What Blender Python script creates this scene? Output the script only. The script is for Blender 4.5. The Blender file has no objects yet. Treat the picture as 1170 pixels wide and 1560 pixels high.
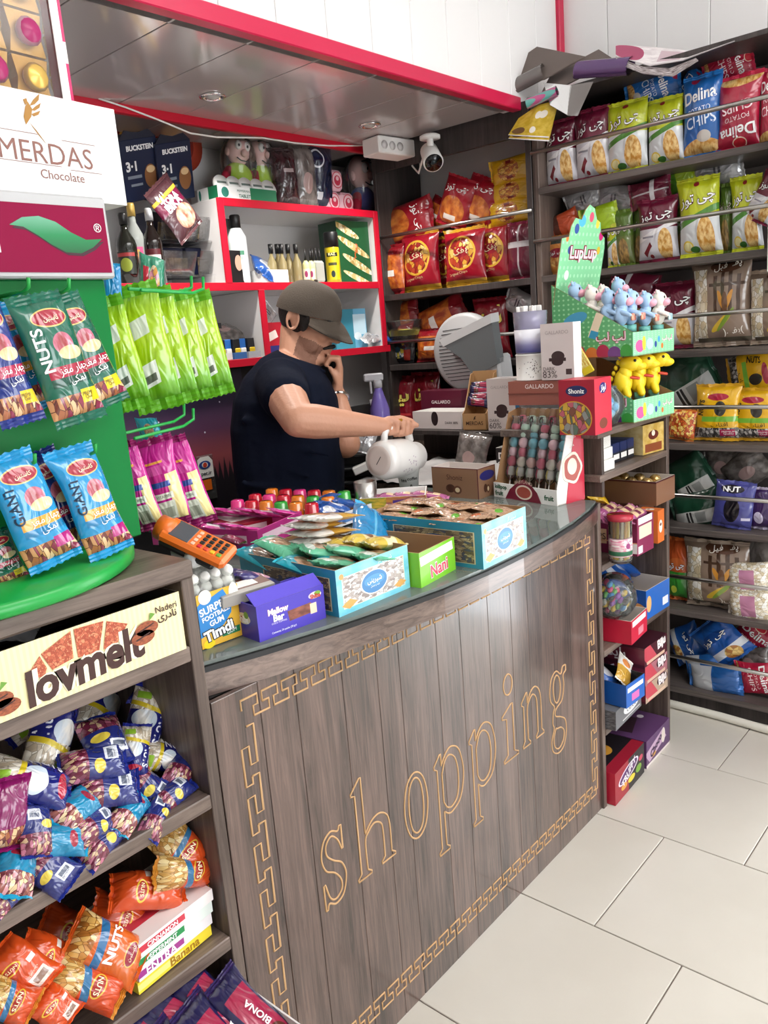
import bpy, math, random
from mathutils import Vector as V, Matrix, noise
import numpy as np
S = bpy.context.scene
COL = S.collection
# ------------------------------------------------------------------ camera
YAW, PIT, ROL, FPX, CAMH = math.radians(41.871), math.radians(12.295), math.radians(4.6457), 1228.4, 1.5
_f = V((math.cos(YAW)*math.cos(PIT), math.sin(YAW)*math.cos(PIT), -math.sin(PIT)))
_r = _f.cross(V((0, 0, 1))).normalized()
_d = _f.cross(_r)
CR = _r*math.cos(ROL) + _d*math.sin(ROL)
CD = _f.cross(CR)
cam = bpy.data.cameras.new('camera')
cam.sensor_fit = 'VERTICAL'; cam.sensor_height = 36; cam.lens = FPX/1560*36; cam.clip_start = .05
co = bpy.data.objects.new('camera', cam); COL.objects.link(co)
m3 = Matrix((CR, -CD, -_f)).transposed()
co.matrix_world = Matrix.Translation((0, 0, CAMH)) @ m3.to_4x4()
S.camera = co
# ------------------------------------------------------------------ world, light, exposure
S.view_settings.view_transform = 'Standard'; S.view_settings.look = 'None'
S.view_settings.exposure = 0.22; S.view_settings.gamma = 1; S.view_settings.use_curve_mapping = False
w = bpy.data.worlds.new('daylight'); S.world = w; w.use_nodes = True
w.node_tree.nodes['Background'].inputs[0].default_value = (.93, .97, 1, 1)
w.node_tree.nodes['Background'].inputs[1].default_value = 5.5
def area(name, loc, target, sx, sy, power, col=(1, 1, 1)):
    l = bpy.data.lights.new(name, 'AREA'); l.shape = 'RECTANGLE'; l.size = sx; l.size_y = sy; l.energy = power; l.color = col
    o = bpy.data.objects.new(name, l); COL.objects.link(o); o.location = loc
    o.rotation_euler = (V(target)-V(loc)).to_track_quat('-Z', 'Y').to_euler()
    return o
area('shopfront_daylight', (.9, -3.3, 1.7), (1.4, 1.5, 1.1), 3.6, 2.4, 12, (.97, .98, 1))
area('ceiling_fill', (1.6, -.6, 3.05), (1.6, -.4, 0), 2.4, 1.2, 46, (1, .98, .96))  # unseen fill light added below the main ceiling to brighten the shop

# ------------------------------------------------------------------ pixels of the photograph -> points on real planes (layout measured once)
def ray(px, py): return (CR*((px-585)/FPX) + CD*((py-780)/FPX) + _f)
O = V((0, 0, CAMH))
def atz(px, py, z): d = ray(px, py); return O + d*((z-CAMH)/d.z)
def atx(px, py, x): d = ray(px, py); return O + d*(x/d.x)
def aty(px, py, y): d = ray(px, py); return O + d*(y/d.y)
def atd(px, py, D): return O + ray(px, py)*D
SR = V((math.sin(YAW), -math.cos(YAW), 0))      # level direction to the right of the picture
ST = V((-math.cos(YAW), -math.sin(YAW), 0))     # level direction towards the camera

# ------------------------------------------------------------------ materials
def lin(c):
    if isinstance(c, str): c = [int(c[i:i+2], 16)/255 for i in (0, 2, 4)]
    return tuple((x/12.92 if x <= .04045 else ((x+.055)/1.055)**2.4) for x in c)+(1,)
MATS = {}
def mat(name, col=None, rough=.5, metal=0, spec=.5, coat=0, trans=0, alpha=1, bump=0, bscale=60, emit=0):
    if name in MATS: return MATS[name]
    m = bpy.data.materials.new(name); m.use_nodes = True; MATS[name] = m
    p = m.node_tree.nodes['Principled BSDF']; i = p.inputs
    i['Base Color'].default_value = lin(col or name); i['Roughness'].default_value = rough; i['Metallic'].default_value = metal
    i['Specular IOR Level'].default_value = spec; i['Coat Weight'].default_value = coat; i['Coat Roughness'].default_value = .08
    i['Transmission Weight'].default_value = trans; i['Alpha'].default_value = alpha
    if emit: i['Emission Color'].default_value = lin(col); i['Emission Strength'].default_value = emit
    if bump:
        nt = m.node_tree; n = nt.nodes.new('ShaderNodeTexNoise'); n.inputs['Scale'].default_value = bscale; n.inputs['Detail'].default_value = 4
        t = nt.nodes.new('ShaderNodeTexCoord'); nt.links.new(t.outputs['Object'], n.inputs['Vector'])
        b = nt.nodes.new('ShaderNodeBump'); b.inputs['Strength'].default_value = bump; b.inputs['Distance'].default_value = .01
        nt.links.new(n.outputs['Fac'], b.inputs['Height']); nt.links.new(b.outputs['Normal'], i['Normal'])
    return m
def clear(name, tint='FFFFFF', rough=.03, amount=.8):
    """thin clear film or sheet: mostly see-through, with a real glossy reflection"""
    if name in MATS: return MATS[name]
    m = bpy.data.materials.new(name); m.use_nodes = True; MATS[name] = m
    nt = m.node_tree; nt.nodes.clear(); N = nt.nodes.new; L = nt.links.new
    out = N('ShaderNodeOutputMaterial'); t = N('ShaderNodeBsdfTransparent'); t.inputs[0].default_value = lin(tint)
    g = N('ShaderNodeBsdfGlossy'); g.inputs['Roughness'].default_value = rough
    d = N('ShaderNodeBsdfDiffuse'); d.inputs[0].default_value = lin(tint)
    fr = N('ShaderNodeFresnel'); fr.inputs[0].default_value = 1.5
    a = N('ShaderNodeMixShader'); a.inputs[0].default_value = 1-amount; L(t.outputs[0], a.inputs[1]); L(d.outputs[0], a.inputs[2])
    b = N('ShaderNodeMixShader'); L(fr.outputs[0], b.inputs[0]); L(a.outputs[0], b.inputs[1]); L(g.outputs[0], b.inputs[2]); L(b.outputs[0], out.inputs[0])
    return m
def wood(name, c0, c1, axis='Z', rough=.35, scale=1.0, coat=0.0):
    """laminate with streaked grain along one axis"""
    if name in MATS: return MATS[name]
    m = bpy.data.materials.new(name); m.use_nodes = True; MATS[name] = m
    nt = m.node_tree; N = nt.nodes.new; L = nt.links.new; p = nt.nodes['Principled BSDF']
    g = N('ShaderNodeNewGeometry'); oi = N('ShaderNodeObjectInfo')
    ad = N('ShaderNodeVectorMath'); ad.operation = 'MULTIPLY_ADD'
    cb = N('ShaderNodeCombineXYZ')
    for k in range(3): L(oi.outputs['Random'], cb.inputs[k])
    L(cb.outputs[0], ad.inputs[0]); ad.inputs[1].default_value = (1.7, 2.3, 3.1); L(g.outputs['Position'], ad.inputs[2])
    mp = N('ShaderNodeMapping'); s = [70*scale]*3; s['XYZ'.index(axis)] = 3.2*scale; mp.inputs['Scale'].default_value = s
    L(ad.outputs[0], mp.inputs[0])
    n = N('ShaderNodeTexNoise'); n.inputs['Scale'].default_value = 1; n.inputs['Detail'].default_value = 9; n.inputs['Roughness'].default_value = .68; n.inputs['Distortion'].default_value = 1.2
    L(mp.outputs[0], n.inputs['Vector'])
    mp2 = N('ShaderNodeMapping'); s = [11*scale]*3; s['XYZ'.index(axis)] = 1.7*scale; mp2.inputs['Scale'].default_value = s; L(ad.outputs[0], mp2.inputs[0])
    n2 = N('ShaderNodeTexNoise'); n2.inputs['Scale'].default_value = 1; n2.inputs['Detail'].default_value = 3; L(mp2.outputs[0], n2.inputs['Vector'])
    mx = N('ShaderNodeMath'); mx.operation = 'MULTIPLY_ADD'; mx.inputs[1].default_value = .6; L(n.outputs['Fac'], mx.inputs[0])
    m2 = N('ShaderNodeMath'); m2.operation = 'MULTIPLY'; m2.inputs[1].default_value = .4; L(n2.outputs['Fac'], m2.inputs[0]); L(m2.outputs[0], mx.inputs[2])
    r = N('ShaderNodeValToRGB'); r.color_ramp.elements[0].position = .37; r.color_ramp.elements[1].position = .63
    r.color_ramp.elements[0].color = lin(c0); r.color_ramp.elements[1].color = lin(c1); L(mx.outputs[0], r.inputs[0])
    L(r.outputs[0], p.inputs['Base Color']); p.inputs['Roughness'].default_value = rough
    p.inputs['Coat Weight'].default_value = coat; p.inputs['Coat Roughness'].default_value = .12
    b = N('ShaderNodeBump'); b.inputs['Strength'].default_value = .12; b.inputs['Distance'].default_value = .002
    L(mx.outputs[0], b.inputs['Height']); L(b.outputs['Normal'], p.inputs['Normal'])
    return m
def pmat(name, base, layers=(), rough=.35, metal=0, coat=0, coord='UV', bump=0):
    """printed packaging: flat shapes of colour laid over each other in UV (0..1)
    layer = (shape, cx, cy, rx, ry, colour[, rot]); shape 'e' ellipse / 'b' box
    colour = hex | ('vor', scale, [c..]) | ('str', n, c1, c2) | ('dot', n, c1, c2) | ('noi', scale, c1, c2)"""
    if name in MATS: return MATS[name]
    m = bpy.data.materials.new(name); m.use_nodes = True; MATS[name] = m
    nt = m.node_tree; N = nt.nodes.new; L = nt.links.new; p = nt.nodes['Principled BSDF']
    tc = N('ShaderNodeTexCoord'); uv = tc.outputs['Generated' if coord == 'GenXZ' else coord]
    if coord == 'GenXZ':
        a = N('ShaderNodeSeparateXYZ'); b = N('ShaderNodeCombineXYZ'); L(uv, a.inputs[0]); L(a.outputs[0], b.inputs[0]); L(a.outputs[2], b.inputs[1]); uv = b.outputs[0]
    def ramp(fac, cols, const=True):
        r = N('ShaderNodeValToRGB'); e = r.color_ramp.elements
        if const: r.color_ramp.interpolation = 'CONSTANT'
        while len(e) < len(cols): e.new(.5)
        for k, c in enumerate(cols): e[k].position = k/len(cols) if const else k/(len(cols)-1); e[k].color = lin(c)
        L(fac, r.inputs[0]); return r.outputs[0]
    def colour(c):
        if isinstance(c, str): return lin(c)
        if c[0] == 'vor':
            v = N('ShaderNodeTexVoronoi'); v.inputs['Scale'].default_value = c[1]*1.35; L(uv, v.inputs['Vector'])
            sp = N('ShaderNodeSeparateColor'); L(v.outputs['Color'], sp.inputs[0])
            k = ramp(sp.outputs[0], c[2])
            v2 = N('ShaderNodeTexVoronoi'); v2.feature = 'DISTANCE_TO_EDGE'; v2.inputs['Scale'].default_value = c[1]*1.35; L(uv, v2.inputs['Vector'])
            a = N('ShaderNodeMath'); a.operation = 'LESS_THAN'; a.inputs[1].default_value = .035; L(v2.outputs['Distance'], a.inputs[0])
            x = N('ShaderNodeMix'); x.data_type = 'RGBA'; L(a.outputs[0], x.inputs[0]); L(k, x.inputs[6]); x.inputs[7].default_value = tuple(q*.6 for q in lin(c[2][0])[:3])+(1,)
            return x.outputs[2]
        if c[0] == 'noi':
            n = N('ShaderNodeTexNoise'); n.inputs['Scale'].default_value = c[1]; n.inputs['Detail'].default_value = 5; L(uv, n.inputs['Vector'])
            r = N('ShaderNodeValToRGB'); r.color_ramp.elements[0].position = .38; r.color_ramp.elements[1].position = .62
            r.color_ramp.elements[0].color = lin(c[2]); r.color_ramp.elements[1].color = lin(c[3]); L(n.outputs['Fac'], r.inputs[0]); return r.outputs[0]
        if c[0] == 'grad':
            sp = N('ShaderNodeSeparateXYZ'); L(uv, sp.inputs[0]); return ramp(sp.outputs[1], c[1], False)
        mp = N('ShaderNodeMapping'); mp.inputs['Scale'].default_value = (c[1], c[1] if c[0] == 'dot' else 1, 1); L(uv, mp.inputs[0])
        if c[0] == 'dot':
            fr = N('ShaderNodeVectorMath'); fr.operation = 'FRACTION'; L(mp.outputs[0], fr.inputs[0])
            sb = N('ShaderNodeVectorMath'); sb.operation = 'SUBTRACT'; L(fr.outputs[0], sb.inputs[0]); sb.inputs[1].default_value = (.5, .5, 0)
            cx = N('ShaderNodeSeparateXYZ'); L(sb.outputs[0], cx.inputs[0]); cc = N('ShaderNodeCombineXYZ'); L(cx.outputs[0], cc.inputs[0]); L(cx.outputs[1], cc.inputs[1])
            ln = N('ShaderNodeVectorMath'); ln.operation = 'LENGTH'; L(cc.outputs[0], ln.inputs[0])
            a = N('ShaderNodeMath'); a.operation = 'LESS_THAN'; a.inputs[1].default_value = .22; L(ln.outputs['Value'], a.inputs[0])
        else:
            sp = N('ShaderNodeSeparateXYZ'); L(mp.outputs[0], sp.inputs[0])
            fr = N('ShaderNodeMath'); fr.operation = 'FRACT'; L(sp.outputs[0], fr.inputs[0])
            a = N('ShaderNodeMath'); a.operation = 'LESS_THAN'; a.inputs[1].default_value = .5; L(fr.outputs[0], a.inputs[0])
        x = N('ShaderNodeMix'); x.data_type = 'RGBA'; L(a.outputs[0], x.inputs[0]); x.inputs[6].default_value = lin(c[2]); x.inputs[7].default_value = lin(c[3])
        return x.outputs[2]
    def put(sock, c):
        c = colour(c)
        if isinstance(c, tuple): sock.default_value = c
        else: L(c, sock)
    cur = None
    for l in layers:
        sh, cx, cy, rx, ry, c = l[:6]
        mp = N('ShaderNodeMapping'); mp.vector_type = 'TEXTURE'; mp.inputs['Location'].default_value = (cx, cy, 0)
        mp.inputs['Rotation'].default_value = (0, 0, math.radians(l[6]) if len(l) > 6 else 0); mp.inputs['Scale'].default_value = (rx, ry, 1e9)
        L(uv, mp.inputs[0])
        if sh == 'e':
            q = N('ShaderNodeVectorMath'); q.operation = 'LENGTH'; L(mp.outputs[0], q.inputs[0]); val = q.outputs['Value']
        else:
            q = N('ShaderNodeVectorMath'); q.operation = 'ABSOLUTE'; L(mp.outputs[0], q.inputs[0])
            sp = N('ShaderNodeSeparateXYZ'); L(q.outputs[0], sp.inputs[0])
            q = N('ShaderNodeMath'); q.operation = 'MAXIMUM'; L(sp.outputs[0], q.inputs[0]); L(sp.outputs[1], q.inputs[1]); val = q.outputs[0]
        a = N('ShaderNodeMath'); a.operation = 'LESS_THAN'; a.inputs[1].default_value = 1; L(val, a.inputs[0])
        x = N('ShaderNodeMix'); x.data_type = 'RGBA'; L(a.outputs[0], x.inputs[0])
        if cur is None: put(x.inputs[6], base)
        else: L(cur, x.inputs[6])
        put(x.inputs[7], c); cur = x.outputs[2]
    if cur is None: put(p.inputs['Base Color'], base)
    else: L(cur, p.inputs['Base Color'])
    p.inputs['Roughness'].default_value = rough; p.inputs['Metallic'].default_value = metal; p.inputs['Coat Weight'].default_value = coat
    p.inputs['Coat Roughness'].default_value = .1
    if bump:
        n = N('ShaderNodeTexNoise'); n.inputs['Scale'].default_value = 2.2; n.inputs['Detail'].default_value = 1.6; n.inputs['Distortion'].default_value = 1.4; L(uv, n.inputs['Vector'])
        v = N('ShaderNodeTexVoronoi'); v.feature = 'SMOOTH_F1'; v.inputs['Scale'].default_value = 3; L(n.outputs['Color'], v.inputs['Vector'])
        a = N('ShaderNodeMath'); a.operation = 'ADD'; L(n.outputs['Fac'], a.inputs[0]); L(v.outputs['Distance'], a.inputs[1])
        b = N('ShaderNodeBump'); b.inputs['Strength'].default_value = bump; b.inputs['Distance'].default_value = .014; L(a.outputs[0], b.inputs['Height'])
        L(b.outputs['Normal'], p.inputs['Normal']); L(b.outputs['Normal'], p.inputs['Coat Normal'])
    return m

# ------------------------------------------------------------------ mesh building
class MB:
    def __init__(s): s.v, s.f, s.m, s.s, s.uv = [], [], [], [], {}
    def add(s, vs, fs, m=0, smooth=False, M=None, uv=None):
        o = len(s.v); s.v += [tuple(M @ V(q)) if M else tuple(q) for q in vs]
        for k, f in enumerate(fs):
            if uv: s.uv[len(s.f)] = [uv[i] for i in f]
            s.f.append([o+i for i in f]); s.m.append(m); s.s.append(smooth)
        return s
    def box(s, x0, x1, y0, y1, z0, z1, m=0, bev=0, M=None):
        if not bev:
            vs = [(x, y, z) for z in (z0, z1) for y in (y0, y1) for x in (x0, x1)]
            return s.add(vs, [(0, 2, 3, 1), (4, 5, 7, 6), (0, 1, 5, 4), (2, 6, 7, 3), (0, 4, 6, 2), (1, 3, 7, 5)], m, False, M)
        b = min(bev, (x1-x0)*.45, (y1-y0)*.45, (z1-z0)*.45)
        X, Y, Z = (x0, x1), (y0, y1), (z0, z1); vs = []; ix = {}
        for i in (0, 1):
            for j in (0, 1):
                for k in (0, 1):
                    p = (X[i], Y[j], Z[k]); q = (X[i]+b*(1-2*i), Y[j]+b*(1-2*j), Z[k]+b*(1-2*k))
                    for a in range(3):
                        ix[i, j, k, a] = len(vs); vs.append(tuple(p[t] if t == a else q[t] for t in range(3)))
        fs = []
        for a in range(3):
            u, w_ = (a+1) % 3, (a+2) % 3
            for e in (0, 1):
                q = []
                for (c, d) in ((0, 0), (1, 0), (1, 1), (0, 1)):
                    k = [0, 0, 0]; k[a] = e; k[u] = c; k[w_] = d; q.append(ix[k[0], k[1], k[2], a])
                fs.append(q if e else q[::-1])
        for a in range(3):
            u, w_ = (a+1) % 3, (a+2) % 3
            for c in (0, 1):
                for d in (0, 1):
                    k0 = [0, 0, 0]; k0[u] = c; k0[w_] = d; k1 = list(k0); k1[a] = 1
                    q = [ix[(*k0, u)], ix[(*k1, u)], ix[(*k1, w_)], ix[(*k0, w_)]]
                    fs.append(q if c != d else q[::-1])
        for i in (0, 1):
            for j in (0, 1):
                for k in (0, 1):
                    q = [ix[i, j, k, a] for a in range(3)]; fs.append(q if (i+j+k) % 2 else q[::-1])
        return s.add(vs, fs, m, False, M)
    def lathe(s, prof, n=20, m=0, M=None, smooth=True):
        vs = []; fs = []; k = len(prof)
        for i in range(n):
            a = 2*math.pi*i/n
            vs += [(r*math.cos(a), r*math.sin(a), z) for r, z in prof]
        for i in range(n):
            j = (i+1) % n
            for t in range(k-1): fs.append((i*k+t, j*k+t, j*k+t+1, i*k+t+1))
        if prof[0][0] > 1e-6: fs.append([i*k for i in range(n)][::-1])
        if prof[-1][0] > 1e-6: fs.append([i*k+k-1 for i in range(n)])
        return s.add(vs, fs, m, smooth, M)
    def cyl(s, p0, p1, r0, r1=None, n=12, m=0, smooth=True):
        p0, p1 = V(p0), V(p1); d = p1-p0; L = d.length
        return s.lathe([(r0, 0), (r0 if r1 is None else r1, L)], n, m, Matrix.Translation(p0) @ d.to_track_quat('Z', 'Y').to_matrix().to_4x4(), smooth)
    def cap(s, p0, p1, r0, r1=None, n=12, m=0):
        """closed capsule with rounded ends"""
        r1 = r0 if r1 is None else r1; p0, p1 = V(p0), V(p1); d = p1-p0; L = d.length
        pr = [(r0*math.cos(a), r0*math.sin(a)) for a in [math.radians(-90+22.5*k) for k in range(4)]]
        pr = [(max(r, 0), z) for r, z in pr]+[(r0, 0), (r1, L)]+[(max(r1*math.cos(a), 0), L+r1*math.sin(a)) for a in [math.radians(22.5*k) for k in (1, 2, 3, 4)]]
        pr[0] = (0, -r0); pr[-1] = (0, L+r1)
        return s.lathe(pr, n, m, Matrix.Translation(p0) @ d.to_track_quat('Z', 'Y').to_matrix().to_4x4())
    def ell(s, c, r, n=16, k=10, m=0, M=None):
        pr = [(max(math.sin(math.pi*t/k), 0), -math.cos(math.pi*t/k)) for t in range(k+1)]; pr[0] = (0, -1); pr[-1] = (0, 1)
        if isinstance(r, (int, float)): r = (r, r, r)
        T = Matrix.Translation(c) @ Matrix.Diagonal((*r, 1))
        return s.lathe(pr, n, m, (M @ T) if M else T)
    def tube(s, pts, r, n=8, m=0, flat=None):
        pts = [V(p) for p in pts]; vs = []; fs = []; k = len(pts); up = None
        for i, p in enumerate(pts):
            t = (pts[min(i+1, k-1)]-pts[max(i-1, 0)]).normalized()
            if up is None: up = t.orthogonal().normalized()
            up = (up-t*up.dot(t)).normalized(); sd = t.cross(up)
            rr = r[i] if isinstance(r, (list, tuple)) else r
            vs += [tuple(p+(up*math.cos(2*math.pi*j/n)+sd*math.sin(2*math.pi*j/n))*rr) for j in range(n)]
        for i in range(k-1):
            for j in range(n): fs.append((i*n+j, i*n+(j+1) % n, (i+1)*n+(j+1) % n, (i+1)*n+j))
        fs += [list(range(n))[::-1], [(k-1)*n+j for j in range(n)]]
        return s.add(vs, fs, m, True)
    def prism(s, poly, d, m=0, M=None):
        """polygon in XZ, extruded from y=0 to y=d"""
        n = len(poly); vs = [(x, 0, z) for x, z in poly]+[(x, d, z) for x, z in poly]
        return s.add(vs, [list(range(n)), list(range(n, 2*n))[::-1]]+[(i, i+n, (i+1) % n+n, (i+1) % n) for i in range(n)], m, False, M)
    def mesh(s, name, mats):
        me = bpy.data.meshes.new(name); me.from_pydata(s.v, [], s.f)
        for q in (mats if isinstance(mats, (list, tuple)) else [mats]): me.materials.append(q)
        me.polygons.foreach_set('material_index', s.m); me.polygons.foreach_set('use_smooth', s.s)
        if s.uv:
            L = me.uv_layers.new(name='UVMap').data
            for p in me.polygons:
                q = s.uv.get(p.index)
                if q:
                    for a, li in enumerate(p.loop_indices): L[li].uv = q[a]
        me.update(); return me
    def build(s, name, mats, parent=None, **k): return link(name, s.mesh(name, mats), parent, **k)
def link(name, data, parent=None, loc=None, rot=None, kind=None, label=None):
    o = bpy.data.objects.new(name, data); COL.objects.link(o)
    if parent: o.parent = parent
    if loc is not None: o.location = loc
    if rot is not None: o.rotation_euler = rot
    if kind: o['kind'] = kind
    if label: o['label'] = label
    return o
def thing(name, label, cat, loc=(0, 0, 0), rz=0, group=None, M=None):
    o = bpy.data.objects.new(name, None); COL.objects.link(o); o.empty_display_size = .05
    if M is not None: o.matrix_world = M
    else: o.location = loc; o.rotation_euler = (0, 0, rz)
    o['label'] = label; o['category'] = cat
    if group: o['group'] = group
    return o
def copy_thing(src, label, M=None, loc=None, rot=None, group=None):
    r = src.copy(); COL.objects.link(r); r['label'] = label
    if group: r['group'] = group
    if M is not None: r.matrix_world = M
    if loc is not None: r.location = loc
    if rot is not None: r.rotation_euler = rot
    for ch in list(src.children):
        c = ch.copy(); COL.objects.link(c); c.parent = r
        for g in list(ch.children):
            d = g.copy(); COL.objects.link(d); d.parent = c
    return r
def frame(p, x, z=(0, 0, 1)):
    x = V(x).normalized(); z = V(z); y = z.cross(x).normalized(); z = x.cross(y)
    return Matrix.Translation(p) @ Matrix((x, y, z)).transposed().to_4x4()
# ------------------------------------------------------------------ lettering
_AR = {}
for ch, iso, dual in (('ا', 0xFE8D, 0), ('ب', 0xFE8F, 1), ('پ', 0xFB56, 1), ('ت', 0xFE95, 1), ('چ', 0xFB7A, 1), ('خ', 0xFEA5, 1), ('د', 0xFEA9, 0), ('ر', 0xFEAD, 0), ('ز', 0xFEAF, 0), ('س', 0xFEB1, 1), ('ش', 0xFEB5, 1), ('ف', 0xFED1, 1),
                      ('ق', 0xFED5, 1), ('ک', 0xFB8E, 1), ('گ', 0xFB92, 1), ('ل', 0xFEDD, 1), ('م', 0xFEE1, 1), ('ن', 0xFEE5, 1), ('ه', 0xFEE9, 1), ('و', 0xFEED, 0), ('ی', 0xFBFC, 1), ('ع', 0xFEC9, 1), ('غ', 0xFECD, 1), ('ح', 0xFEA1, 1)):
    _AR[ch] = (iso, dual)
def farsi(s):
    out = []
    for i, c in enumerate(s):
        if c not in _AR: out.append(c); continue
        iso, dual = _AR[c]
        prev = i > 0 and s[i-1] in _AR and _AR[s[i-1]][1]
        nxt = i+1 < len(s) and s[i+1] in _AR and dual
        out.append(chr(iso+(3 if prev and nxt else 2 if nxt else 1 if prev else 0)))
    return ''.join(out[::-1])
_TXT = {}
def text2d(s, bold=0.0, shear=0.0):
    """triangulated lettering as plain vertices, normalised to a unit box around the origin"""
    k = (s, bold, shear)
    if k in _TXT: return _TXT[k]
    c = bpy.data.curves.new('lettering', 'FONT'); c.body = farsi(s) if any(q in _AR for q in s) else s
    c.resolution_u = 3; c.offset = bold; c.shear = shear; c.align_x = 'CENTER'; c.space_line = .85
    o = bpy.data.objects.new('lettering', c)
    me = o.to_mesh()
    vs = np.array([v.co[:2] for v in me.vertices]).reshape(-1, 2); fs = [list(p.vertices) for p in me.polygons]
    o.to_mesh_clear(); bpy.data.objects.remove(o); bpy.data.curves.remove(c)
    lo, hi = vs.min(0), vs.max(0); asp = (hi[0]-lo[0])/max(hi[1]-lo[1], 1e-6)
    _TXT[k] = ((vs-(lo+hi)/2)/(hi-lo), fs, asp); return _TXT[k]
def facem(face, W, D, H):
    """frame (x right, y up, z out) of a carton's face, origin at its lower left corner"""
    e = .0007
    if face == 'F': return Matrix(((1, 0, 0, 0), (0, 0, -1, -e), (0, 1, 0, 0), (0, 0, 0, 1)))
    if face == 'L': return Matrix(((0, 0, -1, -e), (-1, 0, 0, D), (0, 1, 0, 0), (0, 0, 0, 1)))
    if face == 'R': return Matrix(((0, 0, 1, W+e), (1, 0, 0, 0), (0, 1, 0, 0), (0, 0, 0, 1)))
    if face == 'T': return Matrix(((1, 0, 0, 0), (0, 1, 0, 0), (0, 0, 1, H+e), (0, 0, 0, 1)))
def letters(parent, s, FM, cx, cy, w, h, m, bold=0, shear=0, rot=0, lift=0, name='lettering', arc=0):
    vs, fs, asp = text2d(s, bold, shear)
    if h is None: h = w/asp
    if w is None: w = h*asp
    c, sn = math.cos(math.radians(rot)), math.sin(math.radians(rot)); out = []
    for x, y in vs:
        x, y = x*w, y*h
        if arc: y += arc*(1-(2*x/w)**2)
        out.append(tuple(FM @ V((cx+x*c-y*sn, cy+x*sn+y*c, lift))))
    me = MB().add(out, fs, 0).mesh(name, m)
    return link(name, me, parent)
def patch(parent, FM, pts, m, lift=0, name='print', uv=False):
    vs = [tuple(FM @ V((x, y, lift))) for x, y in pts]
    u = None
    if uv:
        xs = [p[0] for p in pts]; ys = [p[1] for p in pts]
        u = [((x-min(xs))/(max(xs)-min(xs)), (y-min(ys))/(max(ys)-min(ys))) for x, y in pts]
    return MB().add(vs, [list(range(len(vs)))], 0, uv=u).build(name, m, parent)
def rect(x0, y0, x1, y1): return [(x0, y0), (x1, y0), (x1, y1), (x0, y1)]
def oval(cx, cy, rx, ry, n=24, a0=0, wob=0): return [(cx+rx*(1+wob*math.cos(5*t))*math.cos(t+a0), cy+ry*(1+wob*math.cos(5*t))*math.sin(t+a0)) for t in [2*math.pi*k/n for k in range(n)]]
# ------------------------------------------------------------------ common materials
W_CNT = wood('counter_laminate', '2B1E1B', '6F5850', 'Z', .28, 1.3, 1.0)
W_CNTX = wood('counter_laminate_edge', '40312B', '836E64', 'X', .3, 1.2, .6)
W_SHX = wood('shelf_laminate', '43362F', '85746A', 'X', .4)
W_SHY = wood('shelf_laminate_long', '3E3735', '6E645F', 'Y', .4)
W_SHZ = wood('shelf_laminate_upright', '3C302B', '75655C', 'Z', .4)
W_DRK = wood('dark_laminate', '2A2524', '4A4240', 'Z', .45)
WHITE = mat('white_panel', 'F1EFEE', .25); WHITE2 = mat('white_melamine', 'DDDAD9', .4)
PVC = mat('grey_white_pvc', 'B9B0AF', .16, coat=.4)
RED = mat('red_edging', 'C8102E', .35); CRIMSON = mat('crimson_trim', 'CE1B4A', .3)
STEEL = mat('brushed_steel', 'C9C6C2', .28, 1); CHROME = mat('chrome', 'E4E4E4', .08, 1)
GOLD = mat('routed_mdf', 'C29A6C', .6); BLACK = mat('black_plastic', '121214', .4); DGREY = mat('dark_grey_plastic', '3A3B3E', .45)
CARD = mat('cardboard', 'A9825B', .8); CARDL = mat('pale_cardboard', 'D9CFC6', .8); PAPER = mat('white_paper', 'F2F0EC', .7)
GREYP = mat('grey_plastic', 'B9B9BA', .4); FILM = clear('clear_film', 'FFFFFF', .08, .95); GLASS = clear('clear_glass', 'EAF5F0', .02, .9)

# ------------------------------------------------------------------ floor of square tiles, laid half-bond
ft = pmat('floor_tile', ('noi', 1.2, 'CFC9BE', 'DBD6CC'), (), .28, coord='Object')
fl = MB().box(-2.5, 3.25, -4.2, 2.85, -.08, -.004).build('floor', mat('grout', '7A6E66', .8), kind='structure')
tile = MB().box(0, .4415, 0, .4415, -.012, 0, 0, .0012).mesh('floor_tile', ft)
T0 = .445
for i in range(-6, 4):
    x0 = 1.6145+T0*i
    off = .848 if i % 2 == 0 else .848-.2245
    for j in range(-9, 5):
        link('floor_tile', tile, fl, (x0+.001, off+T0*j+.001, 0))
# ------------------------------------------------------------------ shell
WX, WYB, WZ = 3.22, 2.82, 3.15
def struct(name, mb, m, parent=None): 
    o = mb.build(name, m, parent); 
    if not parent: o['kind'] = 'structure'
    return o
struct('wall_back', MB().box(-2.5, WX, WYB, WYB+.08, 0, WZ), WHITE2)
wr = struct('wall_right', MB().box(WX, WX+.08, .3, 2.9, 0, WZ).box(WX, WX+.08, -.8, .3, 2.15, WZ).box(WX, WX+.08, -4.2, -.8, 0, WZ), WHITE2)
pn = MB().box(0, .012, 0, .192, 0, .9, 0, .002).mesh('panel', WHITE)
for k in range(9): link('panel', pn, wr, (WX-.012, 1.72-.194*(k+1), 2.24))
struct('wall_left', MB().box(-2.58, -2.5, -4.2, 2.9, 0, WZ), WHITE2)
struct('wall_front', MB().box(-2.58, -.4, -4.28, -4.2, 0, WZ).box(2.4, WX+.08, -4.28, -4.2, 0, WZ).box(-.4, 2.4, -4.28, -4.2, 2.35, WZ), WHITE2)
struct('ceiling', MB().box(-2.58, WX+.08, -4.2, 2.9, WZ, WZ+.08), mat('ceiling_white', 'F4F3F1', .5))
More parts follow.
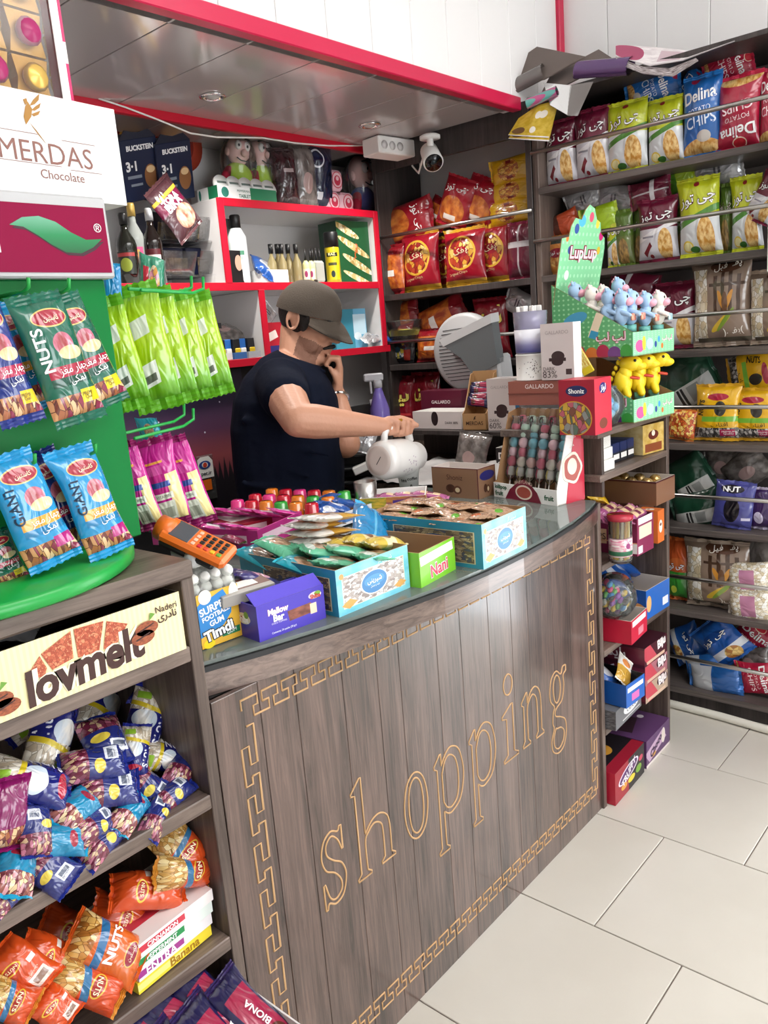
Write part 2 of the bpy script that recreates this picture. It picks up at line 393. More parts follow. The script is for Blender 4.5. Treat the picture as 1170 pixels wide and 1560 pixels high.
# the lowered ceiling over the counter: glossy pvc planks
CZ = 2.295
lc = struct('ceiling_lowered', MB().box(-1.2, WX, 1.74, WYB, CZ+.012, CZ+.05), mat('ceiling_joint', '4E4948', .6))
gx = [atz(170, 61, CZ).x, atz(215, 108, CZ).x]
pk = MB().box(0, .2455, 0, 1.06, 0, .012, 0, .001).mesh('panel', PVC)
for k in range(16): link('panel', pk, lc, (2.86-.25*(k+1), 1.745, CZ))
sf = struct('wall_bulkhead', MB().box(-1.2, WX, 1.735, 1.80, CZ, WZ), WHITE2)
pn2 = MB().box(0, .192, 0, .012, 0, .86, 0, .002).mesh('panel', WHITE)
for k in range(23): link('panel', pn2, sf, (WX-.014-.194*(k+1), 1.722, CZ))
struct('trim_1', MB().box(-1.2, 2.86, 1.708, 1.748, CZ-.012, CZ+.034, 0, .003), CRIMSON)
struct('trim_2', MB().box(WX-.05, WX-.012, 1.706, 1.73, CZ, WZ, 0, .003), CRIMSON)
struct('trim_3', MB().box(1.0, 2.86, 2.438, 2.46, CZ-.028, CZ+.002, 0, .002), RED)
# ------------------------------------------------------------------ dark fascia over the crisps shelves, the crisps shelving along the right wall
SX = 2.88
SHZ = [2.0, 1.677, 1.365, 1.035, .72, .4, .082]
u = thing('shelf_unit', 'tall dark wooden shelf unit of crisps along the right wall', 'shelf unit', (SX, 1.68, 0))
def pb(name, x0, x1, y0, y1, z0, z1, m, bev=.0015): 
    mb = MB().box(x0, x1, y0, y1, z0, z1, 0, bev); return mb.build(name, m, None)
def part(parent, name, x0, x1, y0, y1, z0, z1, m, bev=.0015):
    p = parent.location; return MB().box(x0-p.x, x1-p.x, y0-p.y, y1-p.y, z0-p.z, z1-p.z, 0, bev).build(name, m, parent)
YE = .28
part(u, 'side_panel', SX-.004, 3.2, 1.655, 1.68, 0, 2.3, W_SHZ)
part(u, 'side_panel', SX-.004, 3.2, YE, YE+.025, 0, 2.3, W_SHZ)
part(u, 'back_panel', 3.185, 3.2, YE, 1.68, 0, 2.3, mat('shelf_back', '6A6260', .6))
part(u, 'top_board', SX-.03, 3.2, YE, 1.68, 2.302, 2.318, W_DRK)
for z in SHZ: part(u, 'shelf', SX-.004, 3.19, YE+.02, 1.66, z-.024, z, W_SHY)
part(u, 'plinth', SX+.02, SX+.035, YE, 1.68, 0, .06, W_DRK)
for z in (2.128, 1.807, 1.484, 1.167, .845, .532, .211):
    MB().cyl((-.012, -(1.68-YE), z), (-.012, 0, z), .0075, n=10).build('rail', STEEL, u)
r = thing('corner_shelf_unit', 'dark wooden corner shelf unit of red snack bags behind the shopkeeper', 'shelf unit', (SX, 1.685, 0))
part(r, 'side_panel', SX-.004, SX+.024, 1.685, 1.71, 0, 2.2, W_DRK)
part(r, 'side_panel', SX+.0, 3.2, 2.47, 2.49, 0, 2.295, W_DRK)
part(r, 'back_panel', 3.2, 3.21, 1.69, 2.47, .9, 1.7, mat('dark_back', '2B2625', .6))
for z in (1.677, 1.365, 1.045): part(r, 'shelf', SX-.004, 3.19, 1.71, 2.47, z-.026, z, W_DRK)
part(r, 'fascia', SX-.002, SX+.018, 1.69, 2.47, 2.2, 2.318, W_DRK)
part(r, 'base_panel', SX-.002, SX+.018, 1.69, 2.47, 0, 1.02, W_SHZ)
for z in (1.925, 1.468):
    MB().cyl((-.012, 0, z), (-.012, .79, z), .0075, n=10).build('rail', STEEL, r)
# ------------------------------------------------------------------ white back shelves with red edging
b = thing('back_shelf_unit', 'white open back shelf unit with red edging behind the shopkeeper', 'shelf unit', (1.0, 2.45, 0))
X0, X1, XM, XL, XR = 1.0, 2.845, 1.98, 1.6, 2.13
part(b, 'back_panel', X0, X1, 2.79, 2.8, .9, CZ, WHITE2)
def wshelf(x0, x1, z): 
    part(b, 'shelf', x0, x1, 2.453, 2.79, z-.024, z, WHITE2); part(b, 'edge_strip', x0-.001, x1+.001, 2.447, 2.454, z-.027, z+.002, RED, .001)
def wside(x, z0, z1): 
    part(b, 'divider', x-.012, x+.012, 2.453, 2.79, z0, z1, WHITE2); part(b, 'edge_strip', x-.014, x+.014, 2.446, 2.454, z0, z1, RED, .001)
wshelf(XM, X1, 2.035); wshelf(X0, X1, 1.735); wshelf(X0, X1+.02, 1.455)
wside(XM, 1.735, 2.035); wside(X1-.012, 1.455, 2.035); wside(XR, 1.455, 1.71); wside(1.2, 1.455, 2.28)
part(b, 'base_panel', X0, 2.18, 2.5, 2.51, .0, 1.43, mat('matte_black', '141214', .6))
part(b, 'base_shelf', 2.18, X1, 2.5, 2.79, 1.0, 1.02, W_DRK); part(b, 'base_panel', 2.18, X1, 2.76, 2.77, 0, 1.43, mat('matte_black'))
# ------------------------------------------------------------------ the counter
PY = 1.06
c = thing('shop_counter', 'dark wooden shop counter with routed lettering across its front', 'counter', (.715, PY, 0))
def cx(name, mb, m): 
    return mb.build(name, m, c)
xs = .716; kk = 0; random.seed(3)
widths = [.1, .085, .12, .1, .07, .13, .09, .115, .1, .08, .125, .1, .09, .11]
for wv in widths:
    x1 = min(xs+wv, 2.09)
    if x1-xs < .01: break
    MB().box(xs-.715+.0004, x1-.715-.0004, 0, .018, .0, .9295, 0, .0009).build('plank', W_CNT, c); xs = x1
MB().box(0, 1.375, .012, .03, .02, .9295).build('backing_board', BLACK, c)
MB().box(2.09-.715-.018, 2.09-.715, .019, .55, 0, .95, 0, .001).build('end_panel', W_SHZ, c)
edge = [(.716, 1.092), (.84, 1.054), (.97, 1.021), (1.1, .995), (1.25, .973), (1.4, .965), (1.55, .967), (1.7, .976), (1.85, .994), (2.0, 1.023), (2.09, 1.05)]
def slab(poly, z0, z1):
    n = len(poly); vs = [(x-.715, y-PY, z) for z in (z0, z1) for x, y in poly]
    return MB().add(vs, [list(range(n))[::-1], list(range(n, 2*n))]+[(i, (i+1) % n, n+(i+1) % n, n+i) for i in range(n)])
back = [(2.09, 1.75), (.716, 1.75)]
slab(edge+back, .93, .982).build('countertop', W_CNTX, c)
slab([(x, y-.0012) for x, y in edge]+[(2.089, 1.7), (.717, 1.7)], .973, .9825).build('edge_strip', BLACK, c)
slab([(x, y+.006) for x, y in edge]+[(2.088, 1.745), (.718, 1.745)], .983, .99).build('glass_top', clear('counter_glass', 'A9B4AE', .03, .62), c)  # diffuse grey mixed into the glass stands in for reflected white shelves
# return leg of the counter along the corner shelves
rt = thing('return_counter', 'dark wooden side counter between the shopkeeper and the corner shelves', 'counter', (2.11, 1.3, 0))
part(rt, 'top', 2.12, 2.862, 1.37, 2.44, .955, .985, W_SHX); part(rt, 'front', 2.5, 2.52, 1.62, 2.44, 0, .955, W_DRK); part(rt, 'end_panel', 2.14, 2.5, 1.62, 1.64, 0, .955, W_DRK)
# routed lettering: outlines of serif letters
def cat(pts, n=5):
    """closed Catmull-Rom outline; a point with a third value is a sharp corner"""
    P = [V(p[:2]) for p in pts]; sh = [len(p) > 2 for p in pts]; N_ = len(P); out = []
    for i in range(N_):
        a, b_ = P[i], P[(i+1) % N_]
        ta = (b_-P[i-1])*.5; tb = (P[(i+2) % N_]-a)*.5
        if sh[i]: ta = (b_-a)*.6
        if sh[(i+1) % N_]: tb = (b_-a)*.6
        if sh[i] and sh[(i+1) % N_]: out.append(a); continue
        for k in range(n):
            t = k/n; out.append(a*(2*t**3-3*t*t+1)+ta*(t**3-2*t*t+t)+b_*(3*t*t-2*t**3)+tb*(t**3-t*t))
    return out
K = 1
GL = {
 'h': [[(0, .04, K), (.30, .04, K), (.30, .07, K), (.22, .12, K), (.22, .50), (.30, .60), (.44, .66), (.58, .60), (.62, .48), (.62, .12, K), (.54, .07, K), (.54, .04, K), (.86, .04, K), (.86, .07, K), (.78, .12, K), (.78, .50), (.72, .66), (.56, .74), (.38, .71), (.23, .60, K), (.23, 1.36, K), (.20, 1.36, K), (.0, 1.22, K), (.0, 1.19, K), (.08, 1.17, K), (.08, .12, K), (0, .07, K)]],
 'o': [[(.5, 0), (.16, .1), (.02, .37), (.16, .64), (.5, .74), (.84, .64), (.98, .37), (.84, .1)], [(.5, .06), (.28, .14), (.2, .37), (.28, .6), (.5, .68), (.72, .6), (.8, .37), (.72, .14)]],
 's': [[(.06, 0, K), (.13, 0, K), (.2, .05), (.45, .0), (.75, .05), (.9, .22), (.78, .36), (.5, .44), (.28, .53), (.28, .63), (.48, .69), (.7, .62), (.82, .5, K), (.87, .5, K), (.87, .74, K), (.8, .74, K), (.72, .7), (.48, .74), (.2, .68), (.08, .53), (.2, .39), (.5, .31), (.7, .2), (.68, .1), (.45, .05), (.25, .1), (.12, .26, K), (.06, .26, K)]],
 'p': [[(0, -.42, K), (.34, -.42, K), (.34, -.39, K), (.24, -.35, K), (.24, .06, K), (.36, .0), (.52, -.01), (.8, .08), (.95, .35), (.84, .64), (.6, .74), (.4, .71), (.23, .6, K), (.23, .74, K), (.2, .74, K), (0, .64, K), (0, .61, K), (.09, .58, K), (.09, -.35, K), (0, -.39, K)], [(.24, .5, K), (.36, .63), (.52, .66), (.7, .57), (.77, .36), (.7, .13), (.5, .05), (.34, .08), (.24, .17, K)]],
 'i': [[(0, .04, K), (.62, .04, K), (.62, .07, K), (.45, .12, K), (.45, .74, K), (.38, .74, K), (0, .64, K), (0, .61, K), (.18, .58, K), (.18, .12, K), (0, .07, K)], [(.3, .87), (.17, .91), (.12, 1.0), (.17, 1.09), (.3, 1.13), (.43, 1.09), (.48, 1.0), (.43, .91)]],
 'n': [[(0, .04, K), (.30, .04, K), (.30, .07, K), (.22, .12, K), (.22, .50), (.30, .60), (.44, .66), (.58, .60), (.62, .48), (.62, .12, K), (.54, .07, K), (.54, .04, K), (.86, .04, K), (.86, .07, K), (.78, .12, K), (.78, .50), (.72, .66), (.56, .74), (.38, .71), (.23, .60, K), (.23, .74, K), (.20, .74, K), (.0, .64, K), (.0, .61, K), (.08, .58, K), (.08, .12, K), (0, .07, K)]],
 'g': [[(.42, .74), (.68, .66), (.8, .74), (.98, .74, K), (.98, .66, K), (.82, .62), (.84, .48), (.72, .3), (.42, .24), (.3, .2), (.32, .13), (.6, .07), (.86, -.02), (.9, -.2), (.72, -.37), (.4, -.41), (.1, -.33), (.04, -.18), (.2, -.03), (.14, .06), (.18, .2), (.26, .27), (.06, .38), (.03, .52), (.14, .68)], [(.42, .68), (.27, .62), (.22, .5), (.28, .36), (.42, .3), (.57, .36), (.63, .5), (.57, .63)], [(.3, -.05), (.17, -.16), (.22, -.29), (.45, -.35), (.7, -.28), (.76, -.16), (.6, -.08), (.4, -.06)]],
}
def wire(loops, name, r=.0022):
    mb = MB()
    for lp in loops:
        lp = list(lp)+[lp[0], lp[1]]
        mb.tube([(q[0], 0, q[1]) for q in lp], r, 6)
    return mb.build(name, GOLD, c)
for ch, xa, xb in (('s', .912, .982), ('h', 1.012, 1.13), ('o', 1.168, 1.252), ('p', 1.28, 1.39), ('p', 1.418, 1.528), ('i', 1.563, 1.632), ('n', 1.655, 1.762), ('g', 1.798, 1.892)):
    sc = .222; wv = {'s': .93, 'h': .86, 'o': 1, 'p': .95, 'i': .62, 'n': .86, 'g': .98}[ch]
    zb = .4 if ch != 's' else .402
    zs = .215 if ch in 'snopgi' else .166
    if ch == 'h': zs = .166
    loops = [[V(((xa+(p.x/wv)*(xb-xa))-.715, zb+p.y*(.17 if ch == 'h' else .215))) for p in cat(lp)] for lp in GL[ch]]
    wire(loops, 'routed_letter')
# routed key border
def keyrun(p0, p1, n, side, amp, mid):
    """interlocking hooks from p0 to p1 in the panel plane (x, z)"""
    p0, p1 = V(p0), V(p1); d = (p1-p0)/n; t = V((-d.y, d.x)).normalized()*side; q = d.length
    for i in range(n):
        o = p0+d*i
        mb = MB()
        # one hook: outer bar, short return, inner bar
        pts = [(0, .5), (0, 1), (.77, 1), (.77, .5), (mid, .5), (mid, 0), (mid+.76, 0), (mid+.76, .5), (1, .5)]
        P = [o+d*a_+t*(b_*amp) for a_, b_ in pts]
        mb.tube([(k.x, 0, k.y) for k in P], .0023, 6)
        mb.build('routed_border', GOLD, c)
o_ = .715
keyrun((.775-o_, .873), (2.04-o_, .873), 27, 1, .037, .55)
keyrun((.765-o_, .86), (.765-o_, .10), 8, -1, -.031, .39)
keyrun((2.065-o_, .86), (2.065-o_, .10), 8, -1, .031, .39)
keyrun((.79-o_, .07), (2.04-o_, .07), 27, 1, .037, .55)

# ------------------------------------------------------------------ left shelf unit
lu = thing('shelf_unit', 'wooden shelf unit of nut packets at the left end of the counter', 'shelf unit', (.715, PY, 0))
LX0 = -.35
part(lu, 'side_panel', .692, .7145, PY, PY+.4, 0, 1.178, W_SHZ); part(lu, 'side_panel', LX0, LX0+.022, PY, PY+.4, 0, 1.178, W_SHZ)
part(lu, 'top_board', LX0, .7145, PY-.006, PY+.42, 1.15, 1.18, W_SHX, .004)
LZ = (1.04, .775, .50, .23)
for z in LZ: part(lu, 'shelf', LX0+.02, .692, PY, PY+.39, z-.026, z, W_SHX, .002)
part(lu, 'plinth', LX0, .7, PY+.03, PY+.05, 0, .18, W_SHX)
xs = LX0
while xs < .69: part(lu, 'back_plank', xs+.001, min(xs+.13, .692), PY+.39, PY+.4, .02, 1.15, W_SHZ, .002); xs += .13
# ------------------------------------------------------------------ candy shelves at the right end of the counter
su = thing('candy_shelf', 'narrow wooden sweet shelf standing at the right end of the counter', 'shelf unit', (2.1, 1.05, 0))
part(su, 'side_panel', 2.092, 2.112, 1.052, 1.36, 0, .98, W_SHZ); part(su, 'side_panel', 2.128, 2.142, 1.052, 1.36, .992, 1.17, W_SHZ); part(su, 'side_panel', 2.592, 2.612, 1.05, 1.36, 0, 1.19, W_SHZ)
part(su, 'top_board', 2.092, 2.612, 1.045, 1.37, 1.168, 1.19, W_SHX)
for z in (1.058, .79, .52, .262): part(su, 'shelf', 2.112, 2.592, 1.05, 1.35, z-.02, z, W_SHX)
for k in range(4): part(su, 'back_plank', 2.112+.12*k+.001, 2.112+.12*(k+1), 1.35, 1.36, .0, 1.168, W_SHZ)
# ------------------------------------------------------------------ filled packets
NUT = ('vor', 9, ['6E3328', 'C58B5A', '8E2F4C', 'E3B98C', 'A9623F'])
CASH = ('vor', 8, ['D9CBB4', 'F1E8D8', 'C3B096', 'FFF8EA'])
CHIP = ('noi', 14, 'C98A32', 'F3D08A')
POPC = ('vor', 10, ['D9C7A4', 'F6EFDF', 'EBDFC4', 'FFFDF6'])
SEED = ('vor', 13, ['3A3838', 'A5A19C', '6E6A68', 'CFCBC6'])
def foil(n, base, layers=(), rough=.3, metal=.0): return pmat('packet_'+n, base, layers, rough, metal, .8, bump=.34)
def P(name): return MATS['packet_'+name]
# style: base w, h, thickness, material, seal material, lettering [(text, cx, cy, w, h, colour, rot, bold)]
ST_ = {}
def style(n, w, h, t, base, layers=(), seal=None, txt=(), rough=.3, metal=0.0, clearm=None, sealh=.06):
    m = clearm or foil(n, base, layers, rough, metal)
    sm = mat('seal_'+n, seal or (base if isinstance(base, str) else '808080'), rough, metal)
    ST_[n] = dict(w=w, h=h, t=t, m=m, sm=sm, txt=txt, sh=sealh, meshes={})
CHT = 'چی توز'
style('maroon_crisps', .17, .26, .075, 'DCDAE0', [('b', .5, .8, .6, .28, '6B1030'), ('b', .62, .5, .6, .035, 'F4F2F4', 14), ('e', .73, .26, .17, .25, CHIP), ('b', .3, .21, .045, .12, '7E1422', -48), ('e', .38, .1, .05, .03, '8E1A28'), ('b', .3, .4, .16, .014, '9A98A4')], '7A1B3A', [(CHT, .5, .7, .78, None, '38081A', 8, .05), (CHT, .5, .7, .76, None, 'FFFFFF', 8, .012)])
style('lime_crisps', .17, .27, .075, 'DDE0E2', [('b', .5, .8, .6, .27, 'BFC91E'), ('b', .6, .52, .6, .04, '4E8A33', 12), ('e', .7, .25, .2, .24, CHIP), ('e', .24, .14, .13, .075, 'F2D24A'), ('e', .24, .14, .1, .055, 'FBF0B0'), ('e', .4, .1, .12, .04, '3F7D33'), ('e', .5, .9, .07, .03, '8E1A28')], 'C9D22E', [(CHT, .5, .7, .82, None, '4A0F22', 8, .05), (CHT, .5, .7, .8, None, 'FFFFFF', 8, .012)])
style('olive_crisps', .15, .27, .07, '6C7A3C', [('b', .5, .8, .6, .27, '5B7A2C'), ('e', .5, .25, .3, .24, ('noi', 10, '7A6236', 'C29A55'))], '6C8A34', [(CHT, .5, .66, .8, None, '4A0F22', 8, .05), (CHT, .5, .66, .78, None, 'F2EFE6', 8, .012)])
style('blue_chips', .19, .29, .08, '1C66B4', [('e', .55, .1, .5, .13, CHIP), ('e', .62, .25, .18, .07, 'C9C2BA'), ('e', .35, .93, .12, .05, 'B3204A')], '2277C6', [('Delina', .5, .74, .8, None, 'FFFFFF', 6, .02), ('POTATO', .5, .56, .56, None, 'E8F2FF', 6, 0), ('CHIPS', .52, .44, .74, None, 'E8F2FF', 6, .01)])
style('red_chips', .19, .29, .08, 'B0163A', [('e', .5, .06, .5, .12, CHIP), ('e', .42, .9, .16, .07, 'F0D9C0'), ('e', .42, .9, .14, .055, 'C11F2F')], 'C42048', [('Delina', .5, .76, .8, None, 'FFFFFF', 6, .02), ('POTATO', .5, .58, .56, None, 'FFE8EC', 6, 0), ('CHIPS', .5, .44, .7, None, 'FFE8EC', 6, .01)])
style('red_ring', .19, .29, .085, 'A20E26', [('e', .5, .56, .37, .29, 'E2B23C'), ('e', .5, .56, .33, .255, ('vor', 8, ['8E1A1A', 'D8A03A', 'E9C268', 'B23A22'])), ('b', .5, .06, .6, .05, 'D9A82E'), ('e', .52, .58, .2, .09, 'A20E26')], 'D9A82E', [('پفک', .52, .58, .34, None, 'F6E7C0', 14, .01), ('Original Chips', .4, .22, .5, None, 'F0D9A0', 8, 0)])
style('lina_red', .16, .25, .07, '860E22', [('e', .5, .2, .34, .16, ('noi', 7, '6E1A1A', 'C9962E')), ('b', .7, .34, .2, .02, 'C8383E')], '8E1428', [('لینا', .5, .66, .74, None, '3A060E', 6, .05), ('لینا', .5, .66, .72, None, 'F1DE6A', 6, .02)])
style('yellow_puffs', .2, .24, .085, 'DFAF1C', [('e', .5, .5, .42, .24, ('vor', 10, ['B8622A', 'E6B04A', 'D98A34', 'F0C662'])), ('b', .2, .5, .06, .06, '7A1A1E'), ('b', .8, .52, .05, .07, '7A1A1E')], 'E9C030')
style('red_orange', .18, .27, .085, '9E1426', [('e', .5, .32, .4, .3, ('noi', 5, 'A84A1C', 'E08A3A')), ('b', .5, .2, .2, .05, 'E9E2DA')], 'A81E2E', [(CHT, .5, .76, .7, None, 'FFFFFF', 8, .01)])
style('orange_clear', .16, .27, .08, ('noi', 6, '9C3A16', 'D97A2E'), [('b', .5, .9, .6, .12, '8E1220'), ('b', .55, .42, .2, .06, 'F0ECE6'), ('b', .5, .06, .6, .06, '8E1220')], '8E1A24')
style('dark_mixed', .15, .25, .07, '1E2026', [('e', .5, .5, .3, .3, ('vor', 5, ['2E5E7A', 'E6D24A', 'D8D4CE', '22242A'])), ('b', .8, .3, .1, .2, '9E2A1E')], '2A2C32')
style('popcorn_brown', .24, .34, .1, '8D7868', [('b', .17, .48, .13, .4, POPC), ('b', .64, .7, .3, .018, '4B3629'), ('b', .45, .58, .03, .22, '4B3629'), ('b', .58, .6, .03, .24, '4B3629'), ('b', .71, .6, .03, .24, '4B3629'), ('b', .84, .58, .03, .22, '4B3629'), ('e', .55, .53, .035, .12, 'C98A34', 28), ('e', .69, .53, .035, .12, 'C98A34', -28), ('e', .62, .5, .05, .12, '6A4A34'), ('e', .55, .28, .2, .045, 'D6B23A', 30), ('e', .62, .31, .2, .03, '7E9A3A', 40), ('e', .62, .9, .26, .07, '5A3A2A'), ('b', .6, .06, .5, .05, '5D5648')], '9A8878', [('پف فیل', .62, .9, .42, None, 'EEE6DA', 10, .01), ('(پفی)', .74, .17, .3, None, 'F3ECE2', 6, .01)], .2)
style('popcorn_white', .13, .16, .06, POPC, [('b', .5, .5, .3, .16, 'C98AA8')], 'D9CFC4', [], .2)
style('seed_yellow', .16, .26, .07, 'E3AE16', [('b', .5, .12, .6, .13, SEED), ('e', .55, .78, .24, .06, 'A81C3A'), ('e', .62, .58, .13, .13, '34322F'), ('b', .6, .4, .42, .045, '78B63A'), ('b', .78, .16, .16, .06, 'B01850'), ('b', .2, .16, .3, .05, SEED)], 'D9A62A', [('NUTS', .2, .6, .34, .085, '1E1A16', 82, .03), ('PREMIUM', .78, .18, .27, None, 'FFFFFF', 0, 0), ('Quality', .78, .14, .2, None, 'FFFFFF', 0, 0), ('آفتاب'.replace('آ', 'ا'), .6, .3, .36, None, '2A2A20', 4, 0)])
style('dark_green', .2, .3, .08, '173E2C', [('b', .68, .5, .17, .4, 'B9B9B6'), ('b', .68, .42, .15, .02, '1A1A1A'), ('b', .68, .36, .15, .02, '1A1A1A'), ('b', .68, .6, .13, .1, '8C8E8C')], '1E4A36')
style('purple_nut', .18, .27, .07, '4A4C94', [('e', .5, .42, .2, .27, '15131C'), ('e', .45, .84, .3, .08, '1A1624'), ('b', .86, .24, .1, .03, 'D9D4EA')], '5A5CA6', [('NUT', .45, .84, .44, None, 'FFFFFF', 5, .03)])
style('violet', .16, .24, .07, '3A2058', [('e', .4, .3, .2, .14, 'D9D0EA')], 'B9AEC6')
style('silver', .2, .28, .07, 'C4C4C6', [('b', .5, .5, .2, .3, 'A9AAAE'), ('b', .5, .6, .16, .02, '56565C'), ('b', .5, .52, .16, .02, '56565C')], 'D4D4D6', [], .22, .35)
style('maroon_back', .17, .24, .075, '6B1030', [('b', .5, .5, .03, .6, 'C9C3C8'), ('b', .5, .6, .6, .05, 'D6D2D6')], '8A2444')
style('lime_lying', .18, .26, .07, 'A9CC1E', [('b', .5, .3, .6, .2, '5E9A2A')], 'C6DE3E')
style('orange_lying', .18, .26, .07, 'C8502C', [('b', .5, .3, .6, .1, '5A2A1C')], 'D8683C')
style('bread_orange', .15, .22, .06, 'C9813A', [('e', .5, .4, .4, .2, ('noi', 6, 'A85A1E', 'E9B86A')), ('e', .5, .55, .34, .12, '8E1A2E'), ('b', .6, .84, .36, .06, '1C2A22')], 'C98A4A', [(CHT, .5, .55, .5, None, 'FFFFFF', 8, .01)])
style('candy_red', .13, .15, .06, ('vor', 9, ['B8461E', 'E9B04A', 'D9682E', 'F2D27A']), [], 'D9803A')
style('orange_green', .17, .28, .07, 'C9582A', [('b', .5, .2, .6, .28, '3E9A3A'), ('e', .4, .2, .1, .06, 'C9D84A'), ('e', .5, .6, .3, .1, 'D9703A')], 'C9662E', [(CHT, .45, .56, .6, None, '5A0F2A', 8, .05), (CHT, .45, .56, .58, None, 'FFFFFF', 8, .012)])
style('blue_crisps', .17, .27, .075, '1D57A8', [('b', .5, .28, .6, .08, 'D9DCE2'), ('e', .6, .2, .2, .15, ('vor', 8, ['C99A4A', 'E9C87A', 'A86A2A'])), ('e', .45, .66, .3, .1, '16448C')], '2A66B8', [(CHT, .46, .62, .7, None, '10244A', 8, .05), (CHT, .46, .62, .68, None, 'FFFFFF', 8, .012)])
style('blue_white', .17, .26, .06, 'C9CBD0', [('b', .5, .72, .6, .26, '2460A8')], '2E6CB4', [], .25, .2)
style('grey_clear', .2, .26, .08, ('noi', 5, '5E5854', '8E8682'), [('e', .5, .4, .2, .16, 'B79A96')], '6E6864', [], .15)
PERS = [('کاستین', .53, .79, .3, None, 'F6E9C8', 0, .01)]
def nuts(n, base, band, sq, dark, word='NUTS', wc='FFFFFF'):
    style(n, .105, .215, .045, base, [('b', .5, .1, .6, .13, NUT), ('e', .55, .8, .34, .07, 'E0C070'), ('e', .55, .8, .32, .06, 'A01C34'), ('e', .6, .6, .2, .085, ('noi', 4, '9C3A3A', 'D98AA6')), ('e', .68, .53, .24, .05, ('noi', 4, 'D9B27A', 'F2DDB4')), ('b', .6, .405, .45, .042, band), ('b', .6, .33, .45, .03, dark), ('b', .78, .2, .19, .05, sq)], base,
          PERS+[(word, .2, .58, .4, .085, wc, 90, .02), ('چهار مغز', .62, .408, .56, None, 'FFFFFF', 4, 0), ('نمکی', .62, .33, .3, None, 'FFFFFF', 4, 0), ('PREMIUM', .78, .213, .32, None, '2A2020', 0, 0), ('Quality', .78, .183, .22, None, '2A2020', 0, 0)], .22, sealh=.075)
nuts('green_nuts', '11614C', 'A81C3A', 'F0D21C', '0C4A3A')
nuts('sky_nuts', '1E8FC6', 'E0A030', 'B01878', '1A7CB0', 'GIANT', '10304A')
nuts('navy_nuts', '1A2E7C', 'B01848', 'E9C21C', '16256A')
style('lime_back', .13, .27, .045, ('grad', ['3E8A16', '6AAE16', '9CC414', 'AACC12', '9CC414', '4E9A1A']), [('b', .42, .66, .26, .07, 'D6DCCE', 6), ('b', .45, .3, .2, .09, 'E9EDE6', 6), ('b', .45, .27, .14, .03, '6A6E66', 6)], '5EA81E', [], .25, sealh=.1)
style('magenta_back', .085, .2, .04, 'C01E8C', [('b', .8, .3, .16, .3, 'F0E09A'), ('b', .4, .74, .26, .012, 'E9A64A'), ('b', .4, .66, .2, .05, 'D24AA4'), ('b', .42, .5, .3, .03, '2A4AA0'), ('b', .44, .37, .28, .035, 'E9EEE2'), ('b', .44, .2, .26, .11, 'E4EAD9'), ('b', .44, .18, .2, .06, 'A9B09C')], '8E1A5E', [('VITAMIN', .42, .37, .4, None, '3A5A3A', 0, 0)], .25, sealh=.08)
style('cashew_navy', .1, .19, .055, '1B2172', [('e', .62, .5, .32, .14, ('noi', 3, 'C9D6E4', 'F6F2EA')), ('b', .5, .14, .6, .24, CASH), ('b', .5, .34, .5, .03, 'E0C62A', -6), ('b', .75, .18, .17, .05, '9ACB3A'), ('e', .55, .82, .3, .06, 'B01C38')], '232A86', [('NUTS', .16, .62, .46, .12, 'E9E9F6', 84, .02)], .22)
style('mixed_navy', .095, .18, .055, '222C72', [('b', .5, .2, .6, .2, ('vor', 8, ['6A2038', 'B86A82', 'CFAE8A', '7E3A50'])), ('b', .35, .74, .2, .1, 'D9DDE6'), ('b', .35, .72, .15, .04, '5A6276'), ('e', .7, .55, .2, .08, 'E0C84A')], '1E2C84', [('کاستین', .35, .79, .3, None, '222244', 0, 0)], .22)
style('teal_packet', .095, .17, .05, '1684AE', [('b', .5, .16, .6, .2, ('vor', 8, ['7A3440', 'D99AA0', 'E9CFA0', '9C5A4E'])), ('e', .5, .72, .26, .07, '9C2038')], '1FA0C6', [], .22)
style('magenta_nuts', .1, .2, .05, '7E1458', [('b', .5, .12, .6, .2, NUT)], '8E1A66', [('NUT', .2, .6, .4, .1, 'F0D9EA', 90, .02)], .22)
style('orange_back', .105, .2, .06, 'CE4A18', [('b', .38, .76, .24, .1, 'E2D3C6'), ('b', .38, .75, .18, .05, '8A6A5A'), ('e', .66, .36, .26, .08, 'E9C03A'), ('e', .66, .36, .22, .06, 'B02A1C'), ('b', .2, .45, .1, .04, 'E9E0D6')], 'D9561E', [('NUTS', .66, .36, .3, None, 'FFF0C0', 0, .01), ('کاستین', .38, .62, .3, None, 'FFE2C0', 0, 0)], .24)
style('orange_front', .105, .2, .06, 'D0611C', [('b', .5, .88, .6, .16, ('vor', 8, ['A8682A', 'D9A85A', 'C98A3E', 'E9C78A'])), ('b', .5, .64, .6, .05, '2E6C9E', 6), ('e', .5, .25, .26, .08, 'E0B050'), ('e', .5, .25, .24, .065, '8E1430')], 'CE5A1C', [('NUTS', .52, .5, .72, None, 'FFFFFF', 6, .03)]+[('کاستین', .5, .25, .3, None, 'F6E0C0', 0, 0)], .24)
style('peanut_clear', .105, .2, .06, 'C9481A', [('b', .5, .2, .6, .22, ('vor', 8, ['B8853E', 'E0BE7A', 'D0A056', 'F0D9A0'])), ('b', .5, .46, .6, .05, '2A6C9A', 8), ('e', .45, .6, .34, .09, 'D9B23A'), ('e', .45, .6, .3, .07, 'A8281C')], 'C9862E', [('NUTS', .45, .6, .44, None, 'FFF0C8', 6, .02)], .22)
style('wafer_roll', .05, .13, .03, 'D9BC4A', [('b', .5, .5, .6, .14, 'F0E2B0'), ('e', .5, .5, .3, .1, '7A4A22')], 'E9DDB0', [], .3)
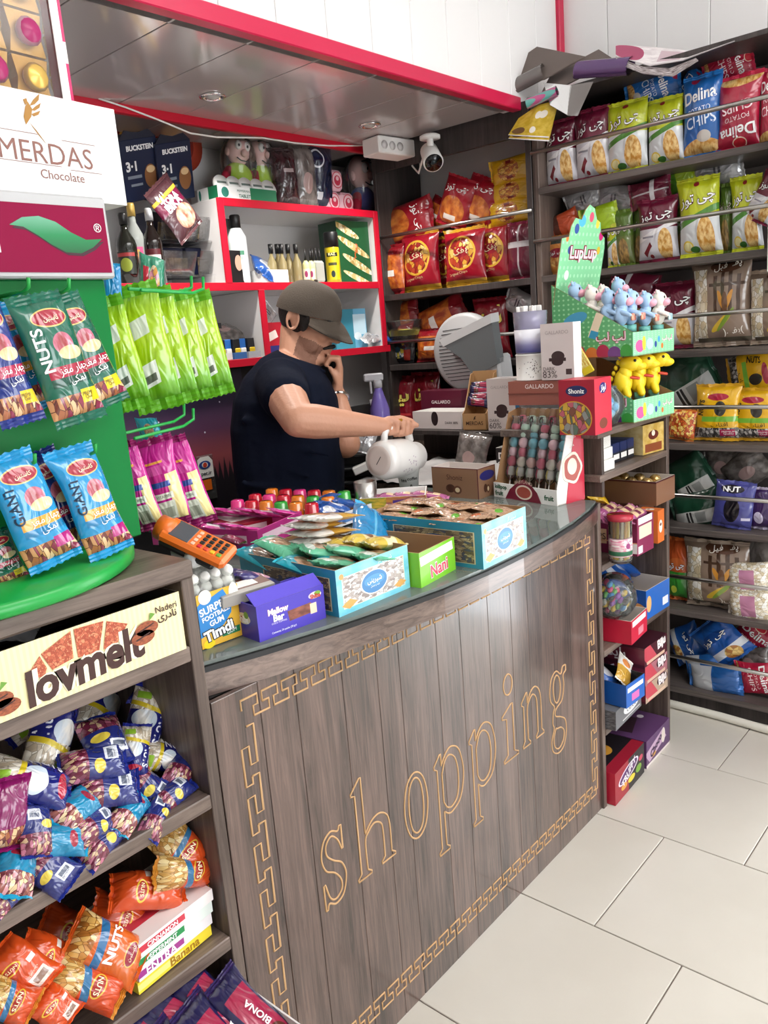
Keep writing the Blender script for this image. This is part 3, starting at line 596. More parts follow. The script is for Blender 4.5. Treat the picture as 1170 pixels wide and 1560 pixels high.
style('green_cookie', .075, .11, .028, '58B08A', [('e', .5, .6, .3, .22, ('noi', 8, '8A6248', 'C9A688')), ('e', .5, .82, .34, .08, 'D9E2DA')], '6CC49C', [], .3)
style('teal_cookie', .075, .11, .028, '1FA0B4', [('e', .5, .5, .3, .22, ('noi', 8, '8A6248', 'C9A688'))], '3AB6C6', [], .3)
style('brown_cookie', .08, .12, .016, 'B08A6A', [('b', .5, .5, .38, .4, ('noi', 9, '9A7458', 'C9A688')), ('e', .75, .75, .2, .12, 'D9703A'), ('e', .25, .25, .16, .1, '5EAE2E')], 'C9A68A', [], .25)
style('white_sachet', .07, .12, .016, 'E2DED8', [('b', .5, .25, .6, .3, 'C99A3A'), ('e', .5, .72, .3, .12, 'D98A4A')], 'E9E6E0', [], .3)
style('wafer_pink', .045, .14, .026, 'B05A8E', [('b', .5, .5, .36, .26, 'E9C9A0'), ('b', .5, .5, .3, .08, '7A2450')], 'C97AA4', [], .3)
style('yellow_bar', .09, .17, .035, 'E0B21C', [('e', .4, .6, .3, .16, 'C9C6C0'), ('e', .4, .6, .24, .1, '5A5A5E'), ('b', .6, .3, .5, .06, 'B84A1C')], 'E9C23A', [], .3)
style('navy_bar', .055, .15, .025, '1C1A4A', [('b', .5, .5, .36, .3, 'A01A44'), ('e', .5, .3, .3, .1, '5A2A1C')], '2A1A4E', [('BIONA', .5, .55, .7, None, 'FFFFFF', 90, .02)], .28)
style('violet_bar', .065, .16, .035, '2A2468', [('e', .4, .55, .26, .16, 'D9A0B4'), ('e', .75, .5, .14, .14, '7AA83A')], '332C7A', [('Mallow Bar', .4, .55, .5, None, 'FFE6EE', 0, .02)], .28)
style('chocolate_bar', .06, .15, .02, '6A3A2A', [('b', .55, .5, .3, .5, 'E9E2DA'), ('b', .12, .5, .12, .5, 'A9A49E')], '8E8880', [], .3)
style('blue_candy', .06, .1, .03, '1F57A8', [('e', .5, .5, .3, .2, 'D9DDE6')], '2E6CC0', [], .28)
style('coffee_sachet', .14, .19, .035, '4A2E34', [('b', .5, .62, .6, .12, '6A1A3A'), ('e', .6, .3, .34, .2, ('noi', 5, '8A5A4A', 'E2B8A0')), ('b', .5, .76, .6, .03, 'D9B23A')], '5A3A3E', [('TORA', .5, .66, .6, None, 'FFFFFF', 0, .03), ('BIKA', .5, .57, .6, None, 'FFFFFF', 0, .03)], .2)
style('green_crisps', .18, .24, .07, '2E8A6A', [('e', .5, .4, .34, .2, ('vor', 6, ['D98A9A', 'F0D9B0', 'E0A04A'])), ('b', .5, .7, .3, .1, 'C0283A')], '9AA8A0', [], .2)
style('sky_back', .1, .2, .045, '1C86C0', [('b', .5, .5, .03, .6, '5AB2DA')], '3AA8DA', [], .22)

def bag_meshes(sn, seed):
    s = ST_[sn]
    if seed in s['meshes']: return s['meshes'][seed]
    w, h, t, sh = s['w'], s['h'], s['t'], s['sh']*s['h']
    rnd = random.Random(sn+str(seed)); ph = [rnd.uniform(0, 6.28) for _ in range(6)]; off = V((rnd.uniform(0, 50), rnd.uniform(0, 50), rnd.uniform(0, 50)))
    lean = rnd.uniform(-.012, .012); nu, nv = 12, 14
    def surf(u, v, sd):
        a = max(0, 1-abs(u)**2.4)**.62*max(0, 1-abs(v)**3.2)**.6
        x = u*w/2*(1-.10*(1-v*v)*(.6+.4*math.cos(ph[4]))-.01*math.sin(3*v+ph[0])); z = v*(h/2-sh)
        e = abs(v)**3
        cr = math.sin(u*9+ph[1 if v > 0 else 2])*.16*e+math.sin(u*17+ph[3])*.08*e
        n = noise.noise(V((x*22, z*18, sd*3))+off)*.26+noise.noise(V((x*55, z*40, sd*7))+off)*.14
        y = -sd*t/2*a*(1+n)+t*cr*.35*(1-abs(u)**6)
        return V((x+lean*v*abs(v), y, z))
    mb = MB()
    for sd in (1, -1):
        vs = []; uv = []
        for j in range(nv+1):
            v = -1+2*j/nv; v = math.copysign(1-(1-abs(v))**1.4, v)
            for i in range(nu+1):
                u = -1+2*i/nu; u = math.sin(u*math.pi/2)
                q = surf(u, v, sd); vs.append(q); uv.append(((u+1)/2, (q.z/h)+.5))
        fs = []
        for j in range(nv):
            for i in range(nu):
                a = j*(nu+1)+i; f = (a, a+1, a+nu+2, a+nu+1); fs.append(f if sd > 0 else f[::-1])
        mb.add(vs, fs, 0, True, None, uv)
    body = mb.mesh('pouch', s['m'])
    seals = []
    for k in (1, -1):
        mb = MB(); vs = []; n = 14; rows = 5
        for j in range(rows+1):
            for i in range(n+1):
                u = -1+2*i/n; q = surf(u, k, 1)
                z = k*(h/2-sh+sh*j/rows); 
                if j == rows: z -= k*.003*(i % 2)
                y = q.y*(1-j/rows*.4)+(.0009 if j % 2 else -.0009)+t*.10*math.sin(u*3+ph[5])*(j/rows)*k
                vs.append((q.x*(1+.01*j/rows), y, z))
        fs = [(j*(n+1)+i, j*(n+1)+i+1, (j+1)*(n+1)+i+1, (j+1)*(n+1)+i) for j in range(rows) for i in range(n)]
        mb.add(vs, fs if k > 0 else [f[::-1] for f in fs], 0, False)
        seals.append(mb.mesh('seal', s['sm']))
    tx = {}
    for (st, cx, cy, tw, th, col, rot, bold) in s['txt']:
        vs, fs, asp = text2d(st, bold); 
        W = tw*w if abs(rot) < 45 or th is None else tw*h*.75; Hh = th*w if th else W/asp
        if th: W, Hh = tw*h*.8, th*h
        c, sn_ = math.cos(math.radians(rot)), math.sin(math.radians(rot)); out = []
        li = .0012+.0006*(col in ('FFFFFF', 'F1DE6A', 'F2EFE6'))
        for x, y in vs:
            x, y = x*W, y*Hh; X = (cx-.5)*w+x*c-y*sn_; Z = (cy-.5)*h+x*sn_+y*c
            u = max(-.98, min(.98, X/(w/2*.93))); v = max(-.98, min(.98, Z/(h/2-sh)))
            q = surf(u, v, 1); out.append((X, q.y-li, Z))
        tx.setdefault(col, MB()).add(out, fs, 0)
    tms = [mb.mesh('lettering', mat('ink_'+cl, cl, .4)) for cl, mb in tx.items()]
    s['meshes'][seed] = (body, seals, tms); return s['meshes'][seed]
def bag(sn, M, label, name='snack_bag', cat='bag', group=None, seed=0, scale=(1, 1, 1), detail=True):
    body, seals, tms = bag_meshes(sn, seed)
    r = thing(name, label, cat, group=group, M=M @ Matrix.Diagonal((*scale, 1)))
    link('pouch', body, r)
    for q in seals: link('seal', q, r)
    if detail:
        for q in tms: link('lettering', q, r)
    return r
def rotm(yaw, pitch, roll): return Matrix.Rotation(math.radians(yaw), 4, 'Z') @ Matrix.Rotation(math.radians(pitch), 4, 'X') @ Matrix.Rotation(math.radians(roll), 4, 'Y')
SEEDN = [0]
def put(sn, c, w, h, yaw, pitch, roll, label, **k):
    s = ST_[sn]; SEEDN[0] += 1
    sx, sz = w/s['w'], h/s['h']
    k.setdefault('scale', (sx, min(1.25, (sx+sz)/2), sz))
    return bag(sn, Matrix.Translation(c) @ rotm(yaw, pitch, roll), label, seed=SEEDN[0] % 2, **k)
def RB(sn, x0, y0, x1, y1, label, shelf=None, roll=0, pitch=0, yaw=-90, dx=.09, fat=1, **k):
    """packet on the right-hand shelving, measured on the plane x = SX+dx"""
    X = SX+dx; cx, cy = (x0+x1)/2, (y0+y1)/2
    c = atx(cx, cy, X); w = (atx(x0, cy, X)-atx(x1, cy, X)).length; zt = atx(cx, y0, X).z; zb = atx(cx, y1, X).z
    if shelf is not None: zb = SHZ[shelf]+.002
    h = zt-zb; c.z = (zt+zb)/2
    if abs(abs(roll)-90) < 40: w, h = h*fat, w
    if pitch: h = h/max(.35, math.cos(math.radians(pitch))) if abs(roll) < 40 else h
    return put(sn, c, w, h, yaw, pitch, roll, label, **k)
# --- right shelving, top shelf
RB('maroon_crisps', 831, 180, 879, 283, 'maroon and white crisps bag, first from the left on the top shelf', 0, dx=.07)
RB('maroon_crisps', 877, 163, 930, 270, 'maroon and white crisps bag, second from the left on the top shelf', 0, dx=.07)
RB('lime_crisps', 926, 152, 986, 258, 'lime and white lemon crisps bag on the top shelf, beside the maroon ones', 0, dx=.07)
RB('lime_crisps', 986, 147, 1042, 248, 'lime and white lemon crisps bag on the top shelf, left of the blue chips', 0, dx=.08)
RB('blue_chips', 1041, 112, 1099, 234, 'blue potato chips bag standing on the top shelf', 0, dx=.08)
RB('red_chips', 1094, 112, 1159, 220, 'red potato chips bag standing upside down on the top shelf', 0, roll=180, dx=.08)
RB('blue_chips', 953, 118, 1036, 156, 'blue packet lying across the lime crisps bags on the top shelf', None, roll=82, dx=.12, fat=1.3)
RB('blue_chips', 1030, 112, 1092, 166, 'crumpled blue packet leaning on top of the blue chips bag', None, roll=40, dx=.14)
RB('red_chips', 1070, 84, 1148, 122, 'bright red packet lying on top of the upside-down red bag', None, roll=82, dx=.13, fat=1.3)
RB('red_chips', 1158, 100, 1196, 210, 'red chips bag at the right edge of the top shelf', 0, dx=.09)
# --- second shelf
RB('bread_orange', 832, 358, 872, 438, 'orange bread snack bag at the left end of the second shelf', 1, dx=.08)
RB('orange_lying', 835, 325, 882, 357, 'orange red packet lying over the bread snack bag', None, roll=75, dx=.11, fat=1.2)
RB('silver', 862, 287, 915, 326, 'silver packet lying at the left of the second shelf', None, roll=70, dx=.14, fat=1.2)
RB('silver', 908, 284, 975, 322, 'silver packet lying beside the maroon one on the second shelf', None, roll=-80, dx=.14, fat=1.2)
RB('lime_lying', 884, 316, 942, 356, 'bright lime packet lying above the green display box', None, roll=80, dx=.1, fat=1.2)
RB('olive_crisps', 938, 318, 966, 412, 'dark green crisps bag showing beside the display header', 1, dx=.1)
RB('olive_crisps', 964, 312, 988, 405, 'narrow green crisps bag just left of the maroon crisps', 1, dx=.13)
RB('lime_crisps', 925, 330, 944, 410, 'lime crisps bag half hidden by the display header', 1, dx=.1)
RB('maroon_crisps', 972, 300, 1034, 400, 'maroon and white crisps bag in the middle of the second shelf', 1, dx=.08)
RB('maroon_back', 958, 276, 1022, 312, 'maroon packet lying with its silver back up on the second shelf', None, roll=85, dx=.1, fat=1.2)
RB('olive_crisps', 1030, 312, 1046, 396, 'narrow green crisps bag right of the maroon crisps', 1, dx=.13)
RB('lime_crisps', 1034, 268, 1098, 390, 'large lime lemon crisps bag in the middle of the second shelf', 1, dx=.07)
RB('olive_crisps', 1096, 278, 1118, 382, 'narrow olive crisps bag between two lime crisps bags', 1, dx=.12)
RB('lime_crisps', 1114, 266, 1162, 378, 'lime lemon crisps bag right of the narrow olive one', 1, dx=.09)
RB('silver', 1048, 238, 1132, 284, 'shiny silver packet lying on top of the lime crisps bag', None, roll=82, dx=.16, fat=1.2)
RB('lime_lying', 1006, 255, 1058, 290, 'lime and white packet lying left of the shiny silver one', None, roll=75, dx=.14, fat=1.2)
RB('maroon_crisps', 1146, 262, 1190, 340, 'maroon bag lying over the lime crisps at the right edge', None, roll=30, dx=.07)
# --- third shelf
RB('maroon_back', 926, 416, 1000, 470, 'dark red packet behind the toy lollipops on the third shelf', None, roll=-70, dx=.14, fat=1.2)
RB('maroon_crisps', 1000, 428, 1062, 535, 'maroon and white crisps bag behind the white toy on the third shelf', 2, dx=.12)
RB('popcorn_brown', 1054, 392, 1146, 534, 'large clear and brown popcorn bag on the third shelf', 2, dx=.1)
RB('popcorn_brown', 1142, 408, 1222, 532, 'brown popcorn bag cut by the right edge on the third shelf', 2, dx=.1)
# --- fourth shelf
RB('dark_green', 1000, 552, 1096, 618, 'dark green packet lying with its label up on the fourth shelf', None, roll=62, dx=.14, fat=1.5)
RB('dark_green', 1020, 606, 1072, 664, 'dark green packet low behind the yellow seed bag', None, roll=70, dx=.16, fat=1.1)
RB('seed_yellow', 1108, 542, 1186, 598, 'yellow seed packet lying on top at the right of the fourth shelf', None, roll=80, dx=.15, fat=1.3)
RB('seed_yellow', 1058, 584, 1128, 674, 'yellow sunflower seed bag, left one of the fourth shelf', 3, dx=.06)
RB('seed_yellow', 1112, 590, 1184, 676, 'yellow sunflower seed bag, right one of the fourth shelf', 3, dx=.08)
RB('candy_red', 1018, 622, 1060, 672, 'red and yellow patterned sweet bag at the left of the fourth shelf', 3, roll=8, dx=.05)
# --- fifth shelf
RB('grey_clear', 1075, 690, 1140, 730, 'grey and black packet lying at the back of the fifth shelf', None, roll=80, dx=.18, fat=1.3)
RB('dark_green', 1022, 702, 1090, 764, 'dark green packet with white label leaning on the fifth shelf', None, roll=58, dx=.12, fat=1.3)
RB('dark_green', 1022, 752, 1100, 800, 'dark green packet lying flat on the fifth shelf', None, roll=78, dx=.1, fat=1.2)
RB('purple_nut', 1088, 732, 1148, 808, 'purple nut bag standing on the fifth shelf', 4, dx=.05, roll=4)
RB('grey_clear', 1102, 686, 1172, 742, 'clear nut bag folded to a point above the purple bag', None, roll=-40, dx=.16)
RB('violet', 1142, 742, 1180, 808, 'violet bag at the right edge of the fifth shelf', 4, dx=.07)
# --- sixth shelf
RB('orange_green', 1012, 818, 1058, 930, 'orange and green crisps bag at the left of the sixth shelf', 5, dx=.09)
RB('popcorn_brown', 1044, 822, 1142, 936, 'large clear and brown popcorn bag on the sixth shelf', 5, dx=.07)
RB('grey_clear', 1130, 818, 1190, 900, 'grey clear bag behind the small popcorn packets', 5, dx=.16)
RB('popcorn_white', 1106, 864, 1176, 898, 'small popcorn packet with a pink label, upper one', None, roll=84, dx=.05, fat=1.5)
RB('popcorn_white', 1108, 902, 1178, 940, 'small popcorn packet with a pink label, lower one', None, roll=84, dx=.05, fat=1.5)
# --- bottom shelf
RB('blue_crisps', 1020, 958, 1072, 1002, 'blue crisps packet lying at the left of the bottom shelf', None, roll=65, dx=.12, fat=1.2)
RB('blue_crisps', 1066, 942, 1134, 1010, 'large blue crisps packet tilted in the middle of the bottom shelf', None, roll=-45, dx=.08)
RB('red_chips', 1112, 942, 1172, 1012, 'dark red packet lying at the back right of the bottom shelf', None, roll=40, dx=.18)
RB('silver', 1062, 968, 1112, 1010, 'grey packet squeezed between the blue crisps packets', None, roll=60, dx=.16)
RB('blue_white', 1046, 1000, 1100, 1036, 'white packet with a red edge lying on the bottom shelf', None, roll=75, dx=.07, fat=1.2)
RB('blue_white', 1050, 1018, 1130, 1052, 'blue and white packet lying at the front of the bottom shelf', None, roll=84, dx=.04, fat=1.2)
RB('red_chips', 1122, 1012, 1180, 1054, 'red packet lying at the front right of the bottom shelf', None, roll=80, dx=.06, fat=1.2)
RB('grey_clear', 1120, 990, 1176, 1026, 'clear crumpled packet over the red one on the bottom shelf', None, roll=80, dx=.14, fat=1.2)
# --- corner shelves (top row lies and leans, second row stands)
RB('red_orange', 583, 318, 660, 360, 'red packet lying at the left of the corner shelf top row', None, roll=82, dx=.12, fat=1.5)
RB('orange_clear', 652, 300, 684, 350, 'crumpled orange packet behind the upright red ones', None, roll=30, dx=.16)
RB('red_orange', 672, 268, 720, 348, 'red snack bag leaning right, left of a pair on the corner shelf', None, roll=24, dx=.1)
RB('red_orange', 706, 268, 760, 348, 'red snack bag leaning right, right of a pair on the corner shelf', None, roll=24, dx=.13)
RB('yellow_puffs', 746, 240, 812, 278, 'yellow puffed corn bag, topmost of the stack of three', None, roll=86, dx=.12, fat=1.08)
RB('yellow_puffs', 748, 274, 812, 308, 'yellow puffed corn bag, middle of the stack of three', None, roll=86, dx=.12, fat=1.08)
RB('yellow_puffs', 742, 303, 812, 342, 'yellow puffed corn bag, lowest of the stack of three', None, roll=86, dx=.12, fat=1.0)
RB('orange_clear', 580, 372, 616, 450, 'orange and red snack bag beside the red shelf edge', 1, dx=.07)
RB('red_ring', 613, 352, 670, 446, 'dark red snack bag with a gold ring, leftmost of its row', 1, dx=.1)
RB('red_ring', 662, 358, 700, 440, 'dark red ringed snack bag standing behind the front ones', 1, dx=.18)
RB('red_ring', 678, 346, 740, 438, 'dark red snack bag with a gold ring, in front at the centre', 1, dx=.07)
RB('red_ring', 728, 340, 778, 432, 'dark red snack bag with a gold ring, partly hidden by its neighbour', 1, dx=.12)
RB('maroon_back', 774, 336, 816, 428, 'plain dark red snack bag beside the shelf post', 1, dx=.1)
RB('orange_clear', 588, 465, 640, 500, 'orange and red packet lying at the left of the third corner shelf', None, roll=80, dx=.13, fat=1.3)
RB('orange_clear', 634, 462, 712, 512, 'long orange and red packet lying aslant on the third corner shelf', None, roll=72, dx=.12, fat=1.1)
RB('red_orange', 594, 496, 642, 524, 'red packet lying below the orange one on the third corner shelf', None, roll=80, dx=.09, fat=1.2)
RB('dark_mixed', 592, 512, 632, 556, 'dark colourful snack bag behind the lower rail', 2, dx=.07)
RB('orange_clear', 636, 500, 682, 556, 'orange snack bag with a white label behind the lower rail', 2, dx=.08)
RB('red_orange', 682, 476, 728, 552, 'red and white snack bag half hidden by the grey machine', 2, dx=.1)
RB('lina_red', 724, 452, 776, 550, 'red snack bag with yellow lettering above the grey machine', 2, dx=.1)
RB('dark_mixed', 632, 516, 650, 554, 'narrow dark snack bag between the colourful and orange ones', 2, dx=.12)
RB('silver', 768, 442, 820, 484, 'grey silver packet lying beside the shelf post', None, roll=-62, dx=.1)
RB('lina_red', 594, 572, 634, 664, 'red snack bag with yellow lettering, left one low in the corner', 3, dx=.08)
RB('lina_red', 631, 566, 674, 662, 'red snack bag with yellow lettering, right one low in the corner', 3, dx=.1)
# --- packets heaped on the left shelf unit
def LB(sn, cx, cy, y, wp, hp, roll, pitch, yaw, label, **k):
    q = aty(cx, cy, y) if y > 0 else atz(cx, cy, -y); dist = (q-O).dot(_f)/FPX
    s_ = ST_[sn]; w_, h_ = wp*dist, hp*dist; rn = random.Random(label)
    return put(sn, q, w_, h_, yaw+rn.uniform(-24, 24), pitch+rn.uniform(-14, 14), roll, label, name='nut_packet', scale=(w_/s_['w'], (w_/s_['w']+h_/s_['h'])*.68, h_/s_['h']), **k)
B0 = 'blue and white cashew packet'; B1 = 'navy mixed nut packet'; B2 = 'turquoise nut packet'
for a in [
 ('cashew_navy', 60, 1075, 1.36, 70, 130, 70, -20, 0, 'dark blue packet at the back of the heap, upper left'),
 ('cashew_navy', 175, 1040, 1.38, 70, 130, 95, -20, 0, 'dark blue packet at the back of the heap, top centre'),
 ('cashew_navy', 150, 1075, 1.33, 75, 130, 60, -25, 0, 'dark blue packet behind the red-logo packet'),
 ('cashew_navy', 78, 1118, 1.2, 72, 142, 40, -30, 5, B0+' slanting across the upper left of the heap'),
 ('cashew_navy', 238, 1040, 1.24, 62, 108, -128, -25, 0, B0+' highest at the right of the heap'),
 ('cashew_navy', 222, 1098, 1.2, 58, 110, -150, -25, 10, B0+' pointing down in the centre right of the heap'),
 ('cashew_navy', 268, 1078, 1.27, 48, 90, -75, -20, 0, B0+' lying under the highest packet'),
 ('cashew_navy', 276, 1118, 1.2, 48, 100, 75, -20, 0, B0+' with a blue end sticking out at the right'),
 ('mixed_navy', 158, 1128, 1.16, 70, 88, 195, -35, 0, 'navy packet with a red logo in the middle of the heap'),
 ('cashew_navy', 206, 1144, 1.15, 44, 84, -160, -30, 0, B0+' just right of the red-logo packet'),
 ('cashew_navy', 252, 1154, 1.16, 48, 86, 120, -30, 0, B0+' above the small mixed nut packets'),
 ('mixed_navy', 142, 1164, 1.13, 54, 104, 105, -35, 0, B1+' below the red-logo packet'),
 ('orange_back', 186, 1178, 1.16, 46, 88, 100, -35, 0, 'single orange red packet in the blue heap'),
 ('mixed_navy', 164, 1204, 1.11, 56, 100, 110, -40, 0, B1+' with a white label in the centre'),
 ('mixed_navy', 224, 1198, 1.13, 46, 84, 150, -40, 0, B1+' right of the white-labelled one'),
 ('mixed_navy', 277, 1170, 1.13, 44, 84, 75, -35, 0, B1+' at the right end, upper of three'),
 ('mixed_navy', 262, 1212, 1.1, 40, 78, 70, -40, 0, B1+' at the right end, middle of three'),
 ('mixed_navy', 238, 1244, 1.085, 38, 84, 68, -50, 0, B1+' at the right end, lowest of three'),
 ('cashew_navy', 44, 1192, 1.13, 72, 142, 140, -30, 0, B0+' pointing down at the left of the heap'),
 ('magenta_nuts', 8, 1240, 1.1, 70, 110, 12, -20, 0, 'magenta nut packet at the left edge of the heap'),
 ('teal_packet', 116, 1232, 1.1, 50, 86, 80, -45, 0, B2+' below the centre, left one'),
 ('mixed_navy', 142, 1258, 1.085, 46, 88, 100, -45, 0, B1+' between the turquoise packets'),
 ('teal_packet', 196, 1238, 1.09, 44, 86, 78, -45, 0, B2+' at the shelf edge, right one'),
 ('mixed_navy', 54, 1264, 1.085, 52, 84, 30, -35, 0, B1+' beside the magenta packet'),
 ('teal_packet', 86, 1282, 1.08, 50, 96, 110, -45, 0, B2+' under the mixed nut packets, centre left'),
 ('mixed_navy', 158, 1282, 1.08, 42, 96, 68, -55, 0, B1+' lying face down at the shelf edge'),
 ('teal_packet', 24, 1326, 1.075, 62, 90, 50, -40, 0, B2+' at the lower left corner of the heap'),
 ('mixed_navy', 76, 1326, 1.07, 58, 84, 140, -40, 0, B1+' hanging over the shelf edge'),
 ('mixed_navy', 8, 1368, 1.065, 38, 60, 80, -45, 0, B1+' at the very bottom left'),
]: LB(*a)
OR = 'orange nut packet'
for a in [
 ('peanut_clear', 274, 1292, -.665, 62, 90, 150, -30, 0, 'orange peanut packet with a clear end, highest on the lower shelf'),
 ('peanut_clear', 280, 1328, -.63, 52, 112, 122, -30, 0, 'orange peanut packet lying on the gum boxes, right'),
 ('orange_back', 226, 1356, -.625, 60, 122, 130, -35, 0, OR+' lying on the gum boxes with its back up'),
 ('orange_back', 196, 1402, 1.15, 58, 130, 140, -35, 0, OR+' leaning against the gum boxes'),
 ('orange_back', 214, 1466, 1.1, 48, 72, 118, -40, 0, OR+' low beside the gum boxes'),
 ('orange_front', 163, 1446, 1.1, 78, 128, -32, -30, 0, OR+' showing its white lettering'),
 ('orange_back', 76, 1462, 1.13, 66, 112, 152, -30, 0, OR+' with back label, left of the lettered one'),
 ('peanut_clear', 130, 1502, 1.085, 58, 128, 142, -35, 0, 'orange peanut packet with a clear end at the shelf front'),
 ('orange_back', 34, 1474, 1.1, 62, 104, 150, -30, 0, OR+' with back label near the left edge'),
 ('peanut_clear', 14, 1526, 1.075, 60, 84, 140, -35, 0, 'orange peanut packet at the lower left corner'),
 ('orange_back', 84, 1536, 1.07, 56, 70, 165, -40, 0, OR+' at the bottom, cut by the frame'),
 ('orange_back', 120, 1420, 1.3, 60, 120, 130, -30, 0, OR+' behind the lettered one'),
]: LB(*a)
# ------------------------------------------------------------------ cartons
def inkm(c): return mat('ink_'+c, c, .4)
def cmat(n, base, layers=(), rough=.4): return pmat('carton_'+n, base, layers, rough, 0, .15)
def carton(name, label, cat_, pos, ang, W, D, H, F, L=None, R=None, B=None, T=None, ins=None, open_=False, hF=None, group=None, slope=False, t=.003):
    """box standing at pos (front lower left corner), front edge turned by ang degrees; F L R B T are face materials"""
    r = thing(name, label, cat_, pos, math.radians(ang), group)
    L = L or F; R = R or F; B = B or L; T = T or F; ins = ins or CARD
    hF = H if hF is None else hF; mb = MB(); U = [(0, 0), (1, 0), (1, 1), (0, 1)]
    def q(a, m): mb.add(a, [(0, 1, 2, 3)], m, uv=U)
    q([(0, 0, 0), (W, 0, 0), (W, 0, hF), (0, 0, hF)], 0)
    q([(W, 0, 0), (W, D, 0), (W, D, H), (W, 0, hF)], 2)
    q([(W, D, 0), (0, D, 0), (0, D, H), (W, D, H)], 3)
    q([(0, D, 0), (0, 0, 0), (0, 0, hF), (0, D, H)], 1)
    q([(0, D, 0), (W, D, 0), (W, 0, 0), (0, 0, 0)], 4)
    if not open_: q([(0, 0, hF), (W, 0, hF), (W, D, H), (0, D, H)], 4)
    else:
        o = [(0, 0, hF), (W, 0, hF), (W, D, H), (0, D, H)]; i = [(t, t, hF), (W-t, t, hF), (W-t, D-t, H), (t, D-t, H)]; g = [(t, t, t), (W-t, t, t), (W-t, D-t, t), (t, D-t, t)]
        for k in range(4):
            j = (k+1) % 4
            q([o[k], o[j], i[j], i[k]], 5); q([i[k], i[j], g[j], g[k]], 5)
        q(g, 5)
    mb.build('carton', [F, L, R, B, T, ins], r)
    r['dims'] = (W, D, H)
    return r
def cpx(name, label, cat_, A, Bp, z, D, H, *a, **k):
    p, q = atz(*A, z), atz(*Bp, z); d = q-p
    return carton(name, label, cat_, p, math.degrees(math.atan2(d.y, d.x)), d.length, D, H, *a, **k)
def FMf(r, face): return facem(face, *r['dims'])
def word(r, face, s, cx, cy, w, m, h=None, **k):
    """lettering on a face, position and width as fractions of that face"""
    W, D, H = r['dims']; fw = D if face in 'LR' else W; fh = D if face == 'T' else H
    return letters(r, s, FMf(r, face), cx*fw, cy*fh, w*fw, None if h is None else h*fh, inkm(m), **k)
def spot(r, face, pts, m, lift=0, name='print'):
    W, D, H = r['dims']; fw = D if face in 'LR' else W; fh = D if face == 'T' else H
    return patch(r, FMf(r, face), [(x*fw, y*fh) for x, y in pts], m if not isinstance(m, str) else inkm(m), lift, name)
def inside(parent, x, y, z): return parent.matrix_basis @ V((x, y, z))
def lay(sn, r, x, y, z, yaw, pitch, roll, label, name='packet', cat_='packet', group=None, sc=1, detail=False):
    """packet laid inside a carton r at local x y z"""
    s = ST_[sn]; SEEDN[0] += 1
    return bag(sn, Matrix.Translation(inside(r, x, y, z)) @ rotm(math.degrees(r.rotation_euler.z)+yaw, pitch, roll), label, name, cat_, group, SEEDN[0] % 2, (sc, sc, sc), detail)
CT = .99
# two turquoise pattern boxes
pat = ('vor', 15, ['B5A9A2', 'EDEBE8', 'D2CCC8', 'F6F4F2', '968A86'])
tq_f = cmat('turquoise_front', ('noi', 3, '6CC4D8', '9ADBE6'), [('b', .5, .46, .43, .34, 'E9DFC4'), ('b', .5, .46, .42, .325, pat), ('b', .15, .2, .08, .07, 'D9A45A', 45), ('b', .86, .2, .07, .06, 'D9A45A', 45), ('e', .07, .82, .03, .06, 'E0A060'), ('e', .5, .47, .19, .26, 'F2EEE6'), ('e', .5, .47, .175, .24, '4A86BC'), ('e', .5, .5, .14, .12, '5A9ACA')])
tq_s = cmat('turquoise_side', '2E8FAC', [('b', .6, .45, .34, .36, 'D9C8A0'), ('b', .6, .45, .33, .345, ('vor', 18, ['6E5A4A', '9A8468', '4A4E66', 'B8A280'])), ('e', .62, .45, .16, .24, '204A86')])
b1 = cpx('sweet_box', 'open turquoise patterned sweet box full of wrapped sweets, left of the green one', 'box', (517, 941), (625, 895), CT, .29, .092, tq_f, tq_s, tq_s, tq_f, open_=True)
b2 = cpx('sweet_box', 'open turquoise patterned sweet box full of brown biscuits, right of the green one', 'box', (737, 868), (803, 835), CT, .33, .1, tq_f, tq_s, tq_s, tq_f, open_=True)
for r in (b1, b2):
    word(r, 'F', 'شیرینی', .5, .5, .2, 'FFFFFF', bold=.01); word(r, 'F', 'قند و عسل', .5, .38, .12, 'FFFFFF')
    word(r, 'F', 'شیرین گز', .66, .88, .2, 'E9F6F8')
lb = carton('sweet_box', 'open lime green sweet box with a paper label, between two turquoise boxes', 'box', atz(640, 897, CT)+V((.004, 0, 0)), 6, .142, .25, .074,
            cmat('lime_front', '7CC62A', [('b', .48, .76, .46, .13, 'F1EEE6', 4)]), cmat('lime_side', ('noi', 5, '3A2420', '7A4A3A'), [('b', .95, .5, .08, .6, '7CC62A')]), open_=True)
word(lb, 'F', 'Nani', .52, .34, .5, 'FFFFFF', bold=.06, rot=3); word(lb, 'F', 'Nani', .52, .34, .48, 'D8385A', bold=.02, rot=3, lift=.0006)
lay('wafer_roll', lb, .03, .19, .04, 70, -60, 10, 'green wrapped wafer lying in the lime green box'); 
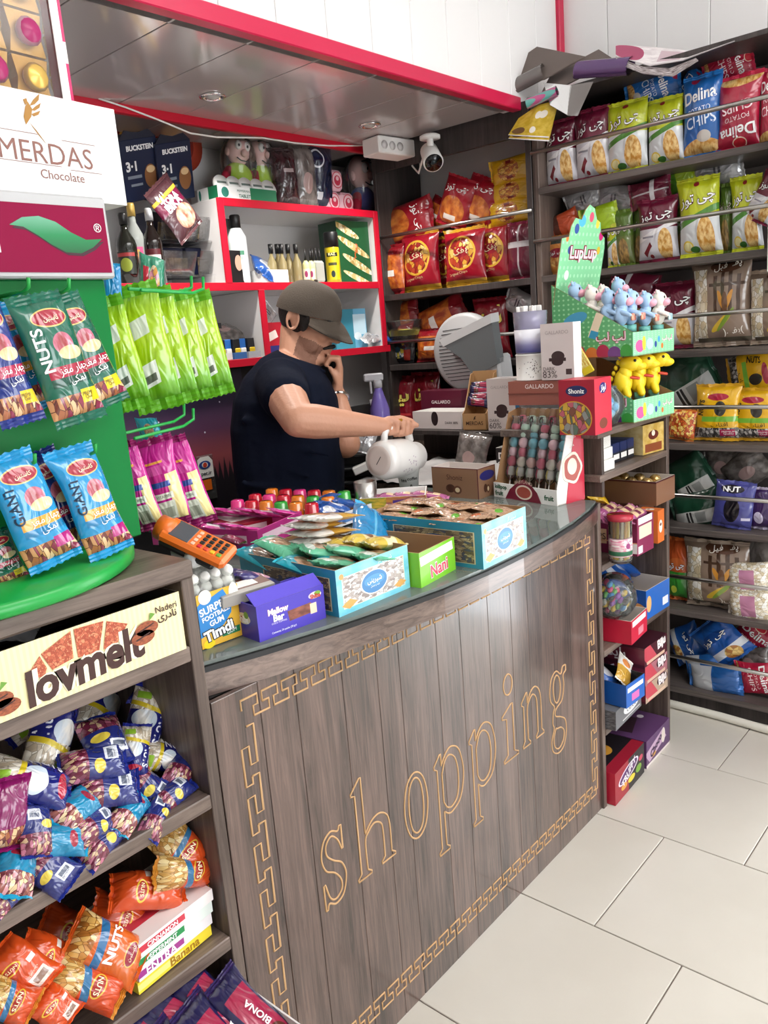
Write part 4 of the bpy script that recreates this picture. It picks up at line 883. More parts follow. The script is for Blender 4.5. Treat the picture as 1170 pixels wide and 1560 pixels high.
# contents of the left turquoise box
random.seed(5)
for k, (x, y, z, yaw, pi_, ro) in enumerate([(.115, .2, .078, 100, -80, 0), (.12, .195, .096, 106, -80, 4), (.125, .19, .113, 98, -82, -3), (.118, .2, .13, 104, -80, 0), (.13, .17, .146, 112, -80, 4)]):
    lay('white_sachet', b1, x+.02, y, z, yaw, pi_, ro, 'white and gold sachet in the turquoise box, %s of the stack' % ['lowest', 'second', 'third', 'fourth', 'topmost'][k], group='white sachets in a stack', sc=1.25)
for k, (x, y, yaw, z) in enumerate([(.165, .12, 60, .085), (.19, .1, 64, .09), (.2, .06, 75, .088)]):
    lay('wafer_roll', b1, x, y, z, yaw+20, -75, 0, 'rolled cream wafer at the right of the turquoise box, %s one' % ['back', 'middle', 'front'][k])
for k, (x, y, z, yaw, ro) in enumerate([(.045, .2, .1, 20, 10), (.085, .12, .092, 60, -8), (.125, .09, .086, 80, 14), (.06, .06, .08, 100, 0)]):
    lay('green_cookie', b1, x, y, z, yaw, -70, ro, 'mint green wrapped biscuit in the turquoise box, %s' % ['rear left', 'beside the sachets', 'by the wafer rolls', 'at the front'][k])
for k, (x, y, z, yaw, ro) in enumerate([(.03, .12, .076, 30, 10), (.08, .07, .072, 50, -8), (.03, .25, .078, 10, 0)]):
    lay('teal_cookie', b1, x, y, z, yaw, -72, ro, 'turquoise wrapped biscuit in the patterned box, %s' % ['left side', 'under the mint ones', 'rear corner'][k])
lay('green_cookie', b1, .155, .035, .074, 95, -75, 5, 'clear and mint wrapped biscuit at the front right of the patterned box')
# biscuits in the right turquoise box
k = 0
for yy in (.06, .14, .22, .29):
    for xx in (.045, .1, .155):
        if xx < b2['dims'][0]-.03:
            lay('brown_cookie', b2, xx+random.uniform(-.008, .008), yy, .086+.006*(k % 3), random.uniform(-30, 40)+90*(k % 2), -84, random.uniform(-5, 5), '%s brown wafer biscuit in the right turquoise box, %s row' % (['left', 'middle', 'right'][int(xx/.055)], ['front', 'second', 'third', 'rear'][int(yy/.075)]), group='brown wafer biscuits', sc=.86); k += 1
# purple bar box
mlf = cmat('violet_front', '4B3CB4', [('b', .62, .45, .18, .15, ('noi', 6, '6A3A30', '9A5A48'), 4), ('b', .82, .42, .05, .15, 'E9D2B8'), ('e', .86, .78, .1, .1, 'E9DDE6'), ('e', .9, .82, .05, .06, '7AA83A')])
mb_ = cpx('bar_box', 'purple box of marshmallow bars with an open flap, left of the turquoise box', 'box', (396, 979), (497, 941), CT, .088, .066, mlf, cmat('violet_side', '3E2F9E', [('e', .5, .55, .24, .16, 'E9E2C8'), ('e', .4, .52, .1, .09, 'C84A3A'), ('e', .6, .66, .08, .1, '6AA03A')]), open_=True, ins=mat('violet_inside', '5A4AC0', .5))
word(mb_, 'F', 'Mallow', .3, .72, .3, 'F6C6D2', bold=.06); word(mb_, 'F', 'Mallow', .3, .72, .29, 'FFFFFF', bold=.015, lift=.0005); word(mb_, 'F', 'Bar', .3, .52, .16, 'FFFFFF', bold=.04)
word(mb_, 'F', 'COCO TOPPING', .3, .38, .22, 'E9E2F6'); word(mb_, 'F', 'Contents: 24 packs (30 gr)', .36, .12, .36, 'FFFFFF')
word(mb_, 'F', 'Shiba', .86, .76, .16, 'C8402A', bold=.03, lift=.0006); word(mb_, 'L', 'Shiba', .5, .54, .4, 'FFFFFF', bold=.04, lift=.0006)
MB().box(0, mb_['dims'][0], .0, .0025, 0, .03, M=Matrix.Translation((0, .003, .066)) @ Matrix.Rotation(math.radians(-52), 4, 'X')).build('flap', mat('violet_flap', '5646C4', .5), mb_)
g = thing('chocolate_bar', 'brown and white chocolate bar box lying across the purple box', 'chocolate', inside(mb_, .02, .075, .078), math.radians(-8))
MB().box(-.055, .055, -.03, .03, -.011, .011, 0, .001, M=Matrix.Rotation(.16, 4, 'X')).build('carton', pmat('bar_sleeve', 'A9A49E', [('b', .5, .5, .5, .3, '6A3A2A')], coord='Generated'), g)
MB().box(-.048, .03, -.012, .012, .0113, .0118, M=Matrix.Rotation(.16, 4, 'X')).build('label', PAPER, g)
for k, (x, y, z, yw) in enumerate([(.08, .1, .075, 84), (.07, .13, .078, 80)]):
    lay('violet_bar', mb_, x, y, z, yw, -62, 0, 'dark violet wrapped bar behind the purple box, %s' % ['front one', 'rear one'][k], detail=True, sc=.8)
# gum jar
jr = thing('gum_jar', 'clear plastic jar of football gum with a blue and yellow label', 'jar', atz(326, 974, CT)+V((0, .012, .0)), math.radians(-4))
jw, jd, jh = .095, .085, .135
def rrect(w, d, r=.012, n=4):
    o = []
    for cx_, cy_, a0 in ((w/2-r, d/2-r, 0), (-w/2+r, d/2-r, 90), (-w/2+r, -d/2+r, 180), (w/2-r, -d/2+r, 270)):
        o += [(cx_+r*math.cos(math.radians(a0+90*k/n)), cy_+r*math.sin(math.radians(a0+90*k/n))) for k in range(n+1)]
    return o
def loft(rings, m=0, mb=None, capb=True, capt=True):
    mb = mb or MB(); n = len(rings[0]); vs = [q for r_ in rings for q in r_]
    fs = [(i*n+j, i*n+(j+1) % n, (i+1)*n+(j+1) % n, (i+1)*n+j) for i in range(len(rings)-1) for j in range(n)]
    if capb: fs.append(list(range(n))[::-1])
    if capt: fs.append([(len(rings)-1)*n+j for j in range(n)])
    return mb.add(vs, fs, m, True)
loft([[(x*s_, y*s_, z) for x, y in rrect(jw, jd)] for s_, z in ((.97, 0), (1, .006), (1, .1), (.95, .118), (.72, .13), (.72, .15))]).build('jar_body', clear('jar_plastic', 'F4F6F4', .05, .9), jr)
loft([[(x*s_, y*s_, z) for x, y in rrect(jw, jd)] for s_, z in ((.8, .146), (.82, .15), (.82, .17), (.78, .172))]).build('lid', clear('lid_plastic', 'F0F0EE', .1, .4), jr)
mb = MB(); random.seed(2)
for i in range(4):
    for j in range(4):
        for k in range(4): mb.ell((-.033+.022*i+random.uniform(-.003, .003), -.028+.019*j, .07+.018*k-.0), .0112, 10, 6)
for i in range(3):
    for j in range(3):
        for k in range(3): mb.ell((-.03+.03*i, -.025+.025*j, .012+.022*k), .0115, 8, 5)
mb.build('gumballs', mat('gum_white', 'F2F0EA', .35), jr, kind='stuff')
FMj = Matrix(((1, 0, 0, 0), (0, 0, -1, -jd/2-.001), (0, 1, 0, 0), (0, 0, 0, 1)))
patch(jr, FMj, rect(-.043, .002, .043, .1), mat('label_yellow', 'E9B63A', .4), name='label')
patch(jr, FMj, [(-.043, .022), (.006, .034), (.024, .052), (.026, .07), (.034, .078), (.018, .086), (.012, .098), (-.012, .09), (-.02, .096), (-.043, .08)], mat('label_blue', '2E86CE', .4), .0004, 'label')
patch(jr, FMj, rect(.0, .012, .038, .024), mat('label_green', '1E7A4A', .4), .0006, 'label')
patch(jr, FMj, oval(-.028, .008, .012, .008), mat('label_lemon', 'F2DA1E', .4), .0006, 'label')
patch(jr, FMj, oval(-.026, .093, .013, .013), mat('gum_white'), .0008, 'label'); patch(jr, FMj, oval(.033, .085, .01, .02), mat('gum_white'), .0008, 'label')
for st, x, y, wv, col, bd in (('SURPRISE', -.004, .073, .074, 'FFFFFF', .03), ('FOOTBALL', -.008, .058, .058, 'FFFFFF', .03), ('GUM', -.008, .045, .03, 'FFFFFF', .03), ('Timdi', -.006, .026, .066, '101820', .1), ('Timdi', -.006, .026, .062, 'FFFFFF', .04)):
    letters(jr, st, FMj, x, y, wv, None, inkm(col), bold=bd, rot=10, lift=.0010 if col == 'FFFFFF' else .0008)
letters(jr, 'GUM', FMj, .02, .018, .02, None, inkm('FFFFFF'), rot=8, lift=.001)
# card terminal resting tilted on the jar
pos = frame(atd(301, 827, 1.40), SR*.82+ST*.22+V((-.0, .0, -.42)), V((-.18, -.40, .89))) @ Matrix.Scale(.76, 4)
ct = thing('card_terminal', 'orange card payment terminal with keypad lying tilted above the gum jar', 'card terminal', M=pos)
orn = mat('orange_plastic', 'E8701E', .35, coat=.2)
MB().box(-.085, .085, -.038, .038, -.014, .014, 0, .008).build('body', orn, ct)
MB().box(-.082, .06, -.035, .035, -.03, -.0135, 0, .005).build('base', BLACK, ct)
MB().box(-.062, -.012, -.028, .028, .0138, .0152, 0, .001).build('screen', mat('screen_grey', '4A4C52', .2), ct)
for i in range(4): MB().box(-.006, .003, -.026+.0135*i, -.016+.0135*i, .0138, .016, 0, .0015).build('function_key', mat('pale_key', 'E9B9A0', .4), ct)
kc = [(BLACK, BLACK, BLACK, RED), (BLACK, BLACK, BLACK, mat('key_red', 'D9402A', .4)), (BLACK, BLACK, BLACK, mat('key_yellow', 'E9B81E', .4)), (BLACK, BLACK, BLACK, mat('key_green', '6AA03A', .4))]
for i in range(4):
    for j in range(4): MB().box(.01+.0165*i, .0215+.0165*i, .014-.0135*j, .0245-.0135*j, .0138, .0172, 0, .002).build('key', kc[i][j], ct)
MB().cyl((-.1, .0, -.005), (-.06, .0, -.005), .03, n=16).build('paper_housing', orn, ct)
# brown chocolate box, lollipop display
sb = cpx('chocolate_box', 'open brown chocolate box printed with round nuts beside the lollipop display', 'box', (660, 755), (730, 761), CT, .095, .094, cmat('brown_front', '8E6A50', [('e', .4, .3, .1, .14, '4A2A1C'), ('e', .55, .26, .09, .14, '5E3826'), ('e', .55, .26, .05, .08, 'D9C4A0'), ('b', 1, .5, .02, .6, '5A1A24'), ('b', .5, 1, .6, .03, '5A1A24')]), cmat('brown_side', '4E1A28'), open_=True, ins=mat('carton_inside', 'D6CCC6', .7))
word(sb, 'F', 'Shoniz', .5, .68, .34, '4A2418'); word(sb, 'R', 'Shoniz', .5, .72, .7, 'FFFFFF', bold=.02)
spot(sb, 'R', oval(.5, .72, .42, .16), '2A2A6E', .0004)
pa, pb_ = atz(759, 754, CT)+V((-.02, 0, 0)), atz(855, 769, CT)+V((-.02, 0, 0)); dv = pb_-pa
ang = math.degrees(math.atan2(dv.y, dv.x)); LW = dv.length
lp = thing('lollipop_display', 'red and white cardboard display of marshmallow lollipops in clear wrappers', 'display box', pa, math.radians(ang)); LD, LH = .115, .26
lp['dims'] = (LW, LD, LH)
mb = MB()
mb.box(0, LW, LD-.003, LD, 0, LH, 0).box(0, LW, 0, LD, 0, .003, 0)
mb.prism([(0, 0), (LD, 0), (LD, LH), (LD*.65, LH*.96), (.012, .05), (0, .045)], .003, 0, Matrix(((0, 1, 0, 0), (1, 0, 0, 0), (0, 0, 1, 0), (0, 0, 0, 1))))
mb.build('carton', CARD, lp)
Ms = Matrix(((0, 1, 0, LW-.003), (1, 0, 0, 0), (0, 0, 1, 0), (0, 0, 0, 1)))
MB().prism([(0, 0), (LD, 0), (LD, LH), (LD*.55, LH*.97), (0, .05)], .003, 0, Ms).build('side_flap', PAPER, lp)
FR = facem('R', LW, LD, LH)
patch(lp, FR, [(LD*.3, .0), (LD, 0), (LD, LH), (LD*.78, LH*.985), (LD*.5, .12)], mat('carton_red', 'C01E3A', .4), .0003)
patch(lp, FR, oval(LD*.55, .1, .042, .045, 26, 0, .06), mat('ink_EAD9C8', 'EAD9C8', .4), .0007); patch(lp, FR, oval(LD*.55, .1, .034, .037, 26, 0, .06), mat('ink_A8483A', 'A8483A', .4), .001); patch(lp, FR, oval(LD*.55, .105, .02, .024), mat('ink_EAD9C8'), .0013)
letters(lp, 'لالیپاپ', FR, LD*.6, .19, .07, None, inkm('F2E2D8'), rot=70, lift=.001)
MB().box(0, LW, -.002, .001, 0, .045).build('front_lip', PAPER, lp)
FL_ = facem('F', LW, LD, LH)
patch(lp, FL_, [(.05, 0), (LW-.06, 0), (LW-.075, .03), (LW*.62, .05), (LW*.5, .066), (LW*.38, .05), (.07, .03)], mat('carton_wine', '7A1430', .4), .0022)
patch(lp, FL_, oval(LW*.5, .026, .034, .022), mat('ink_EAD9C8'), .0026); patch(lp, FL_, oval(LW*.5, .026, .028, .017), mat('ink_A8483A'), .003)
letters(lp, 'BABYLAND', FL_, LW*.5, .052, .07, None, inkm('E9C8B8'), arc=.006, lift=.003); letters(lp, 'lollipop', FL_, .032, .032, .05, None, inkm('1A5A3A'), bold=.03, lift=.0024); letters(lp, 'fruit', FL_, .024, .014, .034, None, inkm('1A5A3A'), bold=.03, lift=.0024); letters(lp, 'fruit', FL_, LW-.03, .02, .036, None, inkm('1A5A3A'), bold=.03, lift=.0024)
lpm = Matrix.Translation(pa) @ Matrix.Rotation(math.radians(ang), 4, 'Z')
cols = ['F4CCD6', 'CDEBD8', 'F6EEDF', 'F0C2BA', '6AB8C8', 'E6D86A', 'D95A78', 'F8E2E6']
def lolly(k, row):
    r = thing('marshmallow_lollipop', 'x', 'lollipop'); seq = random.Random(k*7+row)
    MB().cyl((0, 0, -.01), (0, 0, .05), .0022, n=6).build('stick', PAPER, r); z = .05
    for j in range(6):
        mm = mat('sweet_'+seq.choice(cols), None) if False else None
        c_ = seq.choice(cols); m1 = mat('sweet_'+c_, c_, .5); hh = [.03, .022, .028, .022, .018, .024][j]
        if j in (1, 3): MB().lathe([(0, 0), (.013, .002), (.015, .008), (.013, .014), (0, .016)], 14, 0, Matrix.Translation((0, .008, z+.015)) @ Matrix.Rotation(math.pi/2, 4, 'X') @ Matrix.Diagonal((1.15, 1.15, 1, 1))).build('marshmallow', m1, r); hh = .03
        elif j == 0: MB().lathe([(0, 0), (.012, .002), (.014, .012), (.012, hh-.003), (0, hh)], 14, 0, Matrix.Translation((0, 0, z))).build('marshmallow', pmat('twist_'+c_, ('str', 5, c_, 'F6F2EC'), (), .5, coord='Object'), r)
        else: MB().lathe([(0, 0), (.011, .002), (.0135, hh*.5), (.011, hh-.002), (0, hh)], 14, 0, Matrix.Translation((0, 0, z))).build('marshmallow', m1, r)
        z += hh
    MB().lathe([(.004, .035), (.0165, .05), (.0175, z*.6), (.0165, z), (.012, z+.012), (.018, z+.022)], 12, 0).build('wrapper', FILM, r)
    return r
random.seed(8)
base = [lolly(0, 0), lolly(1, 0), lolly(2, 0)]
pl = ['leftmost', 'second from the left', 'third from the left', 'fourth from the left', 'fifth from the left', 'rightmost']
for k in range(6):
    for row in range(2):
        M = lpm @ Matrix.Translation((.028+.04*k, .034+.035*row, .0+.022*row+.012)) @ Matrix.Rotation(-.22, 4, 'X')
        lab = '%s marshmallow lollipop in the %s row of the display' % (pl[k], 'front' if row == 0 else 'back')
        n = k+6*row
        if n < 3: base[n].matrix_world = M; base[n]['label'] = lab; base[n]['group'] = 'marshmallow lollipops'
        else: copy_thing(base[n % 3], lab, M, group='marshmallow lollipops')
# red chocolate box on the sweet shelf's top
rbs = cmat('redbox_side', 'D02A40', [('e', .5, .82, .22, .1, '2A1E6E'), ('e', .5, .18, .24, .1, '7A3A2A')])
rb = carton('chocolate_box', 'red gift box with a picture of wrapped chocolates above the lollipops', 'box', (2.0, 1.113, 1.192), -88, .105, .108, .15, cmat('redbox_front', 'A0182E', [('e', .4, .3, .52, .32, 'C9962E'), ('e', .4, .3, .49, .3, ('vor', 6, ['7A4A3A', 'C9A03A', '5A6A5A', 'B85A6A', '8A8A86'])), ('e', .5, .8, .3, .1, '1E2456')]), cmat('redbox_side', 'D02A40', [('e', .5, .82, .22, .1, '2A1E6E'), ('e', .5, .18, .24, .1, '7A3A2A')]), rbs, T=mat('carton_red'))
word(rb, 'F', 'Shoniz', .5, .8, .44, 'FFFFFF', bold=.02); word(rb, 'R', 'لوبز'.replace('ب', 'ن'), .5, .82, .3, 'FFFFFF', bold=.03)
# ------------------------------------------------------------------ green toy-lollipop displays
gdot = ('dot', 16, '5FAE70', '9AD6A0'); gdl = ('dot', 12, '8EDCA4', 'B4EEC2')
gs = cmat('toy_side', gdot, [('e', .08, .06, .07, .09, 'D9702E'), ('e', .2, .05, .07, .09, '2E8A3A'), ('e', .34, .07, .08, .1, 'C83A6A'), ('e', .5, .05, .08, .09, 'D97A3A'), ('e', .64, .07, .08, .1, 'B01E4A'), ('e', .78, .05, .08, .09, '6A2A7A'), ('e', .92, .06, .07, .1, '3A9A3A'), ('e', .3, .52, .16, .08, '4AA0C6', 20), ('b', .56, .42, .05, .16, 'F0DCC0', -20), ('b', .53, .3, .05, .05, '3A9AC6', -20)])
gf = cmat('toy_front', gdl, [('e', .16, .4, .1, .26, 'E85A9A'), ('e', .26, .5, .04, .3, 'F0E03A'), ('e', .4, .45, .08, .24, 'B8D2F0'), ('e', .54, .4, .03, .14, '2E4A9A'), ('e', .62, .6, .03, .14, '4AA0D2'), ('e', .7, .3, .03, .12, 'D97A3A')])
gh = cmat('toy_header', gdl, [('e', .4, .84, .08, .06, '5AC0E0'), ('e', .3, .76, .05, .05, '3A5AA8'), ('e', .6, .88, .05, .05, 'E85A7A'), ('e', .76, .82, .04, .05, 'F0D84A'), ('e', .88, .7, .05, .05, 'D02A7A'), ('e', .2, .55, .04, .04, '3A4A9A'), ('e', .2, .3, .05, .05, 'F2F2F2'), ('e', .86, .55, .04, .04, 'E0C03A'), ('e', .12, .66, .03, .03, 'E8803A')])
DW, DD = .236, .275; da = -6.34; dp = V((2.25, 1.009, 0))
def toy_box(label, z, top, header):
    r = thing('toy_display', label, 'display box', (dp.x, dp.y, z), math.radians(da)); r['dims'] = (DW, DD, top)
    lip = .068
    mb = MB().box(0, DW, 0, DD, 0, .003, 1); U = [(0, 0), (1, 0), (1, 1), (0, 1)]
    mb.box(.001, DW-.001, DD-.003, DD, .003, top, 1); mb.build('carton', [gf, CARD], r)
    MB().add([(0, 0, 0), (DW, 0, 0), (DW, 0, lip), (0, 0, lip)], [(0, 1, 2, 3)], 0, uv=U).add([(0, .003, 0), (DW, .003, 0), (DW, .003, lip), (0, .003, lip)], [(3, 2, 1, 0)], 1).build('front_lip', [gf, CARD], r)
    for x, fl in ((0, 0), (DW, 1)):
        vs = [(x, 0, 0), (x, DD, 0), (x, DD, top), (x, .0, lip)]; uv = [(1, 0), (0, 0), (0, 1), (1, lip/top)]
        MB().add(vs, [(0, 3, 2, 1) if not fl else (0, 1, 2, 3)], 0, uv=uv).add([(a+(.003 if not fl else -.003), b_, c_) for a, b_, c_ in vs], [(0, 1, 2, 3) if not fl else (3, 2, 1, 0)], 1).build('side_panel', [gs, CARD], r)
    letters(r, 'لپ لپ', facem('L', DW, DD, top), DD*.74, .055, .1, None, inkm('8E1A3A'), bold=.08); letters(r, 'لپ لپ', facem('L', DW, DD, top), DD*.74, .055, .1, None, inkm('F6D2DC'), bold=.02, lift=.0006)
    letters(r, 'لپ لپ', facem('F', DW, DD, top), DW*.82, .04, .056, None, inkm('C84A7A'), bold=.07); letters(r, 'لپ لپ', facem('F', DW, DD, top), DW*.82, .04, .056, None, inkm('FFFFFF'), bold=.02, lift=.0006)
    if header:
        poly = [(0, 0), (DW, 0), (DW, .17), (DW*.97, .2), (DW*.86, .215), (DW*.82, .245), (DW*.72, .255), (DW*.64, .285), (DW*.52, .295), (DW*.44, .28), (DW*.38, .25), (DW*.24, .255), (DW*.17, .23), (DW*.15, .2), (0, .195)]
        Mh = Matrix.Translation((0, DD-.006, top-.06)) @ Matrix.Rotation(.2, 4, 'X')
        uv = [(x/DW, z_/.295) for x, z_ in poly]
        mb = MB().add([tuple(Mh @ V((x, 0, z_))) for x, z_ in poly], [list(range(len(poly)))], 0, uv=uv)
        mb.add([tuple(Mh @ V((x, .003, z_))) for x, z_ in poly], [list(range(len(poly)))[::-1]], 1)
        n = len(poly)
        mb.add([tuple(Mh @ V((x, y_, z_))) for y_ in (0, .003) for x, z_ in poly], [((i+1) % n, i, n+i, n+(i+1) % n) for i in range(n)], 1)
        mb.build('header_card', [gh, CARD], r)
        FH = Mh @ Matrix(((1, 0, 0, 0), (0, 0, -1, -.0008), (0, 1, 0, 0), (0, 0, 0, 1)))
        letters(r, 'LupLup', FH, DW*.52, .15, .15, None, inkm('8E1A3A'), bold=.1); letters(r, 'LupLup', FH, DW*.52, .15, .145, None, inkm('FBE2EA'), bold=.03, lift=.0008)
    return r
lowd = toy_box('green dotted display box of yellow toy lollipops on the sweet shelf', 1.192, .19, False)
upd = toy_box('green dotted display box with a tall header, stacked above the yellow toys', 1.385, .225, True)
dm = Matrix.Rotation(math.radians(da), 4, 'Z')
def toy(kind, label, x, y, z, rz, c1, c2, base=None):
    M = Matrix.Translation(V((dp.x, dp.y, z))+dm @ V((x, y, 0))) @ Matrix.Rotation(math.radians(da+rz), 4, 'Z') @ Matrix.Scale(1.15 if kind == 'dragon' else 1.12, 4)
    r = thing('toy_lollipop', label, 'toy', M=M, group='toy lollipops')
    m1, m2, mt = mat('toy_'+c1, c1, .35), mat('toy_'+c2, c2, .4), mat('toy_mint', '7AC8BC', .3)
    MB().lathe([(.0, 0), (.011, 0), (.011, .05), (.013, .052), (.013, .066), (0, .066)], 12).build('sweet_tube', clear('tube_plastic', 'F2E6D8', .08, .5), r)
    MB().lathe([(0, .05), (.0145, .05), (.0145, .068), (0, .068)], 14).build('cap', mt, r)
    mb = MB(); rnd = random.Random(3)
    for q in range(9): mb.ell((rnd.uniform(-.005, .005), rnd.uniform(-.005, .005), .006+.005*q), .0038, 6, 4)
    mb.build('sweets', mat('sweets_mix', 'C98A4A', .4), r, kind='stuff')
    if kind == 'dragon':
        mb = MB().ell((0, 0, .092), (.02, .018, .026)).ell((0, -.004, .132), (.02, .019, .021)).ell((0, -.004, .112), (.014, .013, .02))
        for s_ in (-1, 1): mb.cap((s_*.015, -.006, .1), (s_*.024, -.026, .092), .0065, .005, 8).ell((s_*.012, .0, .152), (.005, .004, .006), 8, 6)
        mb.ell((0, .02, .086), (.008, .016, .008), 10, 6).build('figure', m1, r)
        MB().ell((0, -.019, .126), (.015, .013, .011)).build('muzzle', m2, r)
        mb = MB()
        for s_ in (-1, 1): mb.ell((s_*.011, -.0185, .138), (.003, .002, .004), 8, 6)
        mb.build('eye', BLACK, r)
        mb = MB()
        for q in range(3): mb.ell((0, .004+.004*q, .155-.005*q), (.004, .003, .005), 8, 6)
        mb.build('crest', m2, r)
        MB().box(-.022, .022, -.034, -.028, .078, .096, 0, .002).build('banner', pmat('toy_banner_'+c1, ('noi', 60, 'C83A4A', 'F0C8A0') if c1 != 'F4EDE2' else ('noi', 60, '5AB0C6', 'E9F2F0'), (), .4, coord='Object'), r)
    else:
        mb = MB().ell((0, .006, .1), (.024, .024, .034)).ell((0, -.014, .148), (.022, .03, .021)).ell((0, -.034, .14), (.015, .02, .012)).ell((0, 0, .122), (.02, .018, .024)).cap((0, .02, .09), (0, .048, .074), .014, .004, 8)
        for s_ in (-1, 1): mb.cap((s_*.012, .0, .085), (s_*.015, -.006, .066), .012, .01, 8)
        for q in range(5): mb.ell((0, .012+.006*q, .166-.014*q), (.003, .006, .007), 6, 5)
        mb.build('figure', m1, r)
        mb = MB()
        for s_ in (-1, 1): mb.cap((s_*.016, -.016, .112), (s_*.012, -.034, .108), .0035, .003, 8)
        mb.build('arm', m2, r)
        mb = MB()
        for s_ in (-1, 1): mb.ell((s_*.019, -.026, .156), (.003, .004, .004), 8, 6)
        mb.build('eye', BLACK, r)
    return r
tb = 1.388
ff = -8
BL, CR_, PK = 'A6C8EA', 'F4EDE2', 'F2AFC0'
sp_ = [(.205, .035, CR_, 0, 'cream toy lollipop at the front right of the upper display'), (.135, .04, BL, .0, 'pale blue toy lollipop second from the right in the upper display'),
       (.065, .045, BL, .008, 'pale blue toy lollipop in the middle of the upper display'), (.03, .055, BL, .008, 'pale blue toy lollipop left of the middle in the upper display'),
       (.03, .1, BL, .016, 'pale blue toy lollipop nearest the dotted side wall'), (.035, .16, CR_, .03, 'cream toy lollipop behind the side wall of the upper display'), (.085, .15, CR_, .03, 'cream toy lollipop in the back row of the upper display'), (.15, .14, BL, .05, 'blue toy lollipop raised at the back of the upper display'), (.03, .215, BL, .045, 'blue toy lollipop deep in the corner of the upper display')]
t0 = None
for x, y, c1, dz, lab in sp_:
    toy('dragon', lab, x, y, tb+dz, 20, c1, PK)
yl = 'F2D21E'
for x, y, lab in ((.04, .05, 'yellow dinosaur toy lollipop at the left of the lower display'), (.11, .045, 'yellow dinosaur toy lollipop in the middle of the lower display'), (.185, .04, 'yellow dinosaur toy lollipop at the right of the lower display')):
    toy('dino', lab, x, y, 1.197, 28, yl, 'C8402A')
bw = thing('glass_bowl', 'round clear jar of blue toys in front of the lower green display', 'jar', (2.185, 1.085, 1.192))
MB().lathe([(.03, 0), (.05, .006), (.072, .05), (.07, .085), (.05, .11), (.052, .115)], 24).build('bowl', clear('bowl_glass', 'EAF6F6', .03, .93), bw)
mb = MB(); rnd = random.Random(4)
for q in range(14): mb.ell((rnd.uniform(-.04, .04), rnd.uniform(-.04, .04), .02+rnd.uniform(0, .055)), (.016, .013, .015), 8, 6)
mb.build('toys', pmat('bowl_toys', ('noi', 18, '4A9AD2', 'BFE0EA'), (), .4, coord='Object'), bw, kind='stuff')
bt = thing('tattoo_packet', 'yellow and clear gum packet stuck upright in the round jar', 'packet', M=frame(atd(884, 545, 2.42), SR*.5+V((0, 0, -.9)), -SR*.5+ST*.8))
MB().box(-.055, .055, -.018, .018, -.004, .004, 0, .002).build('sleeve', pmat('gum_yellow', 'E9CE2E', [('b', .5, .5, .3, .5, ('noi', 9, 'D9A22E', 'F6EE9A'))], coord='Generated'), bt)
MB().box(-.055, .055, -.026, -.019, -.004, .004).build('stick', PAPER, bt)
# ------------------------------------------------------------------ behind the front row on the counter
JZ = 1.0
def tray(name, label, A, Bp, z, D, H, F, ins, **k): return cpx(name, label, 'tray', A, Bp, z, D, H, F, ins=ins, open_=True, **k)
pinkin = mat('pink_white', 'E9D9DE', .6)
jt = tray('jelly_tray', 'white and pink tray of red, orange and green jelly cups', (482, 808), (548, 780), JZ, .34, .04, cmat('jelly_front', 'B0203A', [('b', .5, .5, .5, .2, 'E9A03A')]), pinkin)
jw_, jd_, _ = jt['dims']; random.seed(11)
jc = ['C8102E', 'E8801E', '2EA83A', 'E8801E', 'C8102E', 'E83A8A']; nm = ['red', 'orange', 'green', 'orange', 'red', 'pink']
cupm = {c_: mat('jelly_'+c_, c_, .12, coat=1) for c_ in set(jc)}
cupme = {c_: MB().lathe([(0, .045), (.014, .045), (.019, .042), (.022, .006), (.026, .003), (.026, .0), (0, 0)][::-1], 16).mesh('cup', cupm[c_]) for c_ in cupm}
rows = ['front', 'second', 'third', 'fourth', 'fifth', 'back']
for j in range(6):
    for i in range(3):
        q = (i+j) % 6; x = .03+i*(jw_-.06)/2; y = .03+j*.053
        r = thing('jelly_cup', '%s jelly cup in the %s row of the tray, %s' % (nm[q], rows[j], ['left', 'middle', 'right'][i]), 'jelly cup', inside(jt, x, y, .024), random.uniform(0, 3), 'jelly cups in the tray')
        link('cup', cupme[jc[q]], r)
mt_ = tray('candy_tray', 'magenta tray of pink and white sachets left of the jelly cups', (395, 838), (462, 806), JZ+.004, .34, .05, cmat('magenta_front', 'B01E78', [('b', .5, .5, .4, .2, 'E9C9D9')]), mat('magenta_inside', 'D24A9A', .5))
style('pink_sachet', .05, .08, .014, 'D9309A', [('b', .5, .5, .3, .3, 'F0E6EA'), ('b', .3, .3, .2, .1, '6A2A7A'), ('b', .7, .7, .16, .1, '3A2A5A')], 'E86AB4', [], .3)
style('berry_candy', .035, .055, .018, '7A1440', [('e', .5, .5, .3, .3, '9E1E50')], '4A6A2A', [], .3)
style('green_strip', .06, .16, .02, '2E6A5A', [('b', .5, .5, .3, .4, '4A8A7A')], '3A7A6A', [], .3)
mw, md, _ = mt_['dims']; n = 0
for j in range(6):
    for i in range(2):
        lay('pink_sachet', mt_, .03+i*(mw-.05), .04+.055*j, .046+.006*((i+j) % 2), 70+random.uniform(-30, 30), -72, random.uniform(-10, 10), 'pink and white sachet in the magenta tray, %s row, %s side' % (rows[j], ['left', 'right'][i]), group='pink sachets'); n += 1
for k in range(4):
    lay('berry_candy', mt_, -.02-.03*(k % 2), .06+.05*k, .03, 40*k, -70, 0, 'dark red berry sweet wrapper beside the magenta tray, %s' % rows[k], group='berry sweets')
for k in range(3):
    lay('green_strip', jt, -.06-.07*k, .36, .035, 60, -80, 4*k, 'dark green sweet packet behind the trays, %s' % ['right one', 'middle one', 'left one'][k])
